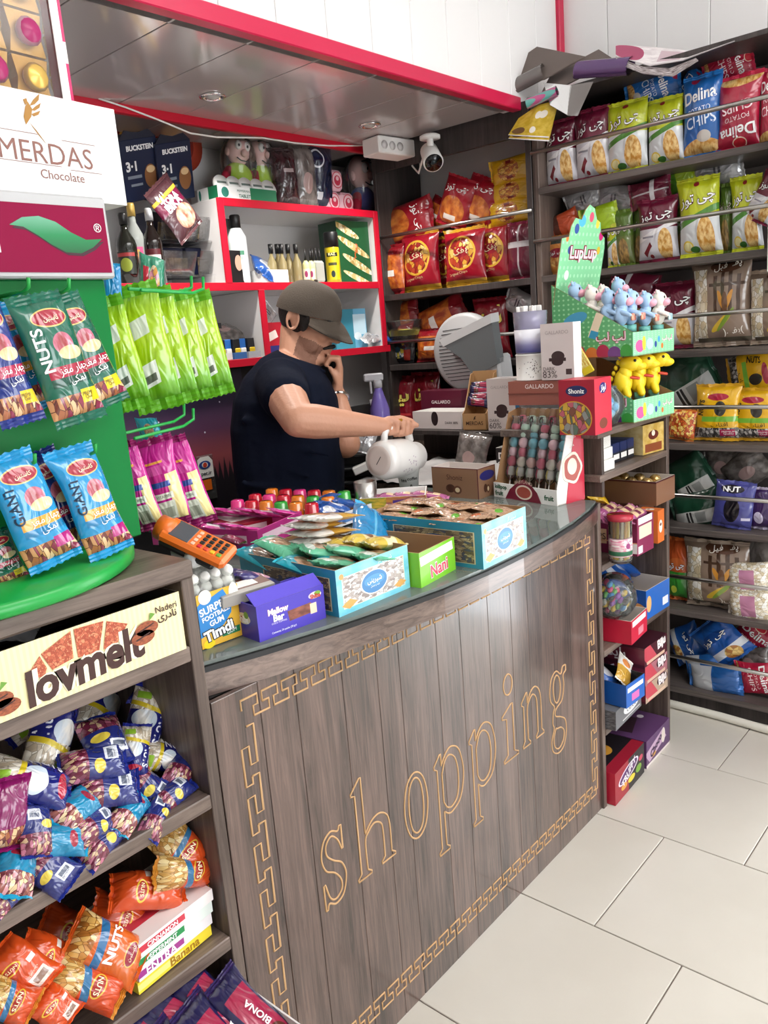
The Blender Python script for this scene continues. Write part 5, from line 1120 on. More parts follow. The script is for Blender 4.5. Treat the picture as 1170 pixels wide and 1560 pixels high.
ft_ = carton('flat_box', 'flat crimson sweet box under the card terminal, behind the gum jar', 'box', atz(352, 822, JZ), -12, .14, .22, .035, cmat('crimson_flat', '8E1428', [('b', .5, .5, .3, .3, 'D9D0CC')]))
bt_ = tray('candy_tray', 'shallow white tray of blue and white sweets beside the pink tray', (510, 806), (570, 784), JZ, .15, .035, cmat('white_tray', 'DCDCE0', [('b', .5, .5, .3, .3, '4A7AB8')]), PAPER)
for k, (x, y) in enumerate([(.03, .04), (.08, .05), (.13, .07), (.05, .1), (.11, .12)]):
    lay('blue_candy', bt_, x*.9, y, .035+.004*k, 50*k, -70, 10, 'blue and white wrapped sweet in the shallow tray, %s' % ['front left', 'front middle', 'right', 'centre', 'rear right'][k])
wt = tray('candy_tray', 'white tray with a purple and flame printed side, in front of the paper cup', (550, 786), (650, 780), JZ, .14, .05, cmat('flame_front', ('noi', 3, '7A1E5A', 'C98A2E'), [('b', .2, .6, .2, .4, ('noi', 5, '5A7A2A', 'D9B23A')), ('b', .8, .5, .3, .3, '4A2A7A')]), PAPER)
for k in range(4): lay('wafer_pink', wt, .05+.05*k, .07, .034, 80, -80, 0, 'violet wrapped wafer in the flame printed tray, %s' % ['first', 'second', 'third', 'last'][k], sc=.8)
bl = thing('blue_bag', 'bright blue plastic sweet packet squeezed between the turquoise boxes', 'packet', M=Matrix.Translation(atz(565, 805, 1.07)) @ rotm(20, -50, 60))
body, seals, _t = bag_meshes('sky_back', 0); link('pouch', body, bl); [link('seal', q, bl) for q in seals]
sc_ = thing('steel_cup', 'brushed steel tumbler standing behind the white tray', 'cup', atz(560, 784, CT))
MB().lathe([(.0, 0), (.03, 0), (.034, .1), (.031, .1), (.028, .006), (0, .005)], 24).build('cup', STEEL, sc_)
pc = thing('paper_cup', 'white printed paper cup under the pouring flask', 'cup', atz(624, 752, CT))
MB().lathe([(0, .004), (.027, .004), (.028, 0), (.037, .083), (.0395, .084), (.039, .088), (.036, .086), (.027, .01), (0, .01)], 26).build('cup', PAPER, pc)
cm = frame((0, 0, 0), SR, (0, 0, 1)).to_3x3()
def wrap(parent, s, ang0, z, hgt, rad, m, bold=0, tilt=0, name='lettering', dz=0):
    vs, fs, asp = text2d(s, bold); wv = hgt*asp; out = []
    for x, y in vs:
        a = ang0+x*wv/rad; rr = rad+dz*(y*hgt); zz = z+y*hgt+tilt*x*wv
        out.append((rr*math.cos(a), rr*math.sin(a), zz))
    return link(name, MB().add(out, fs, 0).mesh(name, m), parent)
acam = math.atan2(ST.y, ST.x)
for k, (s, da_, z, h_) in enumerate([('coffee', .35, .055, .011), ('&', .2, .03, .012), ('tea', -.5, .05, .01), ('cafe', .75, .02, .012), ('CUP', -.75, .022, .012)]): wrap(pc, s, acam+da_, z, h_, .0288+.0098*z/.083+.0012, inkm('2A2A2C'), .01, dz=.11)
# white cloth and crumpled bags on the side counter
cl = thing('cloth', 'crumpled grey white cloth lying on the side counter behind the paper cup', 'cloth', (2.35, 1.72, .987))
vs = []; n = 22
for j in range(n+1):
    for i in range(n+1):
        x, y = -.24+.48*i/n, -.22+.5*j/n
        vs.append((x, y, .004+.05*abs(noise.noise(V((x*7, y*7, 2))))*(1-abs(2*i/n-1)**4)*(1-abs(2*j/n-1)**4)+.018*abs(noise.noise(V((x*20, y*20, 5))))))
MB().add(vs, [(j*(n+1)+i, j*(n+1)+i+1, (j+1)*(n+1)+i+1, (j+1)*(n+1)+i) for j in range(n) for i in range(n)], 0, True).build('sheet', mat('cloth_grey', 'BEBCBB', .7), cl)
# ------------------------------------------------------------------ riser with chocolate boxes
rs = thing('riser_shelf', 'dark riser shelf carrying chocolate boxes over the side counter', 'shelf', (2.5, 1.42, .986))
part(rs, 'board', 2.5, 2.84, 1.42, 2.2, 1.105, 1.122, W_DRK); part(rs, 'support', 2.74, 2.76, 1.43, 2.19, .987, 1.105, W_DRK); part(rs, 'support', 2.5, 2.84, 1.423, 1.437, .987, 1.105, W_DRK)
RZ = 1.124
gb = carton('chocolate_box', 'burgundy chocolate lid box standing behind the white tray on the riser', 'box', (2.69, 2.15, RZ), -90, .21, .1, .135, cmat('burgundy', '5E1A30'))
word(gb, 'F', 'GALLARDO', .5, .66, .46, 'F2E6E6', bold=.01); word(gb, 'F', 'www.gallardo.com', .5, .4, .3, 'D9B8C0')
gt = carton('chocolate_tray', 'open white chocolate tray printed with a dark shard, beside the upright carton', 'tray', (2.53, 2.07, RZ), -90, .24, .13, .068, cmat('white_choc', 'D9CFCC', [('e', .46, .6, .07, .42, '2E2224')]), open_=True, ins=PAPER)
word(gt, 'F', 'DARK 80%', .8, .36, .26, '3A2A2C')
md_ = thing('chocolate_stand', 'tall open brown carton of dark chocolates leaning back on the riser', 'carton', (2.51, 1.81, RZ), math.radians(-82)); md_['dims'] = (.1, .11, .2)
mb = MB().box(0, .1, .0, .11, 0, .003).box(0, .1, 0, .003, 0, .062).box(0, .1, .107, .11, 0, .215)
for x in (0, .097): mb.prism([(0, 0), (.11, 0), (.11, .21), (.085, .205), (.02, .075), (0, .062)], .003, 0, Matrix(((0, 1, 0, x), (1, 0, 0, 0), (0, 0, 1, 0), (0, 0, 0, 1))))
mb.build('carton', mat('kraft', 'B48A5C', .7), md_)
MB().prism([(.003, .003), (.107, .003), (.107, .2), (.085, .195), (.02, .07), (.003, .06)], .0015, 0, Matrix(((0, 1, 0, -.002), (1, 0, 0, 0), (0, 0, 1, 0), (0, 0, 0, 1)))).build('side_lining', PAPER, md_)
letters(md_, 'MERDAS', facem('F', .1, .11, .2), .05, .026, .072, None, inkm('3A2418'), bold=.01); patch(md_, facem('F', .1, .11, .2), [(.046, .038), (.05, .05), (.058, .054), (.054, .046), (.056, .042), (.05, .04)], inkm('3A2418'))
for k in range(4): lay('navy_bar', md_, .05, .04+.016*k, .1+.02*k, 4*k, -12, 90, 'dark chocolate piece in the brown carton, %s' % ['front', 'second', 'third', 'rear'][k], sc=.62)
def gal(name, label, pos, ang, W, D, H, pct):
    r = carton('chocolate_carton', label, 'carton', pos, ang, W, D, H, cmat('pale_choc', 'D6CBC8', [('b', .5, .36, .26, .03, '3A2526'), ('e', .52, .42, .2, .09, '3A2526'), ('e', .5, .32, .18, .07, '3A2526'), ('b', .84, .14, .09, .05, '4A3434')]), PAPER, PAPER)
    word(r, 'F', 'GALLARDO', .5, .84, .7, 'A89A98'); word(r, 'F', 'DARK', .24, .2, .36, '4A3A3A'); word(r, 'F', pct, .26, .1, .44, '4A3A3A'); return r
gal('c', 'pale chocolate carton next to the brown carton on the riser', (2.505, 1.69, RZ), -82, .11, .1, .19, '60%')
gal('c', 'tall pale chocolate carton beside the white printed tin', (2.142, 1.246, 1.333), -88, .105, .05, .163, '83%')
wb = carton('white_box', 'white and blue box under the brick red chocolate lid', 'box', (2.17, 1.36, 1.192), -88, .18, .075, .066, cmat('white_blue', 'E0E4E6', [('b', .02, .5, .06, .6, '2E8AC8')]))
br = carton('chocolate_box', 'brick red chocolate lid lying on the white and blue box', 'box', (2.142, 1.365, 1.259), -88, .19, .105, .072, cmat('brick', '9A5A4C'), hF=.072)
word(br, 'F', 'GALLARDO', .56, .78, .5, 'F2E2DE', bold=.01); MB().box(0, br['dims'][0], -.003, .106, .034, .037).build('lid_edge', mat('carton_brick_dark', '86483C', .5), br)
tn = thing('tin', 'white printed tin carrying the cup of sticks', 'tin', (2.195, 1.31, 1.332))
MB().lathe([(0, 0), (.048, 0), (.05, .002), (.048, .004), (.048, .075), (.05, .077), (.048, .079), (0, .079)], 28).build('tin', PAPER, tn)
mb = MB(); rnd = random.Random(3)
for k in range(46):
    a = acam+rnd.gauss(0, .3); z = .04+rnd.gauss(0, .014); R_ = .0486
    mb.add([(R_*math.cos(a+da_), R_*math.sin(a+da_), z+dz) for da_, dz in ((-.03, 0), (0, -.0016), (.03, 0), (0, .0016))], [(0, 1, 2, 3)])
mb.build('print', inkm('4A3A3C'), tn, kind='stuff')
tc_ = thing('stick_cup', 'clear violet cup of white sugar sticks standing on the tin', 'cup', (2.195, 1.31, 1.412))
MB().lathe([(0, 0), (.046, 0), (.049, .075), (.052, .125), (.05, .125), (.047, .075), (.044, .004), (0, .004)], 26).build('cup', clear('violet_plastic', 'D0CCE6', .06, .6), tc_)
MB().lathe([(.0468, .004), (.0498, .072)], 26).build('band', pmat('stick_band', ('grad', ['4A4A9A', '9A9AC8', 'E6E6F2', 'F0F0F6']), [('e', .5, .6, .04, .16, '2A2024')], coord='GenXZ'), tc_)
for k in range(9):
    a = k*.7; rr = .012+.022*(k % 3)/2
    MB().box(-.008, .008, -.003, .003, .01, .142, 0, .002, Matrix.Translation((rr*math.cos(a), rr*math.sin(a), 0)) @ Matrix.Rotation(a*2, 4, 'Z') @ Matrix.Rotation(.1, 4, 'X')).build('sugar_stick', PAPER, tc_)
# grey machine with a round slotted back
gm = thing('scale_machine', 'grey plastic machine with a round slotted back behind the chocolate boxes', 'machine', M=frame((2.8, 1.99, 1.40), (0, -1, .06), (-.08, 0, 1)))
MB().lathe([(0, 0), (.16, 0), (.165, .004), (.165, .03), (.15, .04), (0, .04)], 48, 0, Matrix.Translation((0, .04, 0)) @ Matrix.Rotation(math.pi/2, 4, 'X')).build('round_back', GREYP, gm)
for k in range(15):
    z = -.105+.015*k; hw = math.sqrt(max(.15**2-z*z, 0))*.86
    MB().box(-hw, hw*.2, -.0015, .001, z-.0012, z+.0012).build('slot', DGREY, gm)
MB().prism([(-.05, .05), (.2, .11), (.2, -.05), (.08, -.09), (.03, -.01)], .05, 0, Matrix.Translation((0, -.07, 0))).build('screen_arm', mat('slate_plastic', '6A6E70', .45), gm)
MB().prism([(-.065, .075), (.2, .145), (.2, .11), (-.05, .045)], .06, 0, Matrix.Translation((0, -.072, 0))).build('top_edge', mat('light_plastic', 'CFCFD0', .4), gm)
MB().box(.08, .2, -.06, .04, -.3, -.02, 0, .01).build('stand', GREYP, gm)
# below the riser
db = carton('chocolate_box', 'black and red open chocolate box under the riser', 'box', (2.44, 1.62, .987), -84, .2, .12, .085, cmat('dark_choc', '22181C', [('b', .76, .5, .26, .6, 'A01C30'), ('e', .6, .78, .1, .24, 'C9BFC0'), ('e', .86, .6, .12, .14, '1E2456')]), open_=True, ins=PAPER)
word(db, 'F', 'Dark', .22, .66, .34, 'F6F2F2', bold=.04); word(db, 'F', 'Chocolate', .24, .32, .42, 'F6F2F2', bold=.03); word(db, 'F', 'Shoniz', .86, .6, .18, 'FFFFFF', bold=.02, lift=.0005)
cbg = put('grey_clear', V((2.46, 1.74, 1.045)), .14, .16, -84, -6, 8, 'clear wrapper packet with silver edges beside the dark chocolate box')
# ------------------------------------------------------------------ things right of the shopkeeper
sp = thing('spray_bottle', 'violet spray bottle with a clear trigger behind the flask', 'bottle', atd(581, 655, 2.98))
MB().lathe([(0, 0), (.036, 0), (.038, .01), (.036, .08), (.02, .13), (.014, .15), (.014, .16)], 20).build('bottle', clear('violet_liquid', '8A78D0', .08, .3), sp)
mb = MB().cyl((0, 0, .155), (0, 0, .185), .016, n=14); mb.box(-.05, .022, -.011, .011, .18, .208, 0, .005).box(-.03, -.022, -.006, .006, .135, .182, 0, .002)
o = mb.build('trigger', mat('grey_trigger', 'A9A9AE', .4), sp); o.rotation_euler.z = YAW-1.57
sg = thing('sign', 'black sign with white lettering propped behind the shopkeeper', 'sign', M=frame(atd(546, 640, 3.02), SR+V((0, 0, .12)), (0, 0, 1)))
MB().box(-.055, .055, 0, .008, -.04, .055, 0, .002).build('board', BLACK, sg); MB().box(.056, .1, 0, .006, -.05, .065).build('white_card', PAPER, sg)
letters(sg, 'خانه', Matrix(((1, 0, 0, 0), (0, 0, -1, -.002), (0, 1, 0, 0), (0, 0, 0, 1))), 0, .005, .09, None, inkm('F2F2F0'), bold=.02)
og = thing('desk_organiser', 'black stepped organiser with a white box on it, right of the shopkeeper', 'organiser', M=frame(atd(562, 735, 2.95), SR, (0, 0, 1)))
for k, z in enumerate((-.04, .0, .045, .09)):
    MB().box(-.1, .12, -.05+.03*k, .1, z, z+.012, 0, .003).build('tier', BLACK, og)
MB().box(-.1, .12, .09, .1, -.06, .12).build('back', BLACK, og)
MB().box(-.05, .07, -.02, .02, 0, .028, 0, .003, Matrix.Translation((.0, -.01, .05)) @ Matrix.Rotation(-.35, 4, 'Y')).build('white_box', PAPER, og)
pbg = put('silver', atd(556, 668, 2.95), .09, .11, -45, -20, 20, 'clear crumpled bag with violet print beside the organiser')
# ------------------------------------------------------------------ sweets on the narrow shelf
def crt(label, A, Bp, z, D, H, F, L, **k): return cpx('sweet_carton', label, 'carton', A, Bp, z, D, H, F, L, L, **k)
z1, z2, z3, z4 = 1.06, .792, .522, .264
for k in range(3): carton('card_box', 'white card box with faint print on the top sweet shelf, %s of the pile' % ['lowest', 'middle', 'topmost'][k], 'box', (2.146+.004*k, 1.066+.003*k, z1+.033*k), 3*k-2, .085, .12, .032, cmat('faint_white', ('noi', 14, 'D9D5CE', 'F0EEE9')))
for k in range(4):
    r = carton('lighter_box', 'dark blue tagged display box, %s from the left on the top sweet shelf' % ['first', 'second', 'third', 'fourth'][k], 'box', (2.245+.052*k, 1.1, z1), 0, .048, .1, .06, cmat('navy_box', '1A2A5E', [('b', .5, .25, .5, .28, '23262E')]), T=mat('navy_top', '24468E', .4))
    patch(r, FMf(r, 'F'), rect(.004, .01, .044, .026), PAPER, .0008, 'price_tag')
tb_ = carton('tea_box', 'gold tea box with a printed crest on the top sweet shelf', 'box', (2.462, 1.075, z1), -8, .125, .14, .095, cmat('tea_front', ('noi', 4, 'C9A24A', 'E2C67A'), [('e', .5, .62, .24, .16, '6A2A1E'), ('e', .5, .68, .08, .1, 'F0E6D2'), ('b', .5, .2, .4, .14, '8E4A2A')]), cmat('tea_side', ('noi', 4, 'D9BE7A', 'EBD9A4')))
cb = crt('open brown carton of gold wrapped chocolates on the second sweet shelf', (1000, 771), (1028, 758), .9, .26, .078, cmat('brown_open', '8A6248', [('b', .5, .98, .6, .04, '4A1A1C')]), cmat('brown_open_side', '7A563E', [('b', .5, .97, .6, .05, '4A1A1C')]), open_=True, ins=CARDL)

mp_ = carton('stacking_box', 'plain brown box carrying the open gold chocolate carton', 'box', (2.46, 1.09, z2), 0, .12, .2, .106, cmat('plain_brown', '6A4430'))
random.seed(6)
for k in range(8):
    r = thing('chocolate_ball', 'gold wrapped chocolate in the open brown carton, %s row, %s' % (['front', 'second', 'third', 'rear'][k//2], ['left', 'right'][k % 2]), 'chocolate', inside(cb, cb['dims'][0]*(.28+.44*(k % 2)), .05+.055*(k//2), .062), 0, 'gold wrapped chocolates')
    MB().ell((0, 0, 0), .021, 12, 8).build('wrapper', pmat('gold_foil', ('noi', 30, 'B8863A', 'F2DCA0'), (), .25, .6, coord='Object'), r); MB().lathe([(.015, -.022), (.02, -.01)], 12).build('paper_case', mat('case_brown', '5A3A28', .7), r)
oc = carton('cup_box', 'orange box with a printed cup at the back of the second sweet shelf', 'box', (2.395, 1.0, z2), 0, .05, .07, .104, cmat('orange_cup', 'D9702E', [('e', .45, .5, .26, .2, 'F2E6DA'), ('e', .45, .56, .14, .05, '7A3A2A')]))
pc_ = carton('wafer_box', 'open plum coloured carton of pink wafers on the second sweet shelf', 'carton', (2.235, .997, z2), -2, .11, .25, .115, cmat('plum_front', '86264E', [('b', .5, .92, .42, .1, 'EEE6E6'), ('b', .5, .6, .38, .17, 'E9D2BC'), ('b', .2, .14, .13, .1, 'F0E4E8')]), cmat('plum_side', '741E42', [('b', .4, .45, .2, .2, 'D9B08A'), ('b', .86, .2, .16, .14, 'E9E2E2'), ('b', .5, .34, .6, .015, 'E0A07A')]), open_=True, ins=mat('plum_inside', '5E1836', .6))
word(pc_, 'L', 'CRISPS', .42, .45, .34, '3A1A1E')
for k in range(7): lay('wafer_pink', pc_, .055, .03+.03*k, .115+.008*(k % 2), 0, -62, 88, 'pink and cream wrapped wafer in the plum carton, %s from the front' % ['first', 'second', 'third', 'fourth', 'fifth', 'sixth', 'seventh'][k], group='pink wafers in the plum carton', sc=.9)
lay('yellow_bar', pc_, .1, .2, .16, 30, -64, 70, 'yellow and silver snack bar lying on the wafers', detail=False, sc=.9); lay('yellow_bar', pc_, .12, .23, .148, 12, -60, 60, 'yellow snack bar under the upper one', sc=.9)
lay('wafer_pink', pc_, -.05, .12, .14, 40, -50, 60, 'pink wafer packet leaning beside the plum carton')
pj = thing('straw_jar', 'clear printed jar of striped candy sticks beside the plum carton', 'jar', (2.17, 1.02, z2))
MB().lathe([(0, 0), (.032, 0), (.034, .01), (.034, .13), (.036, .135), (.034, .14)], 24).build('jar', clear('jar_glass', 'F0F4F2', .03, .93), pj)
MB().lathe([(.0345, .02), (.0345, .075)], 24).build('label', pmat('jar_print', ('noi', 9, 'E9E6E0', 'D97A9A'), [('b', .5, .2, .6, .12, '3A7A5A'), ('e', .3, .6, .1, .16, '8E2A6A')], coord='GenXZ'), pj)
for k in range(12):
    a = k*.52; MB().cyl((.022*math.cos(a), .022*math.sin(a), .01), (.024*math.cos(a+.2), .024*math.sin(a+.2), .125), .0045, n=8).build('candy_stick', mat('stick_%d' % (k % 3), ['E0C04A', 'F2E9D2', 'D9A03A'][k % 3], .4), pj)
MB().lathe([(.034, .128), (.038, .128), (.038, .142), (0, .142)], 24).build('lid', clear('red_lid', 'E0485A', .1, .4), pj)
bc = carton('biscuit_carton', 'bright blue open carton of blue packets on the third sweet shelf', 'carton', (2.412, 1.048, z3), -3, .17, .26, .1, cmat('blue_front', '2566BE', [('b', .82, .3, .12, .14, 'E6EAF0'), ('e', .12, .5, .1, .28, 'E0B070')]), cmat('blue_side', '1E58AA', [('e', .86, .3, .14, .24, 'D9A060')]), open_=True, ins=CARDL)
for k in range(3): lay('blue_candy', bc, .05+.05*k, .16, .12, 40*k, -50, 20, 'blue packet in the bright blue carton, %s' % ['left', 'middle', 'right'][k], sc=1.4)
rc = carton('biscuit_carton', 'red open carton under the round candy jar on the third sweet shelf', 'carton', (2.192, 1.0, z3), 4, .137, .24, .076, cmat('red_front', 'C81E3C', [('b', .5, .8, .42, .12, 'F0E6E4'), ('b', .6, .3, .16, .16, 'E88A98')]), cmat('red_side', 'C01A38', [('e', .2, .6, .14, .24, 'E0A04A'), ('e', .2, .6, .1, .16, '9A3A1E')]), open_=True, ins=CARDL)
gj = thing('candy_jar', 'round clear jar of colourful wrapped sweets lying in the red carton', 'jar', M=Matrix.Translation((2.215, 1.07, z3+.14)) @ Matrix.Rotation(-.5, 4, 'Y') @ Matrix.Rotation(.5, 4, 'X'))
MB().lathe([(0, -.062), (.045, -.055), (.072, -.02), (.074, .012), (.058, .046), (.045, .056), (.047, .064), (0, .066)], 26).build('jar', clear('jar_glass'), gj)
mb = MB(); rnd = random.Random(9); cs = ['D9B23A', 'C83A6A', '5A9A4A', '8A4AA0', 'E9E2DA', '4A8AC0', '2A1A1C']
for k in range(60):
    a, b_, rr = rnd.uniform(0, 6.28), rnd.uniform(-1, 1), .056*rnd.uniform(.5, 1)
    mb.ell((rr*math.cos(a)*math.sqrt(1-b_*b_), rr*math.sin(a)*math.sqrt(1-b_*b_), rr*b_*.75-.006), (.014, .009, .008), 8, 5, m=k % 7)
mb.build('sweets', [mat('wrap_'+c_, c_, .3) for c_ in cs], gj, kind='stuff')
mx = [('maroon biscuit box on the fourth sweet shelf, topmost of three', '4A1424'), ('rose biscuit box on the fourth sweet shelf, middle of three', 'A86A74'), ('beige biscuit box on the fourth sweet shelf, lowest of three', 'B8A08A')]
for k, (lab, c_) in enumerate(mx):
    r = carton('biscuit_box', lab, 'box', (2.326+.003*k, 1.018, z4+.13-.065*k), -2, .165, .26, .064, cmat('bij_front%d' % k, c_, [('e', .75, .7, .24, .3, '3A1420'), ('b', .2, .5, .22, .5, 'C84A58', 20), ('b', .5, .12, .4, .08, 'D9B8A0')]), cmat('bij_side', '4E1626', [('b', .8, .5, .3, .4, '6A2030')]), T=mat('bij_top', '3E1622', .4))
    word(r, 'F', 'Biju', .75, .68, .36, 'F6EAEA', bold=.05, rot=8); word(r, 'L', 'بایکیت', .5, .5, .5, 'F2EAEA', bold=.02)
b4 = carton('biscuit_carton', 'blue open carton with white stripe on the fourth sweet shelf', 'carton', (2.15, 1.0, z4+.066), -4, .115, .24, .075, cmat('blue2_front', '1E60B8', [('b', .5, .72, .42, .1, 'EEF0F4'), ('b', .5, .32, .2, .16, 'E06AB4')]), cmat('blue2_side', '1A56A6', [('e', .26, .5, .1, .2, 'F0EEE8'), ('e', .26, .5, .05, .1, '2A1A1C')]), open_=True, ins=mat('dark_inside', '24242A', .7))
lay('blue_candy', b4, .035, .1, .075, 30, -50, 0, 'blue packet in the striped blue carton, left', sc=1.3)
rr_ = lay('white_sachet', b4, .08, .05, .085, 10, -30, 60, 'cream bar with brown lettering in the striped blue carton', detail=True); 
g4 = carton('biscuit_carton', 'dark grey carton with a white oval under the striped blue one', 'carton', (2.118, 1.02, z4), 2, .2, .25, .063, cmat('grey_front', '6E6E72', [('e', .6, .6, .3, .32, 'F0F0F0'), ('b', .6, .18, .34, .03, 'D9D9D9')]), cmat('grey_side', ('noi', 16, '3A3A3E', '6A6A6E')))
word(g4, 'F', 'تک تک', .6, .6, .36, '2A2A2C')
fr = carton('candy_carton', 'red and black carton with fruit print standing on the floor', 'carton', (2.125, 1.03, .001), 2, .235, .3, .11, cmat('fruit_front', '9E1A30', [('b', .75, .5, .3, .6, '1E1A20'), ('e', .45, .62, .36, .2, 'E8DCEA', 24), ('e', .45, .62, .32, .16, '5A2A6A', 24), ('e', .3, .3, .1, .1, 'E0A03A'), ('e', .55, .3, .12, .1, 'E9D23A'), ('e', .8, .36, .1, .12, '7AA83A'), ('e', .88, .62, .07, .09, 'C83A5A')]), cmat('fruit_side', 'B81C36'), T=cmat('fruit_top', '1E1A20', [('e', .5, .35, .16, .14, 'E0A03A'), ('e', .66, .5, .1, .1, '4A5AA8'), ('b', .2, .6, .14, .3, '5A4A5E', 20), ('b', .5, .06, .5, .08, 'A01C32')]))
word(fr, 'F', 'TRUFFY', .45, .62, .5, 'F6F0F6', bold=.03, rot=24, lift=.0005)
pu = carton('candy_carton', 'purple chocolate carton on the floor beside the red one', 'carton', (2.381, 1.039, .001), 1, .205, .3, .1, cmat('purple_front', '5E3A6A', [('b', .4, .5, .4, .22, 'C9A8C4', 24), ('e', .72, .6, .08, .28, 'E9DCD2'), ('b', .5, .05, .5, .05, 'E6DCD6'), ('e', .3, .28, .1, .08, 'D9A03A')]), cmat('purple_side', '553462'), T=cmat('purple_top', '64406E', [('b', .4, .5, .28, .24, '3A2430', 10), ('e', .52, .62, .1, .08, 'C99AA0'), ('e', .8, .3, .06, .04, 'E9E2E6')]))
word(pu, 'F', 'Choco', .4, .52, .5, '3A1A4A', bold=.04, rot=22)
# ------------------------------------------------------------------ the shopkeeper
def voxel(mb, name, m, parent, size, smooth=6, kind=None):
    me = mb.mesh(name, m); o = bpy.data.objects.new(name, me); COL.objects.link(o)
    r = o.modifiers.new('r', 'REMESH'); r.mode = 'VOXEL'; r.voxel_size = size; r.use_smooth_shade = True
    if smooth: q = o.modifiers.new('s', 'SMOOTH'); q.factor = .5; q.iterations = smooth
    dg = bpy.context.evaluated_depsgraph_get(); dg.update()
    n = bpy.data.meshes.new_from_object(o.evaluated_get(dg)); n.name = name
    bpy.data.objects.remove(o)
    if not n.materials: n.materials.append(m)
    return link(name, n, parent)
skin = mat('skin', 'C48F74', .5, bump=.12, bscale=90); hairm = mat('dark_hair', '17120F', .6, bump=.5, bscale=160)
shirtm = mat('navy_cotton', '0E1424', .9, spec=.12, bump=.5, bscale=14)
FW = (SR*.97+ST*-.1).normalized()             # the way he faces: along the counter, bowed over it
man = thing('person', 'man in dark navy t-shirt and olive cap pouring from a white flask, hand at cheek', 'person', V((atd(446, 800, 2.78).x, atd(446, 800, 2.78).y, 0)))
man.name = 'person'
mo = man.location.copy()
def A(px, py, D): return atd(px, py, D)-mo
Z3 = V((0, 0, 1))
# torso rings shared by the body under the shirt and the shirt itself
RG = [(446, 880, .165, .19), (446, 820, .172, .195), (446, 770, .175, .2), (441, 700, .186, .212), (437, 645, .186, .225), (436, 606, .172, .23), (438, 578, .142, .205), (446, 556, .1, .135), (457, 546, .07, .075)]
def torso(mb, off=0, lo=0):
    rings = []
    for px, py, a, b_ in RG[lo:]:
        c = A(px, py, 2.78); rings.append([tuple(c+SR*((a+off)*math.copysign(abs(math.cos(t))**.85, math.cos(t)))+ST*((b_+off)*math.copysign(abs(math.sin(t))**.85, math.sin(t)))-Z3*((0, 0, 0, 0, 0, .01, .02, .034, .036)[RG.index((px, py, a, b_))]*math.cos(t))) for t in [2*math.pi*k/24 for k in range(24)]])
    return loft(rings[::1], 0, mb)
pitch = math.radians(24)
hf = (SR*math.cos(pitch)+ST*.30-Z3*math.sin(pitch)).normalized()
hs = Z3.cross(hf).normalized(); hs = -hs if hs.dot(ST) < 0 else hs          # towards the camera = his right
hu = hs.cross(hf).normalized(); hu = -hu if hu.z < 0 else hu
HC = A(473, 487, 2.79)
HM = Matrix.Translation(HC) @ Matrix((hf, hs, hu)).transposed().to_4x4() @ Matrix.Scale(1.07, 4)    # head frame: x forward, y to his right, z up
sh_r, el_r, wr_r = A(426, 588, 2.6), A(454, 640, 2.385), A(583, 650, 2.5)
sh_l, el_l, wr_l = A(462, 590, 2.96), A(527, 676, 2.74), A(513, 600, 2.84)
b = MB()
torso(b, -.012)
# head
b.ell((-.012, 0, .03), (.094, .073, .088), 20, 14, 0, HM)
b.ell((.02, 0, -.03), (.072, .064, .085), 18, 12, 0, HM); b.ell((.05, 0, -.108), (.04, .042, .032), 16, 10, 0, HM); b.ell((.03, 0, -.06), (.06, .058, .07), 16, 10, 0, HM)
b.ell((.066, 0, .03), (.026, .055, .024), 14, 8, 0, HM)
for s_ in (-1, 1):
    b.ell((.062, s_*.036, -.03), (.026, .024, .024), 12, 8, 0, HM); b.ell((.03, s_*.05, -.07), (.04, .016, .03), 12, 8, 0, HM)
    M_ = HM @ Matrix.Translation((-.024, s_*.074, -.006)) @ Matrix.Rotation(-.18, 4, 'Y')
    b.tube([tuple(M_ @ V((.019*math.cos(t)-.003, s_*.006+s_*.004*math.cos(t+2), .032*math.sin(t)))) for t in [6.283*k/16 for k in range(17)]], .0052, 8); b.ell((0, 0, 0), (.015, .006, .026), 10, 8, 0, M_)
b.cap(HM @ V((.082, 0, .012)), HM @ V((.108, 0, -.03)), .009, .0135, 12); b.ell((.106, 0, -.034), (.014, .013, .011), 12, 8, 0, HM)
for s_ in (-1, 1): b.ell((.096, s_*.013, -.037), (.011, .009, .008), 10, 6, 0, HM)
b.ell((.087, 0, -.068), (.012, .026, .0075), 12, 8, 0, HM); b.ell((.083, 0, -.079), (.012, .023, .008), 12, 8, 0, HM)
b.cap(A(450, 558, 2.79), HM @ V((-.04, 0, -.045)), .06, .054, 16); b.cap(A(462, 556, 2.79), HM @ V((-.01, 0, -.07)), .046, .042, 14)
# arms
def limb(p, q, r0, r1, bul=0, n=14):
    m_ = (p+q)/2; rm = (r0+r1)/2+bul
    b.cap(p, m_, r0, rm, n); b.cap(m_, q, rm, r1, n)
limb(sh_r, el_r, .068, .052, .003); b.ell(tuple(el_r), .051); limb(el_r, el_r.lerp(wr_r, .4), .052, .048, .003); limb(el_r.lerp(wr_r, .35), wr_r, .048, .029)
limb(sh_l, el_l, .066, .05, .003); b.ell(tuple(el_l), .048); limb(el_l, wr_l, .05, .031, .004)
# flask frame: axis from its base towards the spout
FB, FE = A(577, 702, 2.47), A(634, 694, 2.63)
fa = (FE-FB).normalized(); fu = (Z3-fa*fa.z).normalized(); fs_ = fa.cross(fu)
def finger(pts, r0, r1):
    for i in range(len(pts)-1):
        t0, t1 = i/(len(pts)-1), (i+1)/(len(pts)-1); b.cap(pts[i], pts[i+1], r0+(r1-r0)*t0, r0+(r1-r0)*t1, 10)
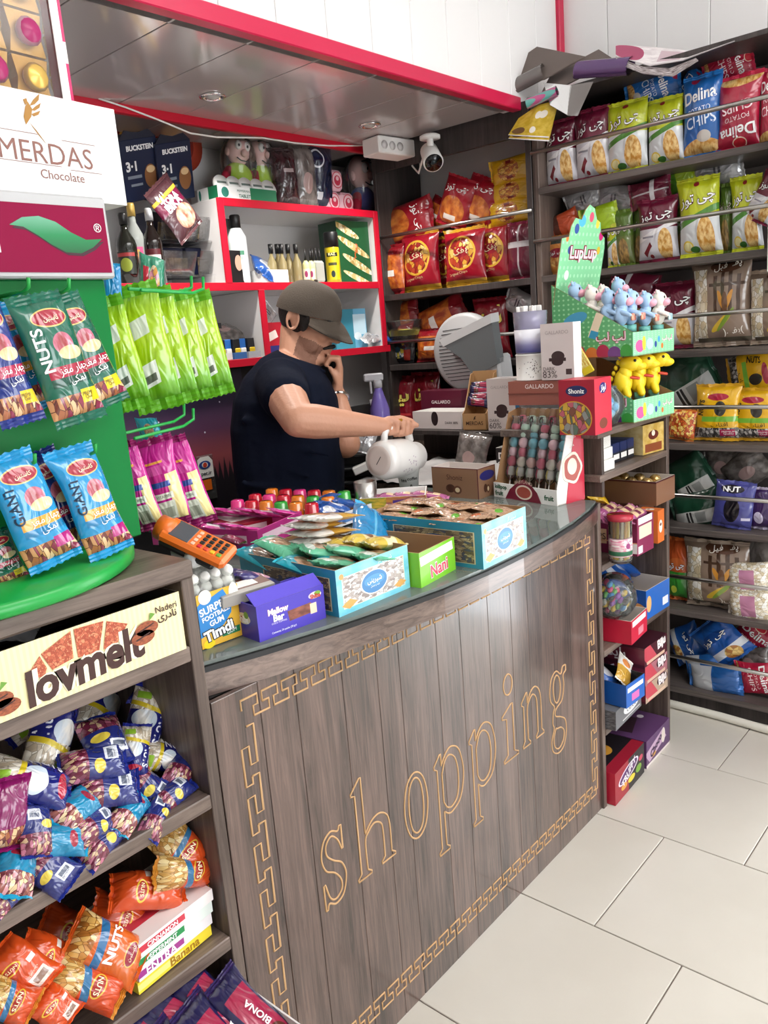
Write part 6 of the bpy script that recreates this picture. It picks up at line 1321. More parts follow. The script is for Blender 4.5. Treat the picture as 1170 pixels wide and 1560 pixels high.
# right hand closed over the handle
HB = FB+fa*.095+fu*.098                                  # middle of the handle bar
pd = (HB-wr_r); pd = (pd-fa*pd.dot(fa)*.4).normalized()
kc_ = HB+fu*.026-SR*.004
for t in (-.026, -.009, .009, .026): b.cap(wr_r.lerp(kc_, .18)+fa*t*.5, kc_+fa*t-fu*.004, .021, .0155, 10)
nails = []
for i, (t, ln) in enumerate(((-.033, .85), (-.011, 1.0), (.011, 1.05), (.033, .98))):
    k0 = kc_+fa*t; k1 = k0+SR*.034*ln-fu*.012; k2 = k1-fu*.034*ln-SR*.004; k3 = k2-SR*.024-fu*.004
    finger([k0, k1, k2, k3], .0112, .0085)
th0 = wr_r.lerp(kc_, .45)+fa*.03; finger([th0, th0+SR*.03+fa*.022-fu*.004, th0+SR*.058+fa*.024-fu*.014], .0135, .0095)
# left hand at the cheek, loosely curled
pk_ = A(517, 559, 2.81); up_ = (pk_-wr_l).normalized()
for t in (-.027, -.009, .009, .027): b.cap(wr_l.lerp(pk_, .15)+ST*t*.6, pk_+ST*t-up_*.006, .020, .0145, 10)
for i, (t, ln) in enumerate(((-.034, .9), (-.0115, 1.05), (.0115, 1.1), (.034, .95))):
    k0 = pk_+ST*t; k1 = k0+up_*.03*ln-SR*.006; k2 = k1-SR*.03*ln+up_*.004; k3 = k2-SR*.012-up_*.02
    finger([k0, k1, k2, k3], .0108, .0082)
l0 = wr_l.lerp(pk_, .4)+ST*.026; finger([l0, l0+up_*.03+ST*.012-SR*.012, l0+up_*.055+ST*.008-SR*.03], .013, .009)
# legs under the clothes reach the floor
hipz = A(446, 880, 2.78)
for s_ in (-1, 1):
    h0 = hipz+ST*.09*s_; k0 = V((h0.x, h0.y, .48))+SR*.02; f0 = V((h0.x, h0.y, .08))
    b.cap(h0, k0, .085, .06, 12); b.cap(k0, f0, .058, .045, 12); b.ell(tuple(f0+SR*.05-Z3*.045), (.06, .06, .03))
body = voxel(b, 'body', skin, man, .0042, 5)
body.data.materials.append(mat('stubble', '8A6250', .75, bump=.3, bscale=240)); hi = HM.inverted()
for p_ in body.data.polygons:
    q = hi @ p_.center
    if (p_.center-pk_).length < .085 or (p_.center-wr_l).length < .06: continue
    if -.16 < q.z < -.05 and q.x > -.005-.25*(q.z+.05) and q.x > .0 and q.z < -.052-.55*max(0, q.x-.055) and abs(q.y) < .09 and not (abs(q.y) < .02 and -.088 < q.z < -.064): p_.material_index = 1
# clothing
b = MB(); torso(b, .004); b.cap(sh_r+ST*-.03+Z3*.004, sh_r.lerp(el_r, .33), .088, .08, 18); b.cap(sh_l, sh_l.lerp(el_l, .45), .084, .074, 16); b.ell(tuple(sh_r-ST*.05+Z3*.0), (.09, .09, .075)); 
for k in range(7):                                        # soft folds
    y0 = 640+32*k; p0 = A(372+(k % 3)*18, y0, 2.58); p1 = A(470+(k % 2)*30, y0+22, 2.57); b.cap(p0, p1, .012, .006, 8)
voxel(b, 'tshirt', shirtm, man, .0065, 8)
MB().tube([A(459, 549, 2.78)+SR*(.074*math.cos(t))+ST*(.078*math.sin(t))-Z3*(.008+.036*math.cos(t)) for t in [6.283*k/24 for k in range(25)]], .0075, 8).build('collar', shirtm, man)
b = MB()
for s_ in (-1, 1):
    h0 = hipz+ST*.09*s_; k0 = V((h0.x, h0.y, .48))+SR*.02; f0 = V((h0.x, h0.y, .1))
    b.cap(h0, k0, .105, .08, 14); b.cap(k0, f0, .08, .065, 14)
b.ell(tuple(hipz), (.17, .2, .12)); voxel(b, 'trousers', mat('dark_denim', '1C2230', .8), man, .012, 4)
for s_ in (-1, 1):
    f0 = V((hipz.x, hipz.y, 0))+ST*.09*s_
    MB().ell((0, 0, 0), (.13, .055, .05), 16, 8, 0, Matrix.Translation(f0+SR*.05+Z3*.052) @ Matrix.Rotation(math.atan2(SR.y, SR.x), 4, 'Z')).build('shoe', BLACK, man)
# cap: panelled crown and curved brim
capm = mat('olive_twill', '4A4036', .85, bump=.25, bscale=220)
mb = MB(); vs = []; nu, nv = 28, 9
CM = HM @ Matrix.Translation((-.012, 0, .028)) @ Matrix.Rotation(.03, 4, 'Y')
for j in range(nv+1):
    t = j/nv*math.pi/2
    for i in range(nu):
        a = 2*math.pi*i/nu; rr = 1+.012*abs(math.cos(3*a)); x = .108*math.cos(a)*math.cos(t)**.8*rr; y = .088*math.sin(a)*math.cos(t)**.8*rr
        vs.append(tuple(CM @ V((x-.006*math.sin(t), y, -.012+.104*math.sin(t)+.012*math.cos(a)*math.cos(t)))))
fs = [(j*nu+i, j*nu+(i+1) % nu, (j+1)*nu+(i+1) % nu, (j+1)*nu+i) for j in range(nv) for i in range(nu)]
MB().add(vs, fs, 0, True).build('cap_crown', capm, man)
MB().ell((-.008, 0, .094), (.007, .007, .004), 10, 6, 0, CM).build('cap_button', capm, man)
vs = []; n = 16
for k in (0, 1):
    for j in range(4):
        for i in range(n+1):
            a = -1.15+2.3*i/n; e = .104+.068*j/3*max(0, math.cos(a*1.25))**.7
            vs.append(tuple(CM @ V((e*math.cos(a)*(1 if j else .98), (.086+.02*j/3)*math.sin(a)*1.02, .004-.052*(j/3)**1.3*math.cos(a)-.016*abs(math.sin(a))**1.5-(.0035 if k else 0)))))
st = (n+1)*4; fs = []
for k in (0, 1):
    for j in range(3):
        for i in range(n):
            f = (k*st+j*(n+1)+i, k*st+j*(n+1)+i+1, k*st+(j+1)*(n+1)+i+1, k*st+(j+1)*(n+1)+i); fs.append(f if k else f[::-1])
for i in range(n): fs.append((3*(n+1)+i, 3*(n+1)+i+1, st+3*(n+1)+i+1, st+3*(n+1)+i))
MB().add(vs, fs, 0, True).build('cap_brim', capm, man)
# hair below the cap, beard, brows, moustache
def shell(c, r, keep, name, m, T=HM, n=44, k=30):
    t = MB().ell(c, r, n, k); vs = []; fs = []; ok = []
    for f in t.f:
        q = sum((V(t.v[i]) for i in f), V())/len(f)
        if keep(q): fs.append(f)
    return MB().add([tuple(T @ V(v)) for v in t.v], fs, 0, True).build(name, m, man)
shell((-.018, 0, .022), (.096, .0785, .096), lambda q: q.z < .07 and q.x < .012-.2*max(0, -q.z) and q.z > -.078-.25*(q.x+.06), 'hair', hairm)
MB().ell((0, 0, 0), (.016, .004, .03), 10, 8, 0, HM @ Matrix.Translation((.012, .074, -.004))).ell((0, 0, 0), (.016, .004, .03), 10, 8, 0, HM @ Matrix.Translation((.012, -.074, -.004))).build('sideburn', hairm, man)
mb = MB()
for s_ in (-1, 1): mb.cap(HM @ V((.1, s_*.004, -.056)), HM @ V((.083, s_*.03, -.068)), .0072, .0045, 8)
mb.build('moustache', hairm, man)
for s_ in (-1, 1):
    MB().ell((.0795, s_*.031, .001), (.0125, .0135, .009), 12, 8, 0, HM).build('eye', mat('eye_white', 'E6DED6', .2), man)
    MB().ell((.0905, s_*.032, -.0015), (.0025, .0055, .0055), 10, 6, 0, HM).build('iris', mat('dark_iris', '22160F', .15), man)
    MB().ell((.080, s_*.031, .0045), (.0135, .0145, .008), 12, 8, 0, HM).build('eyelid', skin, man)
    MB().cap(HM @ V((.092, s_*.014, .021)), HM @ V((.078, s_*.05, .022)), .0042, .003, 8).build('eyebrow', hairm, man)
# ring and bracelet
k1 = kc_+fa*-.011+SR*.02-fu*.012
MB().box(-.007, .007, -.009, .009, -.004, .004, 0, .002, Matrix.Translation(k1+fu*.008+ST*.006+SR*.004) @ SR.to_track_quat('X', 'Z').to_matrix().to_4x4()).build('gold_ring', mat('gold_metal', 'B98A3A', .3, .9), man)
wq = wr_l.lerp(el_l, .1); ax = (el_l-wr_l).normalized(); o1 = ax.orthogonal().normalized(); o2 = ax.cross(o1)
MB().tube([wq+(o1*math.cos(t)+o2*math.sin(t))*.037 for t in [6.283*k/20 for k in range(21)]], .006, 8).build('bracelet', CHROME, man)
pm_ = inkm('E6E6EA')
for px, py, s_ in ((436, 546, .007), (524, 606, .006)):
    c0 = A(px, py, 2.6 if px < 500 else 2.74); 
# the white flask, held in his hand
fk = thing('flask', 'white insulated jug held tilted by the man, its round base showing', 'jug', M=frame(FB+mo, fs_, fa))
wp = mat('flask_white', 'E9E6E2', .3, coat=.3)
MB().lathe([(0, .004), (.03, .004), (.031, 0), (.046, 0), (.054, .004), (.06, .016), (.0615, .03), (.0605, .034), (.0615, .038), (.061, .12), (.056, .15), (.046, .168), (.045, .2), (.038, .205), (0, .206)], 36).build('body', wp, fk)
MB().lathe([(.031, -.0008), (.045, -.0008), (.0465, .001)], 32).build('base_ring', mat('warm_white_plastic', 'D9CCC4', .45), fk)
MB().box(-.0012, .0012, -.015, .015, -.0012, .0035, 0, 0, Matrix.Rotation(.6, 4, 'Z')).build('base_slot', BLACK, fk)
hy = 1 if (fk.matrix_basis.to_3x3() @ V((0, 1, 0))).dot(fu) > 0 else -1
MB().tube([(0, hy*.058, .03), (0, hy*.082, .034), (0, hy*.096, .046), (0, hy*.098, .07), (0, hy*.098, .125), (0, hy*.092, .148), (0, hy*.075, .162), (0, hy*.05, .168)], [.011, .011, .011, .0105, .0105, .011, .012, .013], 12).build('handle', wp, fk)
MB().prism([(-.016, 0), (.016, 0), (.008, .036), (-.008, .036)], .012, 0, Matrix(((1, 0, 0, 0), (0, 0, -hy, -hy*.03), (0, 1, 0, .19), (0, 0, 0, 1)))).build('spout', wp, fk)
mb = MB(); rnd = random.Random(12)
for k in range(26):
    a = rnd.uniform(-1.2, 1.2)+(math.pi if hy > 0 else 0)+1.57*0; z = rnd.uniform(.06, .12)
    p = fk.matrix_basis.to_3x3().inverted() @ ST; a = math.atan2(p.y, p.x)+rnd.gauss(.2, .35)
    mb.add([(.0618*math.cos(a+da_), .0618*math.sin(a+da_), z+dz) for da_, dz in ((-.05, .001), (0, -.0025), (.05, .0), (0, .0025))], [(0, 1, 2, 3)])
mb.build('print', inkm('B8A8B4'), fk, kind='stuff')
# ------------------------------------------------------------------ display stand on the left shelf unit
SY, SXR = 1.2, .724
st = thing('display_stand', 'green metal display stand with hooks and a maroon header, standing on the left shelf', 'display stand', (.45, 1.3, 1.181))
green = mat('green_enamel', '087434', .35, spec=.2); greenl = mat('light_green_enamel', '1C9C42', .3)
def sp_part(name, x0, x1, y0, y1, z0, z1, m, bev=.002): 
    return MB().box(x0-.45, x1-.45, y0-1.3, y1-1.3, z0-1.181, z1-1.181, 0, bev).build(name, m, st)
MB().lathe([(0, 0), (.262, 0), (.268, .004), (.268, .018), (.262, .022), (0, .022)], 48).build('base_plate', greenl, st)
sp_part('panel', .18, SXR-.004, SY, SY+.012, 1.203, 1.622, green); sp_part('panel', SXR-.016, SXR-.004, SY+.012, SY+.2, 1.203, 1.622, green)
sp_part('header', .18, SXR+.004, SY-.022, SY+.03, 1.622, 1.742, GREYP, .003)
FH = Matrix(((1, 0, 0, .18-.45), (0, 0, -1, SY-.0232-1.3), (0, 1, 0, 1.622-1.181), (0, 0, 0, 1)))
patch(st, FH, rect(0, .008, .542, .104), mat('header_maroon', '86083A', .4, spec=.15), name='header_print')
leaf = [(.39, .073), (.41, .084), (.435, .087), (.46, .08), (.482, .066), (.505, .056), (.532, .058), (.515, .045), (.494, .036), (.47, .037), (.448, .048), (.43, .06), (.41, .071)]
patch(st, FH, [(x+.003, y-.004) for x, y in leaf], mat('leaf_shadow', '3A0A20', .4), .0004, 'emblem'); patch(st, FH, leaf, pmat('leaf_green', ('grad', ['0A5A2E', '128048', '6AA88A']), [], .4, coord='GenXZ'), .0009, 'emblem')
patch(st, FH, rect(.3, .035, .372, .07), PAPER, .0006, 'emblem'); letters(st, '®', FH, .527, .074, .013, None, inkm('F6F2F2'), lift=.001)
def hook(p, d, L, up=.012):
    p = V(p)-V((.45, 1.3, 1.181)); d = V(d)
    MB().tube([p, p+d*(L*.8), p+d*L+V((0, 0, up*.4)), p+d*(L+.004)+V((0, 0, up*1.4))], .0028, 8).build('hook', greenl, st)
def SB(sn, px, py, y, wp, hp, label, roll=0, pitch=-6, yaw=0, **k):
    q = aty(px, py, y); sc_ = (q-O).dot(_f)/FPX
    return put(sn, q, wp*sc_*1.04, hp*sc_, yaw, pitch, roll, label, name='nut_packet', **k)
for (px, py) in ((60, 452), (100, 690), (10, 705), (0, 452)): hook(aty(px, py, SY-.0), (0, -1, 0), .09)
SB('green_nuts', 88, 548, 1.115, 84, 205, 'green nut packet on the upper hook of the green stand, front one', -9)
SB('green_nuts', 124, 538, 1.16, 82, 180, 'green nut packet on the upper hook, behind the front one', -14)
SB('navy_nuts', -2, 550, 1.115, 70, 205, 'navy nut packet on the upper hook at the left edge', -8)
SB('sky_nuts', 26, 545, 1.165, 70, 170, 'sky blue nut packet behind the navy one on the upper hook', -12)
SB('sky_nuts', 46, 778, 1.115, 86, 190, 'sky blue nut packet on the lower hook, front one at the left', -9)
SB('navy_nuts', 84, 765, 1.165, 66, 165, 'navy nut packet behind the sky blue one on the lower hook', -14)
SB('sky_nuts', 138, 764, 1.12, 76, 180, 'sky blue nut packet on the lower hook, right one', -7)
SB('green_nuts', 4, 850, 1.15, 50, 90, 'green nut packet low behind the sky blue one at the left', -8)
# side hooks with lime and magenta packets seen from behind
for (px, py) in ((196, 440), (215, 442), (190, 660), (205, 668)): hook(atx(px, py, SXR), (.9, .42, 0), .2, .02)
def SD(sn, x0, y0, x1, y1, D, label, yaw=-42, roll=-9, **k):
    q = atd((x0+x1)/2, (y0+y1)/2, D); sc_ = D/FPX
    return put(sn, q, (x1-x0)*sc_*.92, (y1-y0)*sc_, yaw, 4, roll, label, name='snack_packet', **k)
SD('lime_back', 284, 446, 342, 606, 1.62, 'lime green packet hanging on the side hook, fifth and rearmost')
SD('lime_back', 256, 444, 312, 612, 1.57, 'lime green packet hanging on the side hook, fourth')
SD('lime_back', 222, 440, 286, 618, 1.52, 'lime green packet hanging on the side hook, third')
SD('lime_back', 186, 434, 262, 628, 1.46, 'lime green packet hanging on the side hook, second')
SD('lime_back', 152, 452, 212, 628, 1.41, 'lime green packet hanging on the side hook, nearest the green panel')
SD('sky_back', 150, 402, 188, 478, 1.42, 'bright blue packet above the lime ones beside the header', roll=6)
SD('green_crisps', 188, 412, 276, 452, 1.56, 'crumpled green and clear packet lying over the lime packets', roll=-82)
SD('magenta_back', 258, 660, 310, 806, 1.58, 'magenta packet on the lower side hook, right one', roll=-10)
SD('magenta_back', 218, 664, 280, 806, 1.5, 'magenta packet on the lower side hook, middle one', roll=-12)
SD('magenta_back', 188, 668, 232, 814, 1.44, 'magenta packet on the lower side hook, beside the green panel', roll=-8)
SD('teal_cookie', 206, 640, 250, 672, 1.6, 'dark teal packet end on the lower side hook', roll=80)
# white chocolate carton on top of the header
mq = aty(193, 308, 1.24); a_ = math.radians(6.4)
MW, MD, MH = .34, .24, .148
mc = carton('chocolate_carton', 'large white carton with gold bird emblem on top of the maroon header', 'carton', (mq.x-MW*math.cos(a_), mq.y-MW*math.sin(a_), 1.745), 6.4, MW, MD, MH, mat('glossy_white', 'E2E0DF', .4, spec=.3))
dz = mq.z-1.745; mc.location.z = 1.745; MHF = MH
F_ = FMf(mc, 'F'); gold = inkm('A27228'); rose = inkm('84584E')
letters(mc, 'MERDAS', F_, MW-.136, .064, .158, None, rose, bold=-.004); letters(mc, 'Chocolate', F_, MW-.115, .034, .076, None, rose)
for x0, x1, y_ in ((MW-.26, MW-.148, .089), (MW-.108, MW-.048, .086), (MW-.26, MW-.115, .047), (MW-.1, MW-.042, .044)): patch(mc, F_, rect(x0, y_, x1, y_+.0008), rose, name='emblem')
for poly in ([(.0, 0), (.012, .014), (.016, .026), (.01, .036), (.004, .028), (-.002, .012)], [(.012, .03), (.02, .04), (.034, .052), (.031, .042), (.022, .034)], [(.014, .024), (.024, .032), (.034, .038), (.03, .03), (.02, .024)], [(.013, .018), (.022, .022), (.031, .026), (.026, .019), (.017, .015)], [(.004, .03), (.002, .038), (.0085, .041), (.0095, .035)], [(.006, .006), (.018, -.006), (.034, -.026), (.02, -.012)]):
    patch(mc, F_, [(MW-.165+x*.9, .1+y*.92) for x, y in poly], gold, name='emblem')
# clear pack of gold chocolate cups standing on the carton
gp = thing('chocolate_pack', 'clear pack of gold and pink chocolate cups standing on the white carton', 'pack', V((mq.x-.06, mq.y+.02, 1.745+MH)), a_)
MB().box(-.26, .0, 0, .14, 0, .26, 0, .004).build('clear_box', FILM, gp)
MB().box(-.018, -.004, -.003, -.001, 0, .26).build('light_edge', mat('pearl_strip', 'F0E6EA', .2), gp); MB().box(-.003, .002, -.002, .04, 0, .26).build('pink_edge', pmat('pink_strip', 'C41E5E', [('b', .5, .3, .5, .06, 'EFE6E4'), ('b', .5, .75, .5, .06, 'EFE6E4')], coord='GenXZ'), gp)
for i in range(4):
    for j in range(3):
        MB().prism([(-.03, 0), (.03, 0), (.024, .03), (.03, .06), (-.03, .06), (-.024, .03)], .07, 0, Matrix.Translation((-.055-.066*j, .015, .004+.064*i))).build('gold_tray', mat('gold_card', 'C99A4A', .35, .35), gp)
        MB().lathe([(0, 0), (.016, .002), (.021, .016), (.016, .021), (0, .024)], 12, 0, Matrix.Translation((-.055-.066*j, .02, .034+.064*i)) @ Matrix.Rotation(math.pi/2, 4, 'X')).build('chocolate_cup', mat('cup_magenta', 'A01E5E', .35) if (i+j) % 2 else mat('cup_gold', 'D9B25A', .3, .4), gp)
        MB().box(-.012, .012, -.001, 0, -.012, .012, M=Matrix.Translation((-.055-.066*j, .0135, .034+.064*i))).build('label', PAPER, gp)
rbw = thing('ribbon', 'pink ribbon bow tied at the top of the clear pack', 'ribbon', inside(gp, -.02, -.004, .17))
mb = MB()
for s_ in (-1, 1): mb.prism([(0, 0), (s_*.05, .02), (s_*.05, .05), (0, .02)], .006)
mb.build('bow', mat('ribbon_pink', 'E83A5A', .4), rbw)
# cream carton on the left unit's second shelf
LW_, LH_ = .74, .095
lm = carton('sweet_carton', 'long cream carton with brown lettering and nuts on the left shelf unit', 'carton', (-.06, 1.052, 1.042), 0, LW_, .3, LH_, pmat('cream_card', ('str', 90, 'EADDA8', 'EFE4B6'), (), .5), mat('cream_side', 'E6D8A2', .5), open_=True, ins=mat('carton_inside_dark', '4A4038', .7))
F_ = FMf(lm, 'F'); cx0 = .095
brown = inkm('3E1E18')
fan = [[(-.074, .0), (-.052, .028), (-.046, .006), (-.05, -.006)], [(-.05, .03), (-.01, .05), (-.012, .006), (-.04, .0)], [(-.006, .051), (.034, .048), (.022, .002), (-.006, .004)], [(.038, .046), (.066, .03), (.046, .002), (.028, .002)]]
fanm = pmat('nut_bar', ('vor', 9, ['A8482E', 'C86A4A', 'D98A62', 'B8583A']), (), .5, coord='GenXZ')
for f_ in fan: patch(lm, F_, [(x*1.15+cx0+.475, y*.9+.046) for x, y in f_], fanm, .0004)
for s_, col, bd, lf in (('lovmelt', 'FBF3D8', .1, .0008), ('lovmelt', '3E1E18', .035, .0014)): letters(lm, s_, F_, cx0+.48, .036, .185, .052, inkm(col), bold=bd, rot=4, shear=.12, lift=lf)
almond = pmat('almond', ('noi', 6, '7A3A22', 'A85A34'), (), .5, coord='Generated')
for x, y in ((.36, .02), (.352, .032), (.572, .044), (.58, .056)): patch(lm, F_, oval(x+cx0, y, .02, .011, 18, .3), almond, .0018); patch(lm, F_, [(x+cx0-.012, y-.003), (x+cx0+.013, y+.004), (x+cx0+.012, y+.0055), (x+cx0-.013, y-.0005)], brown, .0022)
for x, y in ((.355, .044), (.585, .066)): patch(lm, F_, [(x+cx0, y), (x+cx0+.012, y+.008), (x+cx0+.004, y+.012)], inkm('6A9A3A'), .002)
letters(lm, 'Naderi', F_, cx0+.618, .078, .038, None, brown, bold=.01, lift=.001); letters(lm, 'نادری', F_, cx0+.618, .064, .034, None, brown, bold=.02, lift=.001)
patch(lm, F_, oval(cx0+.302, .054, .018, .018), brown, .001); letters(lm, '36', F_, cx0+.302, .059, .014, None, inkm('EADDA8'), lift=.0016); letters(lm, 'PCS', F_, cx0+.302, .047, .018, None, inkm('EADDA8'), lift=.0016)
for k in range(3): put('silver', V((.2+.14*k, 1.2, 1.13)), .1, .14, 20*k, -70, 80, 'dark silver wrapped packet inside the cream carton, %s' % ['left', 'middle', 'right'][k], name='packet')
# four flat gum boxes
gcol = [('F0D83A', 'Banana', 'A87A1A', 'yellow banana'), ('E9E4E6', 'ENTRA', 'A03A8A', 'white and violet'), ('DDE6E0', 'PEPPERMINT', '1E8A4A', 'white and green peppermint'), ('EDE6E4', 'CINNAMON', 'C8384A', 'white and red')]
for k, (c_, tx_, ic, nm_) in enumerate(gcol):
    r = carton('gum_box', 'flat %s gum box in the stack under the orange packets' % nm_, 'box', (.52+.003*k, 1.075-.002*k, .502+.0225*k), 5, .155, .15, .0215, cmat('gum%d' % k, c_, [('b', .3, .5, .3, .26, ic if k else 'F6E886')]))
    word(r, 'F', tx_, .3 if k != 0 else .62, .5, .4, 'FFFFFF' if k else 'A87A1A', bold=.02)
# tray of dark bars at the bottom
bt2 = carton('storage_carton', 'plain cardboard carton on the floor under the navy bars', 'carton', (.37, .87, .001), 0, .3, .18, .335, CARD)
bt2 = carton('bar_carton', 'open white carton of navy and red bars standing before the lowest shelf', 'carton', (.375, .875, .337), 0, .31, .18, .09, PAPER, open_=True, ins=mat('carton_inside_white', 'E2E0DE', .6))
for k in range(8):
    lay('navy_bar', bt2, .035+.034*k, .07, .075+.012*(k % 2), 10, -62, -6, 'navy and red wrapped bar in the white carton, %s from the left' % ['first', 'second', 'third', 'fourth', 'fifth', 'sixth', 'seventh', 'eighth'][k], name='wrapped_bar', detail=True, sc=1.35)
for k in range(4):
    lay('navy_bar', bt2, .08+.055*k, .13, .095, 14, -62, -6, 'navy and red wrapped bar in the back row of the white carton, %s' % ['first', 'second', 'third', 'fourth'][k], name='wrapped_bar', detail=True, sc=1.35)
# ------------------------------------------------------------------ goods on the white back shelves
BYf = 2.52
def BP(px, py, y=BYf): return aty(px, py, y)
def on(px, py0, py1, y, z):            # base point and height for something standing at z
    p = BP(px, (py0+py1)/2, y); t = BP(px, py0, y).z; return V((p.x, y, z)), t-z
Z1, Z2, Z3_ = 2.037, 1.737, 1.457
for k, (px, py0, py1, tag_) in enumerate(((215, 205, 300, 'left'), (268, 212, 300, 'right'))):
    p = BP(px, (py0+py1)/2+6, 2.56); 
    r = thing('coffee_box', 'dark navy tilted coffee carton with white lettering, %s of the pair' % tag_, 'carton', M=Matrix.Translation(p) @ rotm(6, 18, -14)); r['dims'] = (.16, .09, .2)
    MB().box(-.08, .08, 0, .1, -.1, .1, 0, .002).build('carton', mat('navy_carton', '1B2440', .35), r)
    FF = Matrix(((1, 0, 0, -.08), (0, 0, -1, -.001), (0, 1, 0, -.1), (0, 0, 0, 1)))
    letters(r, 'BUCKSTEIN', FF, .085, .172, .115, None, inkm('F2F2F2'), bold=.04); letters(r, '3·1', FF, .04, .115, .045, None, inkm('F2F2F2'), bold=.04)
    patch(r, FF, oval(.12, .075, .028, .04), inkm('8A5A34')); patch(r, FF, oval(.12, .098, .018, .012), inkm('D9B88A'), .0006); patch(r, FF, rect(.02, .075, .08, .085), inkm('7A828E')); patch(r, FF, rect(.03, .05, .08, .058), inkm('7A828E'))
    MB().prism([(-.08, .1), (.08, .1), (.05, .125), (-.0, .118), (-.05, .13)], .003).build('torn_flap', mat('navy_flap', '141A2E', .5), r)
for k, (px, tag_) in enumerate(((200, 'left'), (262, 'right'))):
    p = BP(px, 214, 2.74); r = thing('plate', 'round red and gold plate standing on edge behind the coffee cartons, %s' % tag_, 'plate', M=Matrix.Translation(p) @ rotm(0, -8, 0))
    MB().lathe([(0, 0), (.085, 0), (.125, .014), (.127, .016), (.085, .006), (0, .004)], 40, 0, Matrix.Rotation(math.pi/2, 4, 'X')).build('plate', pmat('plate_red', 'A8402E', [('e', .5, .5, .36, .36, '7A2A22'), ('e', .5, .5, .2, .2, 'C98A3A')], .25, coord='GenXZ'), r)
put('coffee_sachet', BP(265, 318, 2.48), .15, .2, 0, -14, -38, 'coffee packet with pink lettering lying over the clear trays', name='coffee_packet')
# black stepped dispensers of clear trays
for k, (px, py, tag_) in enumerate(((262, 345, 'upper'), (318, 348, 'upper right'), (258, 398, 'lower left'), (318, 398, 'lower right'))):
    p = BP(px, py, 2.56); r = thing('sachet_dispenser', 'dark navy and clear sachet dispenser tray, %s' % tag_, 'dispenser', M=Matrix.Translation(p) @ rotm(4, 0, 0))
    MB().box(-.085, .085, .02, .12, -.055, .05, 0, .003).build('back_box', mat('ink_navy', '151A3A', .35), r)
    MB().prism([(-.08, -.055), (.08, -.055), (.085, .03), (-.085, .03)], .004, 0, Matrix.Translation((0, -.05, 0)) @ Matrix.Rotation(.35, 4, 'X')).build('clear_front', FILM, r)
    MB().box(-.08, .08, -.05, .02, -.057, -.052).build('clear_floor', FILM, r)
    mb = MB(); rnd = random.Random(k)
    for q in range(7): mb.box(-.012, .012, -.004, .004, -.03, .03, 0, .002, Matrix.Translation((-.06+.02*q, -.015+rnd.uniform(-.01, .01), -.02)) @ Matrix.Rotation(rnd.uniform(-.4, .4), 4, 'Y'))
    mb.build('sachets', pmat('dark_sachets', ('noi', 40, '2A2426', '8E7A5A'), (), .3, coord='Object'), r, kind='stuff')
# syrup bottles
def bottle(px, py0, py1, y, z, r_, col, capc, lab, labcol, label):
    p, h = on(px, py0, py1, y, z); r = thing('bottle', label, 'bottle', p)
    MB().lathe([(0, 0), (r_, 0), (r_, h*.55), (r_*.9, h*.62), (r_*.38, h*.76), (r_*.34, h*.86), (0, h*.86)], 20).build('glass', mat('bottle_'+col, col, .1, coat=.5) if col != 'clear' else clear('bottle_clear', 'D9DED9', .04, .6), r)
    MB().lathe([(0, h*.84), (r_*.42, h*.84), (r_*.42, h*.97), (r_*.36, h), (0, h)], 16).build('cap', mat('cap_'+capc, capc, .3, .3), r)
    if lab: wrap_label(r, r_, h*.14, h*.46, lab)
    return r
def wrap_label(r, r_, z0, z1, m):
    a0 = acam; n = 8; vs = [((r_+.0008)*math.cos(a0-1+2*i/n), (r_+.0008)*math.sin(a0-1+2*i/n), z) for z in (z0, z1) for i in range(n+1)]
    uv = [(i/n, q) for q in (0, 1) for i in range(n+1)]
    MB().add(vs, [(i, i+1, n+2+i, n+1+i) for i in range(n)], 0, True, None, uv).build('label', m, r)
bottle(192, 325, 415, 2.5, Z2, .034, '1A1C16', '2A2A2A', pmat('lab1', '23261E', [('e', .5, .4, .3, .3, '9AA83A'), ('b', .5, .85, .5, .08, 'A83A3A')]), 0, 'dark syrup bottle with a green fruit label beside the header')
bottle(205, 310, 415, 2.53, Z2, .033, 'clear', 'C9A85A', pmat('lab2', 'C84A78', [('b', .5, .5, .3, .4, 'E9A83A')]), 0, 'clear syrup bottle with gold cap and pink label')
bottle(232, 318, 420, 2.5, Z2, .033, '17100E', 'C9C9CC', pmat('lab3', 'E2DCD2', [('b', .5, .25, .5, .3, '3A221A'), ('e', .5, .5, .26, .2, '8A5A3A'), ('b', .5, .9, .5, .14, '5A1A22')]), 0, 'dark syrup bottle with a silver cap and cream label')
# top right: plush dolls, tablet tins, bags, roll packs
tt = cpx('tin_tray', 'white and green display tray of round mint tins below the plush dolls', 'tray', (310, 309), (420, 309), 2.036, .12, .045, cmat('tin_tray', 'E9ECEA', [('b', .8, .4, .26, .6, '1E7A52'), ('e', .12, .5, .06, .4, '2A7A6A')]), open_=True, ins=PAPER)
tt.matrix_basis = Matrix.Translation((1.985, 2.462, Z1))
W_, D_, H_ = tt['dims']
word(tt, 'F', 'TABLET', .44, .3, .2, '3A6A5A', bold=.02); word(tt, 'F', 'PEPPERMINT', .44, .68, .24, '3A6A5A')
for k in range(5):
    r = thing('mint_tin', 'round white and black mint tin in the display tray, %s from the left' % ['first', 'second', 'third', 'fourth', 'fifth'][k], 'tin', M=Matrix.Translation(inside(tt, .04+W_*.2*k, .03, .05)) @ rotm(0, -15, 0), group='round mint tins')
    MB().lathe([(0, 0), (.034, 0), (.036, .003), (.036, .012), (0, .014)], 24, 0, Matrix.Rotation(math.pi/2, 4, 'X')).build('tin', pmat('tin_face', 'EAEDEA', [('b', .5, .1, .5, .26, '23302C'), ('b', .5, .6, .3, .06, '6A7A74')], .3, coord='GenXZ'), r)
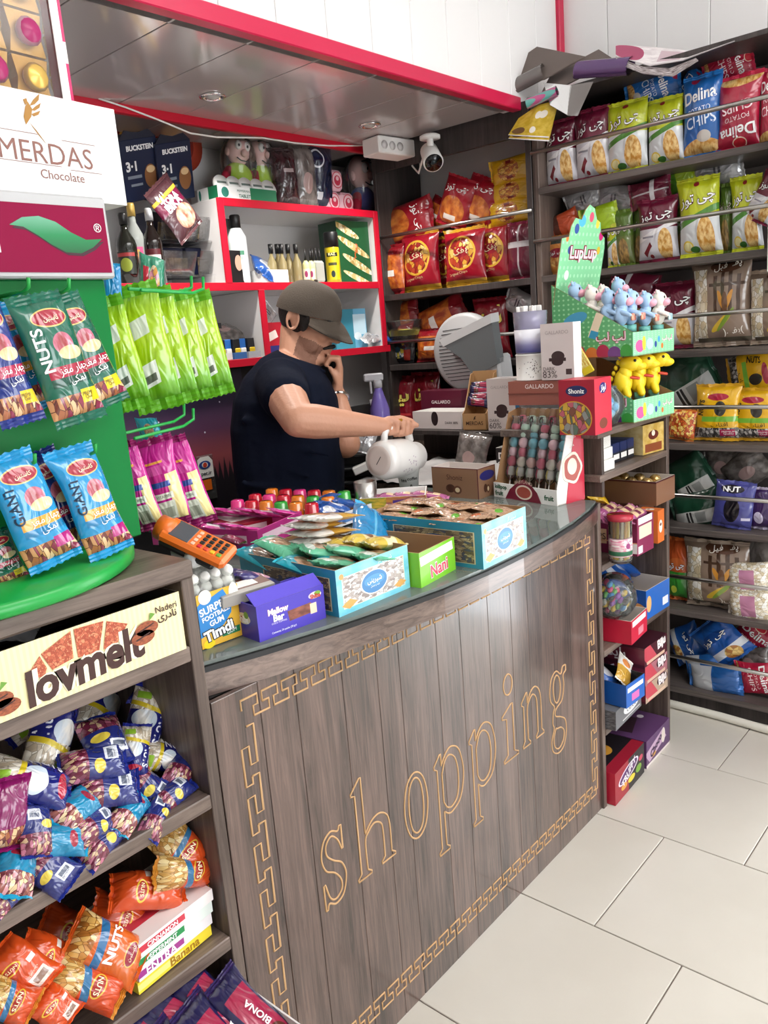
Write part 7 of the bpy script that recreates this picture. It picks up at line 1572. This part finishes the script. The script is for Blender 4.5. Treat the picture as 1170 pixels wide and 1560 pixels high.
def plush(px, py0, py1, z, body, arms, label, flip=1):
    p, h = on(px, py0, py1, 2.63, z); r = thing('plush_doll', label, 'plush toy', M=Matrix.Translation(p) @ rotm(-8*flip, 0, 6*flip) @ Matrix.Scale(h/.3, 4))
    MB().ell((0, 0, .075), (.085, .06, .08), 18, 12).ell((0, -.0, .015), (.085, .055, .025)).build('body', mat('plush_'+body, body, .8), r)
    MB().ell((0, -.005, .215), (.062, .055, .08), 20, 14).ell((.0, -.066, .188), (.018, .018, .02), 12, 8).ell((.062, 0, .2), (.014, .014, .022)).ell((-.062, 0, .2), (.014, .014, .022)).build('head', mat('plush_skin', 'E2B8B2', .8), r)
    for s_ in (-1, 1):
        MB().cap((s_*.06, -.01, .1), (s_*.1, -.02, .045), .026, .024).build('arm', mat('plush_'+arms, arms, .8), r)
        MB().ell((s_*.026, -.052, .228), (.019, .014, .024), 12, 8).build('eye', PAPER, r); MB().ell((s_*.026-.004*flip, -.065, .224), (.006, .004, .008), 8, 6).build('pupil', BLACK, r)
        MB().cap((s_*.012, -.062, .262), (s_*.042, -.052, .258), .005, .004, 6).build('eyebrow', BLACK, r)
    MB().tube([(-.036, -.052, .165), (-.018, -.062, .15), (.012, -.064, .148), (.04, -.05, .168)], .0032, 6).build('mouth', BLACK, r)
    MB().ell((0, -.004, .15), (.105, .088, .152), 18, 12).build('clear_bag', FILM, r); return r
for k in range(2): carton('small_box', 'white box under a lime bodied plush doll, %s' % ['left', 'right'][k], 'box', (2.035+.145*k, 2.59, Z1), 0, .12, .1, .06, mat('white_melamine'))
g1 = plush(358, 203, 285, Z1+.062, 'A8CE2A', 'B01E3A', 'pink headed plush doll with a lime body, left one above the tins')
g2 = plush(398, 207, 287, Z1+.062, 'A8CE2A', 'B01E3A', 'pink headed plush doll with a lime body, right one above the tins', -1)
plush(552, 236, 312, Z1, '2A3A8E', 'B01E3A', 'pink headed plush doll with a blue body near the wooden corner', -1)
for k, (x0, y0, x1, y1, sn, lab) in enumerate(((415, 225, 450, 312, 'brown_plush', 'dark brown plush toy in clear wrapping beside the dolls'), (446, 220, 478, 310, 'grey_clear', 'dark clear wrapped toy with white print'), (466, 212, 502, 314, 'navy_bag', 'tall navy packet with a round white emblem on the top shelf'))):
    if k == 0: style('brown_plush', .16, .24, .1, ('noi', 5, '2A1C1E', '4A2E34'), [('b', .5, .6, .2, .03, 'B8A8A8')], '4A3A3C', [], .15); style('navy_bag', .14, .28, .09, '16203E', [('e', .3, .7, .22, .13, 'D9DCE2'), ('e', .3, .7, .18, .105, '16203E'), ('b', .35, .2, .1, .05, 'C9CCD2')], '22305A', [], .25)
    a_p, b_p = BP(x0, (y0+y1)/2, 2.56), BP(x1, (y0+y1)/2, 2.56); zt = BP((x0+x1)/2, y0, 2.56).z
    put(sn, V(((a_p.x+b_p.x)/2, 2.56, (zt+Z1)/2)), (b_p-a_p).length, zt-Z1, -10, 0, 3*k-3, lab, name='wrapped_toy')
for k, (px, py0, tag_, zz) in enumerate(((509, 283, 'lower left', 0), (530, 285, 'lower right', 0), (514, 246, 'upper', .088))):
    p, h = on(px, py0, 316, 2.53, Z1); r = thing('tissue_pack', 'pink and white roll pack with a red round emblem, %s of three' % tag_, 'pack', p+V((0, 0, zz)))
    MB().box(-.042, .042, 0, .08, 0, .086, 0, .014).build('pack', mat('pack_pink', 'E6BCC6', .4), r)
    FF = Matrix(((1, 0, 0, 0), (0, 0, -1, -.0008), (0, 1, 0, .043), (0, 0, 0, 1))); patch(r, FF, oval(0, 0, .032, .034), inkm('D2485E'), name='emblem'); patch(r, FF, oval(0, 0, .028, .03), inkm('F0CCD2'), .0005, 'emblem'); patch(r, FF, oval(0, -.002, .02, .021), inkm('C83A54'), .001, 'emblem'); patch(r, FF, oval(0, .006, .009, .009), inkm('F0CCD2'), .0015, 'emblem')
# cosmetics cell
p, h = on(362, 328, 424, 2.5, Z2)
r = thing('shampoo_bottle', 'white shampoo bottle with a black cap at the left of the red edged cell', 'bottle', p)
MB().lathe([(0, 0), (.034, 0), (.036, .01), (.036, h*.68), (.018, h*.82), (.018, h*.84), (0, h*.84)], 20).build('bottle', mat('shampoo_white', 'DCE2E2', .3), r); MB().lathe([(0, h*.8), (.02, h*.8), (.02, h*.98), (.017, h), (0, h)], 18).build('cap', BLACK, r)
wrap_label(r, .036, h*.2, h*.6, pmat('shampoo_lab', 'DCE2E2', [('b', .5, .6, .4, .08, '4A8A6A'), ('b', .5, .4, .3, .06, 'A8B8B4')]))
p, h = on(363, 382, 425, 2.475, Z2)
r = carton('hair_box', 'small dark carton with a portrait oval in front of the shampoo bottle', 'box', (p.x-.042, 2.468, Z2), 0, .085, .02, h, cmat('dye_box', '1A1618', [('e', .5, .6, .34, .36, '100D0F'), ('e', .46, .62, .2, .24, 'D2A48E'), ('b', .9, .5, .1, .6, 'E6E2DE')]))
r = carton('white_tray', 'white tray holding a blue packet beside the portrait carton', 'tray', (2.155, 2.465, Z2), 0, .14, .1, .05, mat('tray_white', 'E6E4E2', .5), open_=True, ins=PAPER)
lay('blue_candy', r, .05, .05, .06, 30, -40, 50, 'bright blue packet lying in the white tray', sc=1.6)
for k, px in enumerate((414, 424, 430, 440, 452)):
    p, h = on(px, 372, 424, 2.49+.03*(k % 2), Z2); r = thing('oil_bottle', 'small clear bottle of golden oil with black cap, %s from the left' % ['first', 'second', 'third', 'fourth', 'fifth'][k], 'bottle', p, group='small oil bottles')
    MB().lathe([(0, 0), (.017, 0), (.018, .006), (.018, h*.52), (.007, h*.7), (.007, h*.8), (0, h*.8)], 16).build('bottle', clear('oil_glass', 'E0CF9A', .04, .6), r); MB().lathe([(0, .003), (.0155, .003), (.0155, h*.36), (0, h*.36)], 14).build('oil', mat('oil_gold', 'A8863A', .2), r); MB().lathe([(0, h*.76), (.0095, h*.76), (.0095, h), (0, h)], 12).build('cap', BLACK, r)
for k, px in enumerate((466, 474)):
    p, h = on(px, 384, 424, 2.48, Z2); r = thing('nozzle_bottle', 'pale yellow bottle with a pointed black nozzle, %s one' % ['left', 'right'][k], 'bottle', p)
    MB().lathe([(0, 0), (.016, 0), (.016, h*.6), (.006, h*.72), (0, h*.72)], 14).build('bottle', mat('pale_yellow', 'E2DC9A', .3), r); MB().lathe([(0, h*.7), (.006, h*.7), (.0015, h*1.1), (0, h*1.1)], 10).build('nozzle', BLACK, r); wrap_label(r, .016, h*.1, h*.45, pmat('noz_lab', 'F0EAD2', [('e', .5, .5, .2, .3, 'A83A6A')]))
p, h = on(488, 388, 424, 2.48, Z2); r = thing('bottle_box', 'frosted clear pack of bottles with black nozzles', 'pack', p); MB().box(-.032, .032, 0, .05, 0, h*.8, 0, .01).build('pack', clear('frost', 'D6D8CE', .2, .4), r)
for q in (-.02, 0, .02): MB().lathe([(0, h*.75), (.006, h*.75), (.0015, h*1.25), (0, h*1.25)], 10, 0, Matrix.Translation((q, .02, 0))).build('nozzle', BLACK, r)
p, h = on(506, 354, 424, 2.5, Z2); r = thing('spray_can', 'yellow and black spray can standing beside the green carton', 'can', p)
MB().lathe([(0, 0), (.031, 0), (.031, h*.68), (.028, h*.72), (0, h*.72)], 22).build('can', mat('can_yellow', 'D9C21E', .3, .2), r); MB().lathe([(0, h*.7), (.031, h*.7), (.031, h*.98), (.028, h), (0, h)], 22).build('cap', BLACK, r); wrap_label(r, .031, h*.06, h*.62, pmat('can_lab', 'D9C21E', [('b', .5, .88, .4, .07, '23261E'), ('b', .5, .55, .3, .05, '4A4A2A'), ('e', .5, .2, .14, .12, '2E3A3A')]))
letters(r, 'KAZ', Matrix.Translation((0, 0, 0)) @ frame(V((ST.x, ST.y, 0))*.033, SR, (0, 0, 1)) @ Matrix(((1, 0, 0, 0), (0, 0, -1, 0), (0, 1, 0, 0), (0, 0, 0, 1))), 0, h*.56, .03, None, inkm('F2E6A0'), bold=.05)
carton('small_box', 'small pink and white box behind the spray can', 'box', (2.585, 2.5, Z2), 0, .04, .03, .1, cmat('pinkish', 'E2C2CE', [('e', .5, .5, .3, .2, 'B05A8A')]))
r = carton('gold_leaf_carton', 'dark green carton with a gold floral print at the right of the cell', 'carton', (2.63, 2.5, Z2), -6, .185, .12, .258, cmat('floral', '14532E', [('e', .3, .85, .4, .06, ('vor', 12, ['E2D2A0', 'C9B070', 'F0E6C4', 'A88A4A']), -18), ('e', .5, .58, .5, .06, ('vor', 12, ['E2D2A0', 'C9B070', 'F0E6C4', 'A88A4A']), -20), ('e', .6, .3, .5, .06, ('vor', 12, ['E2D2A0', 'C9B070', 'F0E6C4', 'A88A4A']), -20), ('e', .6, .06, .5, .05, ('vor', 12, ['E2D2A0', 'C9B070', 'F0E6C4']), -16)]), mat('floral_side', '123F28', .4))
letters(r, 'سیب', FMf(r, 'F'), .1, .13, .07, None, inkm('C85A2A'), rot=70, bold=.03)
# lower cells
r = carton('tissue_carton', 'blue and teal carton on the lower shelf behind the cap', 'carton', (2.59, 2.52, Z3_), -4, .19, .12, .17, cmat('aqua', '6AB0D2', [('b', .3, .5, .3, .6, '3A8AA0'), ('b', .78, .6, .2, .26, 'C2E0EE'), ('e', .7, .3, .12, .1, 'E2F0F6')]), mat('aqua_side', '2E7A90', .4), open_=True, ins=mat('carton_dark', '4A4C50', .7))
r = thing('clear_tub', 'clear tub with yellow contents hanging over the shelf end', 'tub', aty(618, 512, 2.42)); r.location.z = 1.457
MB().lathe([(0, 0), (.07, 0), (.085, .1), (.088, .105), (.083, .1), (.068, .004), (0, .004)], 24).build('tub', FILM, r); MB().lathe([(0, .006), (.068, .006), (.077, .06), (0, .066)], 24).build('contents', mat('yellow_sponge', 'C9C44A', .7, bump=.5), r)
for k, (px, c_, nm_) in enumerate(((560, 'C9CCD6', 'silver'), (572, '7A6AB8', 'violet'), (582, '4A7AB0', 'blue'))):
    put('blue_candy' if k == 2 else 'silver', BP(px, 515, 2.48), .05, .1, 0, -50, 60+20*k, 'small %s blister packet on the lower shelf beside the tub' % nm_, name='blister_pack')
bz = [(356, 470, 'C9C6C2', 'grey'), (372, 520, 'E2E0DC', 'white'), (352, 540, 'DEDCD8', 'white'), (384, 515, '1F1F22', 'black'), (408, 480, 'A8182A', 'red'), (404, 510, 'A8182A', 'red')]
for k, (x0, y0, wv, hv, c_, lab) in enumerate(((1.9, 2.57, .13, .04, 'E0DEDA', 'white carton low at the left of the battery cell'), (1.91, 2.58, .12, .034, '3A3634', 'dark carton in the middle of the left pile'), (1.905, 2.575, .12, .036, 'D2D0CC', 'pale carton second from the top of the left pile'), (1.92, 2.59, .1, .03, '2A2A2E', 'black gadget box at the top of the left pile'))):
    carton('gadget_box', lab, 'box', (x0, y0, Z3_+[0, .0405, .075, .1115][k]), [-4, 6, 0, -8][k], wv, .12, hv, cmat('gad%d' % k, c_, [('b', .3, .5, .16, .2, '5A6A7A')]))
for k in range(5):
    r = thing('battery_pack', '%s battery blister pack in the lower left cell, %s' % (['black and yellow', 'blue', 'black', 'blue and white', 'black'][k], ['at the left', 'second from the left', 'in the middle', 'second from the right', 'at the right'][k]), 'battery pack', (1.95+.036*k, 2.5+.01*(k % 2), Z3_+.001))
    MB().box(-.017, .017, 0, .02, 0, .075, 0, .002).build('card', mat(['batt_black', 'batt_blue'][k % 2], ['1A1A1C', '2A6AB8'][k % 2], .4), r); MB().box(-.013, .013, -.008, 0, .008, .04, 0, .003).build('blister', mat('batt_yellow', 'D9B81E', .3) if k % 2 == 0 else PAPER, r)
for k in range(3): carton('small_carton', '%s small carton in front on the lower left shelf' % ['white', 'blue', 'silver grey'][k], 'box', (1.9+.07*k, 2.456, Z3_+.001), 0, .06, .025, .024, mat(['sc0', 'sc1', 'sc2'][k], ['E6E4E2', '3A6AA8', 'A8AEB4'][k], .4))
put('grey_clear', V((2.05, 2.6, Z3_+.1)), .12, .2, 10, -60, 85, 'grey clear packet lying over the battery packs', name='packet')
r = carton('drink_box', 'red carton with white print at the left of the cap', 'box', (2.15, 2.5, Z3_), 0, .14, .1, .13, cmat('drinkred', 'B0182C', [('b', .4, .6, .2, .12, 'E9DAD2', 20), ('b', .5, .2, .5, .1, '2A2A6E')]))
put('silver', V((2.2, 2.52, Z3_+.165)), .09, .1, 0, -10, 50, 'silver wrapped sweet packet on the red carton', name='packet')
# dark poster with a night sky, terminal sticker pouch
po = thing('poster', 'dark poster of a starry sunset sky over pines behind the lime packets', 'poster', (1.42, 2.49, .9))
MB().box(0, .6, 0, .004, 0, .52).build('sheet', pmat('night_sky', ('grad', ['2A2030', '5E3040', '9A4A50', '5A3654', '342C46', '221E30']), [('e', .12, .86, .006, .007, 'D9D9E6'), ('e', .34, .7, .005, .006, 'D9D9E6'), ('e', .5, .9, .005, .006, 'D9D9E6'), ('e', .66, .58, .006, .007, 'D9D9E6'), ('e', .8, .78, .005, .006, 'D9D9E6'), ('e', .45, .5, .005, .006, 'D9D9E6'), ('e', .25, .42, .005, .006, 'D9D9E6'), ('e', .9, .45, .005, .006, 'D9D9E6')], .4, coord='GenXZ'), po)
rnd = random.Random(7); tp = [(0, 0)]
x = 0
while x < .6: tp += [(x, .1+rnd.uniform(0, .03)), (x+.012, .16+rnd.uniform(0, .07))]; x += .024
tp += [(.6, .1), (.6, 0)]
patch(po, Matrix(((1, 0, 0, 0), (0, 0, -1, -.001), (0, 1, 0, 0), (0, 0, 0, 1))), tp, mat('pine_black', '16101A', .5), name='pines')
pu_ = thing('card_pouch', 'clear pouch with a blue eye emblem card hanging beside the magenta packets', 'pouch', M=frame(aty(315, 728, 2.483), (1, 0, 0), (0, 0, 1)) @ Matrix.Scale(1.55, 4))
MB().box(-.024, .026, 0, .004, -.055, .055, 0, .002).build('film', FILM, pu_)
FP = Matrix(((1, 0, 0, 0), (0, 0, -1, -.001), (0, 1, 0, 0), (0, 0, 0, 1)))
patch(pu_, FP, [(-.022, 0), (.022, 0), (.022, .04), (.012, .052), (-.012, .052), (-.022, .046)], PAPER, name='card'); patch(pu_, FP, rect(-.02, -.03, .012, -.004), mat('orange_plastic'), name='card')
patch(pu_, FP, oval(-.002, .032, .017, .01), inkm('22408E'), .0005, 'emblem'); patch(pu_, FP, oval(-.002, .032, .009, .007), PAPER, .001, 'emblem'); patch(pu_, FP, oval(-.002, .032, .006, .006), inkm('C8402A'), .0015, 'emblem'); letters(pu_, 'pec.ir', FP, 0, .01, .03, None, inkm('2A2A3A'), bold=.02, lift=.0006)
# ------------------------------------------------------------------ ceiling fittings, camera, box, wires
for k, (px, py, tag_) in enumerate(((324, 146, 'left'), (563, 190, 'right'))):
    p = atz(px, py, CZ); r = thing('downlight', 'small chrome downlight set in the lowered ceiling, %s one' % tag_, 'downlight', (p.x, p.y, CZ))
    l = bpy.data.lights.new('downlight_lamp', 'SPOT'); l.energy = 26; l.spot_size = 2.4; l.spot_blend = .8; l.shadow_soft_size = .03; l.color = (1, .96, .9)
    lo = bpy.data.objects.new('downlight_lamp', l); COL.objects.link(lo); lo.parent = r; lo.location = (0, 0, -.02)
    MB().lathe([(.03, 0), (.042, -.001), (.043, -.004), (.036, -.007), (.03, -.004), (.028, .0)], 28).build('rim', CHROME, r); MB().lathe([(0, -.012), (.018, -.008), (.026, -.002), (.026, 0)], 20).build('lamp', clear('lamp_glass', 'F4F4F0', .05, .5), r)
jb = thing('junction_box', 'white surface socket box under the lowered ceiling beside the camera', 'socket box', M=Matrix.Translation(atz(606, 226, 2.262)+V((-.03, 0, -.005))) @ Matrix.Rotation(math.radians(-6), 4, 'Z'))
MB().box(-.12, .09, -.04, .06, -.032, .035, 0, .004).build('box', PAPER, jb)
for q in (-.09, -.045, 0): MB().lathe([(0, 0), (.016, 0), (.017, .002), (0, .003)], 18, 0, Matrix.Translation((q, -.041, 0)) @ Matrix.Rotation(math.pi/2, 4, 'X')).build('socket', mat('socket_white', 'DAD8D6', .4), jb)
MB().box(.0905, .092, -.01, .012, -.02, .02).build('switch', PAPER, jb)
cc = thing('security_camera', 'white bullet security camera with a black face hanging from the fascia', 'security camera', atx(655, 212, SX-.06)+V((0, 0, .0)))
MB().lathe([(0, 0), (.042, 0), (.042, .012), (.03, .018), (0, .018)], 24).build('mount', PAPER, cc); MB().cyl((0, 0, 0), (0, 0, -.04), .014, n=14).build('stem', PAPER, cc)
dcam = (SR*.1+ST*.75+V((0, 0, -.62))).normalized(); c0 = V((0, 0, -.065))
MB().cyl(c0-dcam*.045, c0+dcam*.05, .036, .041, 24).build('housing', PAPER, cc); MB().cyl(c0+dcam*.05, c0+dcam*.053, .036, .036, 24).build('face', mat('lens_black', '0E0E12', .12), cc)
MB().cyl(c0+dcam*.053, c0+dcam*.057, .012, .012, 16).build('lens', mat('lens_glass', '1A2A2E', .05), cc)
wv = thing('cable', 'thin white cable looping from the socket box to the camera', 'cable', (0, 0, 0))
j0, c1 = jb.matrix_basis @ V((.09, 0, -.01)), cc.location
MB().tube([j0, j0+V((.02, 0, -.05)), j0.lerp(c1, .4)+V((0, 0, -.1)), j0.lerp(c1, .75)+V((0, 0, -.03)), c1+V((0, 0, .008))], .004, 8).build('wire', PAPER, wv)
w2 = thing('cable', 'long thin white wire sagging below the red edge of the lowered ceiling', 'cable', (0, 0, 0))
pts = [aty(x, y, 2.43) for x, y in ((150, 150), (190, 163), (240, 182), (290, 203), (330, 209), (400, 210), (450, 218), (500, 222), (545, 222), (580, 219))]
MB().tube(pts, .003, 6).build('wire', PAPER, w2)
tu = thing('pipe', 'white flexible pipe lying along the foot of the crisps shelf', 'pipe', (0, 0, 0))
MB().tube([V((2.86, 1.3, .016)), V((2.855, 1.1, .016)), V((2.85, .95, .016)), V((2.835, .8, .016)), V((2.82, .5, .016)), V((2.83, .2, .016))], .015, 12).build('pipe', mat('pipe_white', 'E2DED2', .4), tu)
ws = thing('notice_board', 'white board edge at the right end of the crisps shelf', 'board', (2.83, .80, 1.5))
MB().box(0, .02, -.07, .02, .1, .62, 0, .003).build('board', PAPER, ws)
# ------------------------------------------------------------------ papers lying on top of the shelves
def sheet(name, label, cat_, pts, m, thick=.002, sub=8):
    """curled sheet through a 2-row or 3-row grid of control points"""
    r = thing(name, label, cat_, (0, 0, 0)); rows = len(pts); cols = len(pts[0])
    def P_(u, v):
        def li(a, t):
            f = t*(len(a)-1); i = min(int(f), len(a)-2); q = f-i; q = q*q*(3-2*q)*.4+q*.6; return a[i]*(1-q)+a[i+1]*q
        return li([li([V(q) for q in row], u) for row in pts], v)
    n = sub*(cols-1); k = sub*(rows-1); mb = MB(); vs = []; uv = []
    for s_ in (0, 1):
        for j in range(k+1):
            for i in range(n+1): vs.append(P_(i/n, j/k)+V((0, 0, -thick*s_))); uv.append((i/n, j/k))
    N_ = (n+1)*(k+1); fs = []
    for s_ in (0, 1):
        for j in range(k):
            for i in range(n):
                f = (s_*N_+j*(n+1)+i, s_*N_+j*(n+1)+i+1, s_*N_+(j+1)*(n+1)+i+1, s_*N_+(j+1)*(n+1)+i); fs.append(f if not s_ else f[::-1])
    mb.add(vs, fs, 0, True, None, uv); mb.build('sheet', m, r); return r
TZ = 2.318
tan = mat('grey_card', '6E625C', .7)
def X_(px, py, x): return atx(px, py, x)
sheet('cardboard', 'large grey brown cardboard sheet lying across the top of the shelves', 'cardboard', [[X_(716, 131, 2.9), X_(770, 104, 2.92), X_(818, 71, 2.96)], [X_(760, 134, 2.86), X_(830, 120, 2.86), X_(892, 86, 2.9)]], tan, .004)
sheet('cardboard', 'second grey cardboard sheet under the plastic rolls', 'cardboard', [[X_(846, 100, 2.98), X_(880, 92, 2.98), X_(912, 75, 3.0)], [X_(820, 150, 2.85), X_(880, 120, 2.85), X_(932, 88, 2.86)]], tan, .004)
def roll(label, p, q, r_, m, m2=None):
    t = thing('plastic_roll', label, 'roll', (0, 0, 0)); p, q = V(p), V(q); d = (q-p).normalized(); o1 = d.orthogonal().normalized(); o2 = d.cross(o1); mb = MB(); n = 40; vs = []
    for e in (p, q):
        for i in range(n+1):
            a = i/n*4*math.pi; rr = r_*(1-.3*i/n); vs.append(e+o1*math.cos(a)*rr+o2*math.sin(a)*rr*.75)
    mb.add(vs, [(i, i+1, n+2+i, n+1+i) for i in range(n)], 0, True).build('roll', m, t)
roll('clear plastic roll lying over the red trim corner', X_(752, 148, 2.86), X_(828, 108, 2.88), .035, clear('plastic_dull', 'A8A09C', .15, .55))
roll('violet printed plastic roll on top of the crisps shelf', X_(880, 106, 2.86), X_(960, 100, 2.84), .036, clear('plastic_violet', '7A5A8E', .2, .35))
sheet('magazine', 'folded newspaper with pink print hanging over the shelf top', 'newspaper', [[X_(938, 68, 2.9), X_(1000, 72, 2.92), X_(1060, 78, 2.92), X_(1105, 60, 2.96)], [X_(938, 85, 2.84), X_(990, 100, 2.82), X_(1040, 92, 2.82), X_(1120, 62, 2.84)]], pmat('newsprint', ('noi', 9, 'D6CCCE', 'EDE6E6'), [('e', .1, .5, .14, .5, 'A84A6A'), ('b', .5, .5, .1, .3, 'C9B0B8')], .6), .002)
sheet('magazine', 'lower newspaper layers drooping below the folded one', 'newspaper', [[X_(938, 86, 2.84), X_(975, 100, 2.83), X_(1020, 104, 2.83), X_(1060, 88, 2.83)], [X_(940, 96, 2.82), X_(980, 112, 2.81), X_(1025, 116, 2.81), X_(1064, 92, 2.81)]], pmat('newsprint2', ('noi', 12, '5A4A4A', 'CFC6C6'), (), .6), .002)
sheet('gift_wrap', 'folded yellow patterned paper hanging from the shelf corner', 'paper', [[X_(790, 180, 2.82), X_(820, 160, 2.82), X_(850, 152, 2.83)], [X_(774, 206, 2.8), X_(805, 208, 2.79), X_(836, 210, 2.8)]], pmat('yellow_pattern', ('noi', 7, 'C9A81E', 'DFC24A'), [('e', .2, .75, .14, .14, '7A5A3A'), ('e', .6, .35, .09, .1, 'F2EEE2'), ('e', .72, .35, .09, .1, 'F2EEE2'), ('e', .55, .75, .09, .1, 'F2EEE2'), ('b', .5, .98, .5, .03, 'F2F0EC')], .5), .012)
roll('striped printed roll tucked in the clear wrap at the shelf corner', X_(803, 158, 2.8), X_(848, 138, 2.82), .022, pmat('strip_roll', ('str', 4, 'C05A8A', '6AB0A8'), (), .4, coord='Generated'))
sheet('plastic_wrap', 'crumpled clear plastic wrap hanging beside the patterned paper', 'plastic wrap', [[X_(828, 126, 2.83), X_(870, 130, 2.82), X_(904, 124, 2.83)], [X_(838, 160, 2.81), X_(866, 176, 2.78), X_(880, 176, 2.8)]], clear('plastic_dull', 'A8A09C', .15, .55), .001)
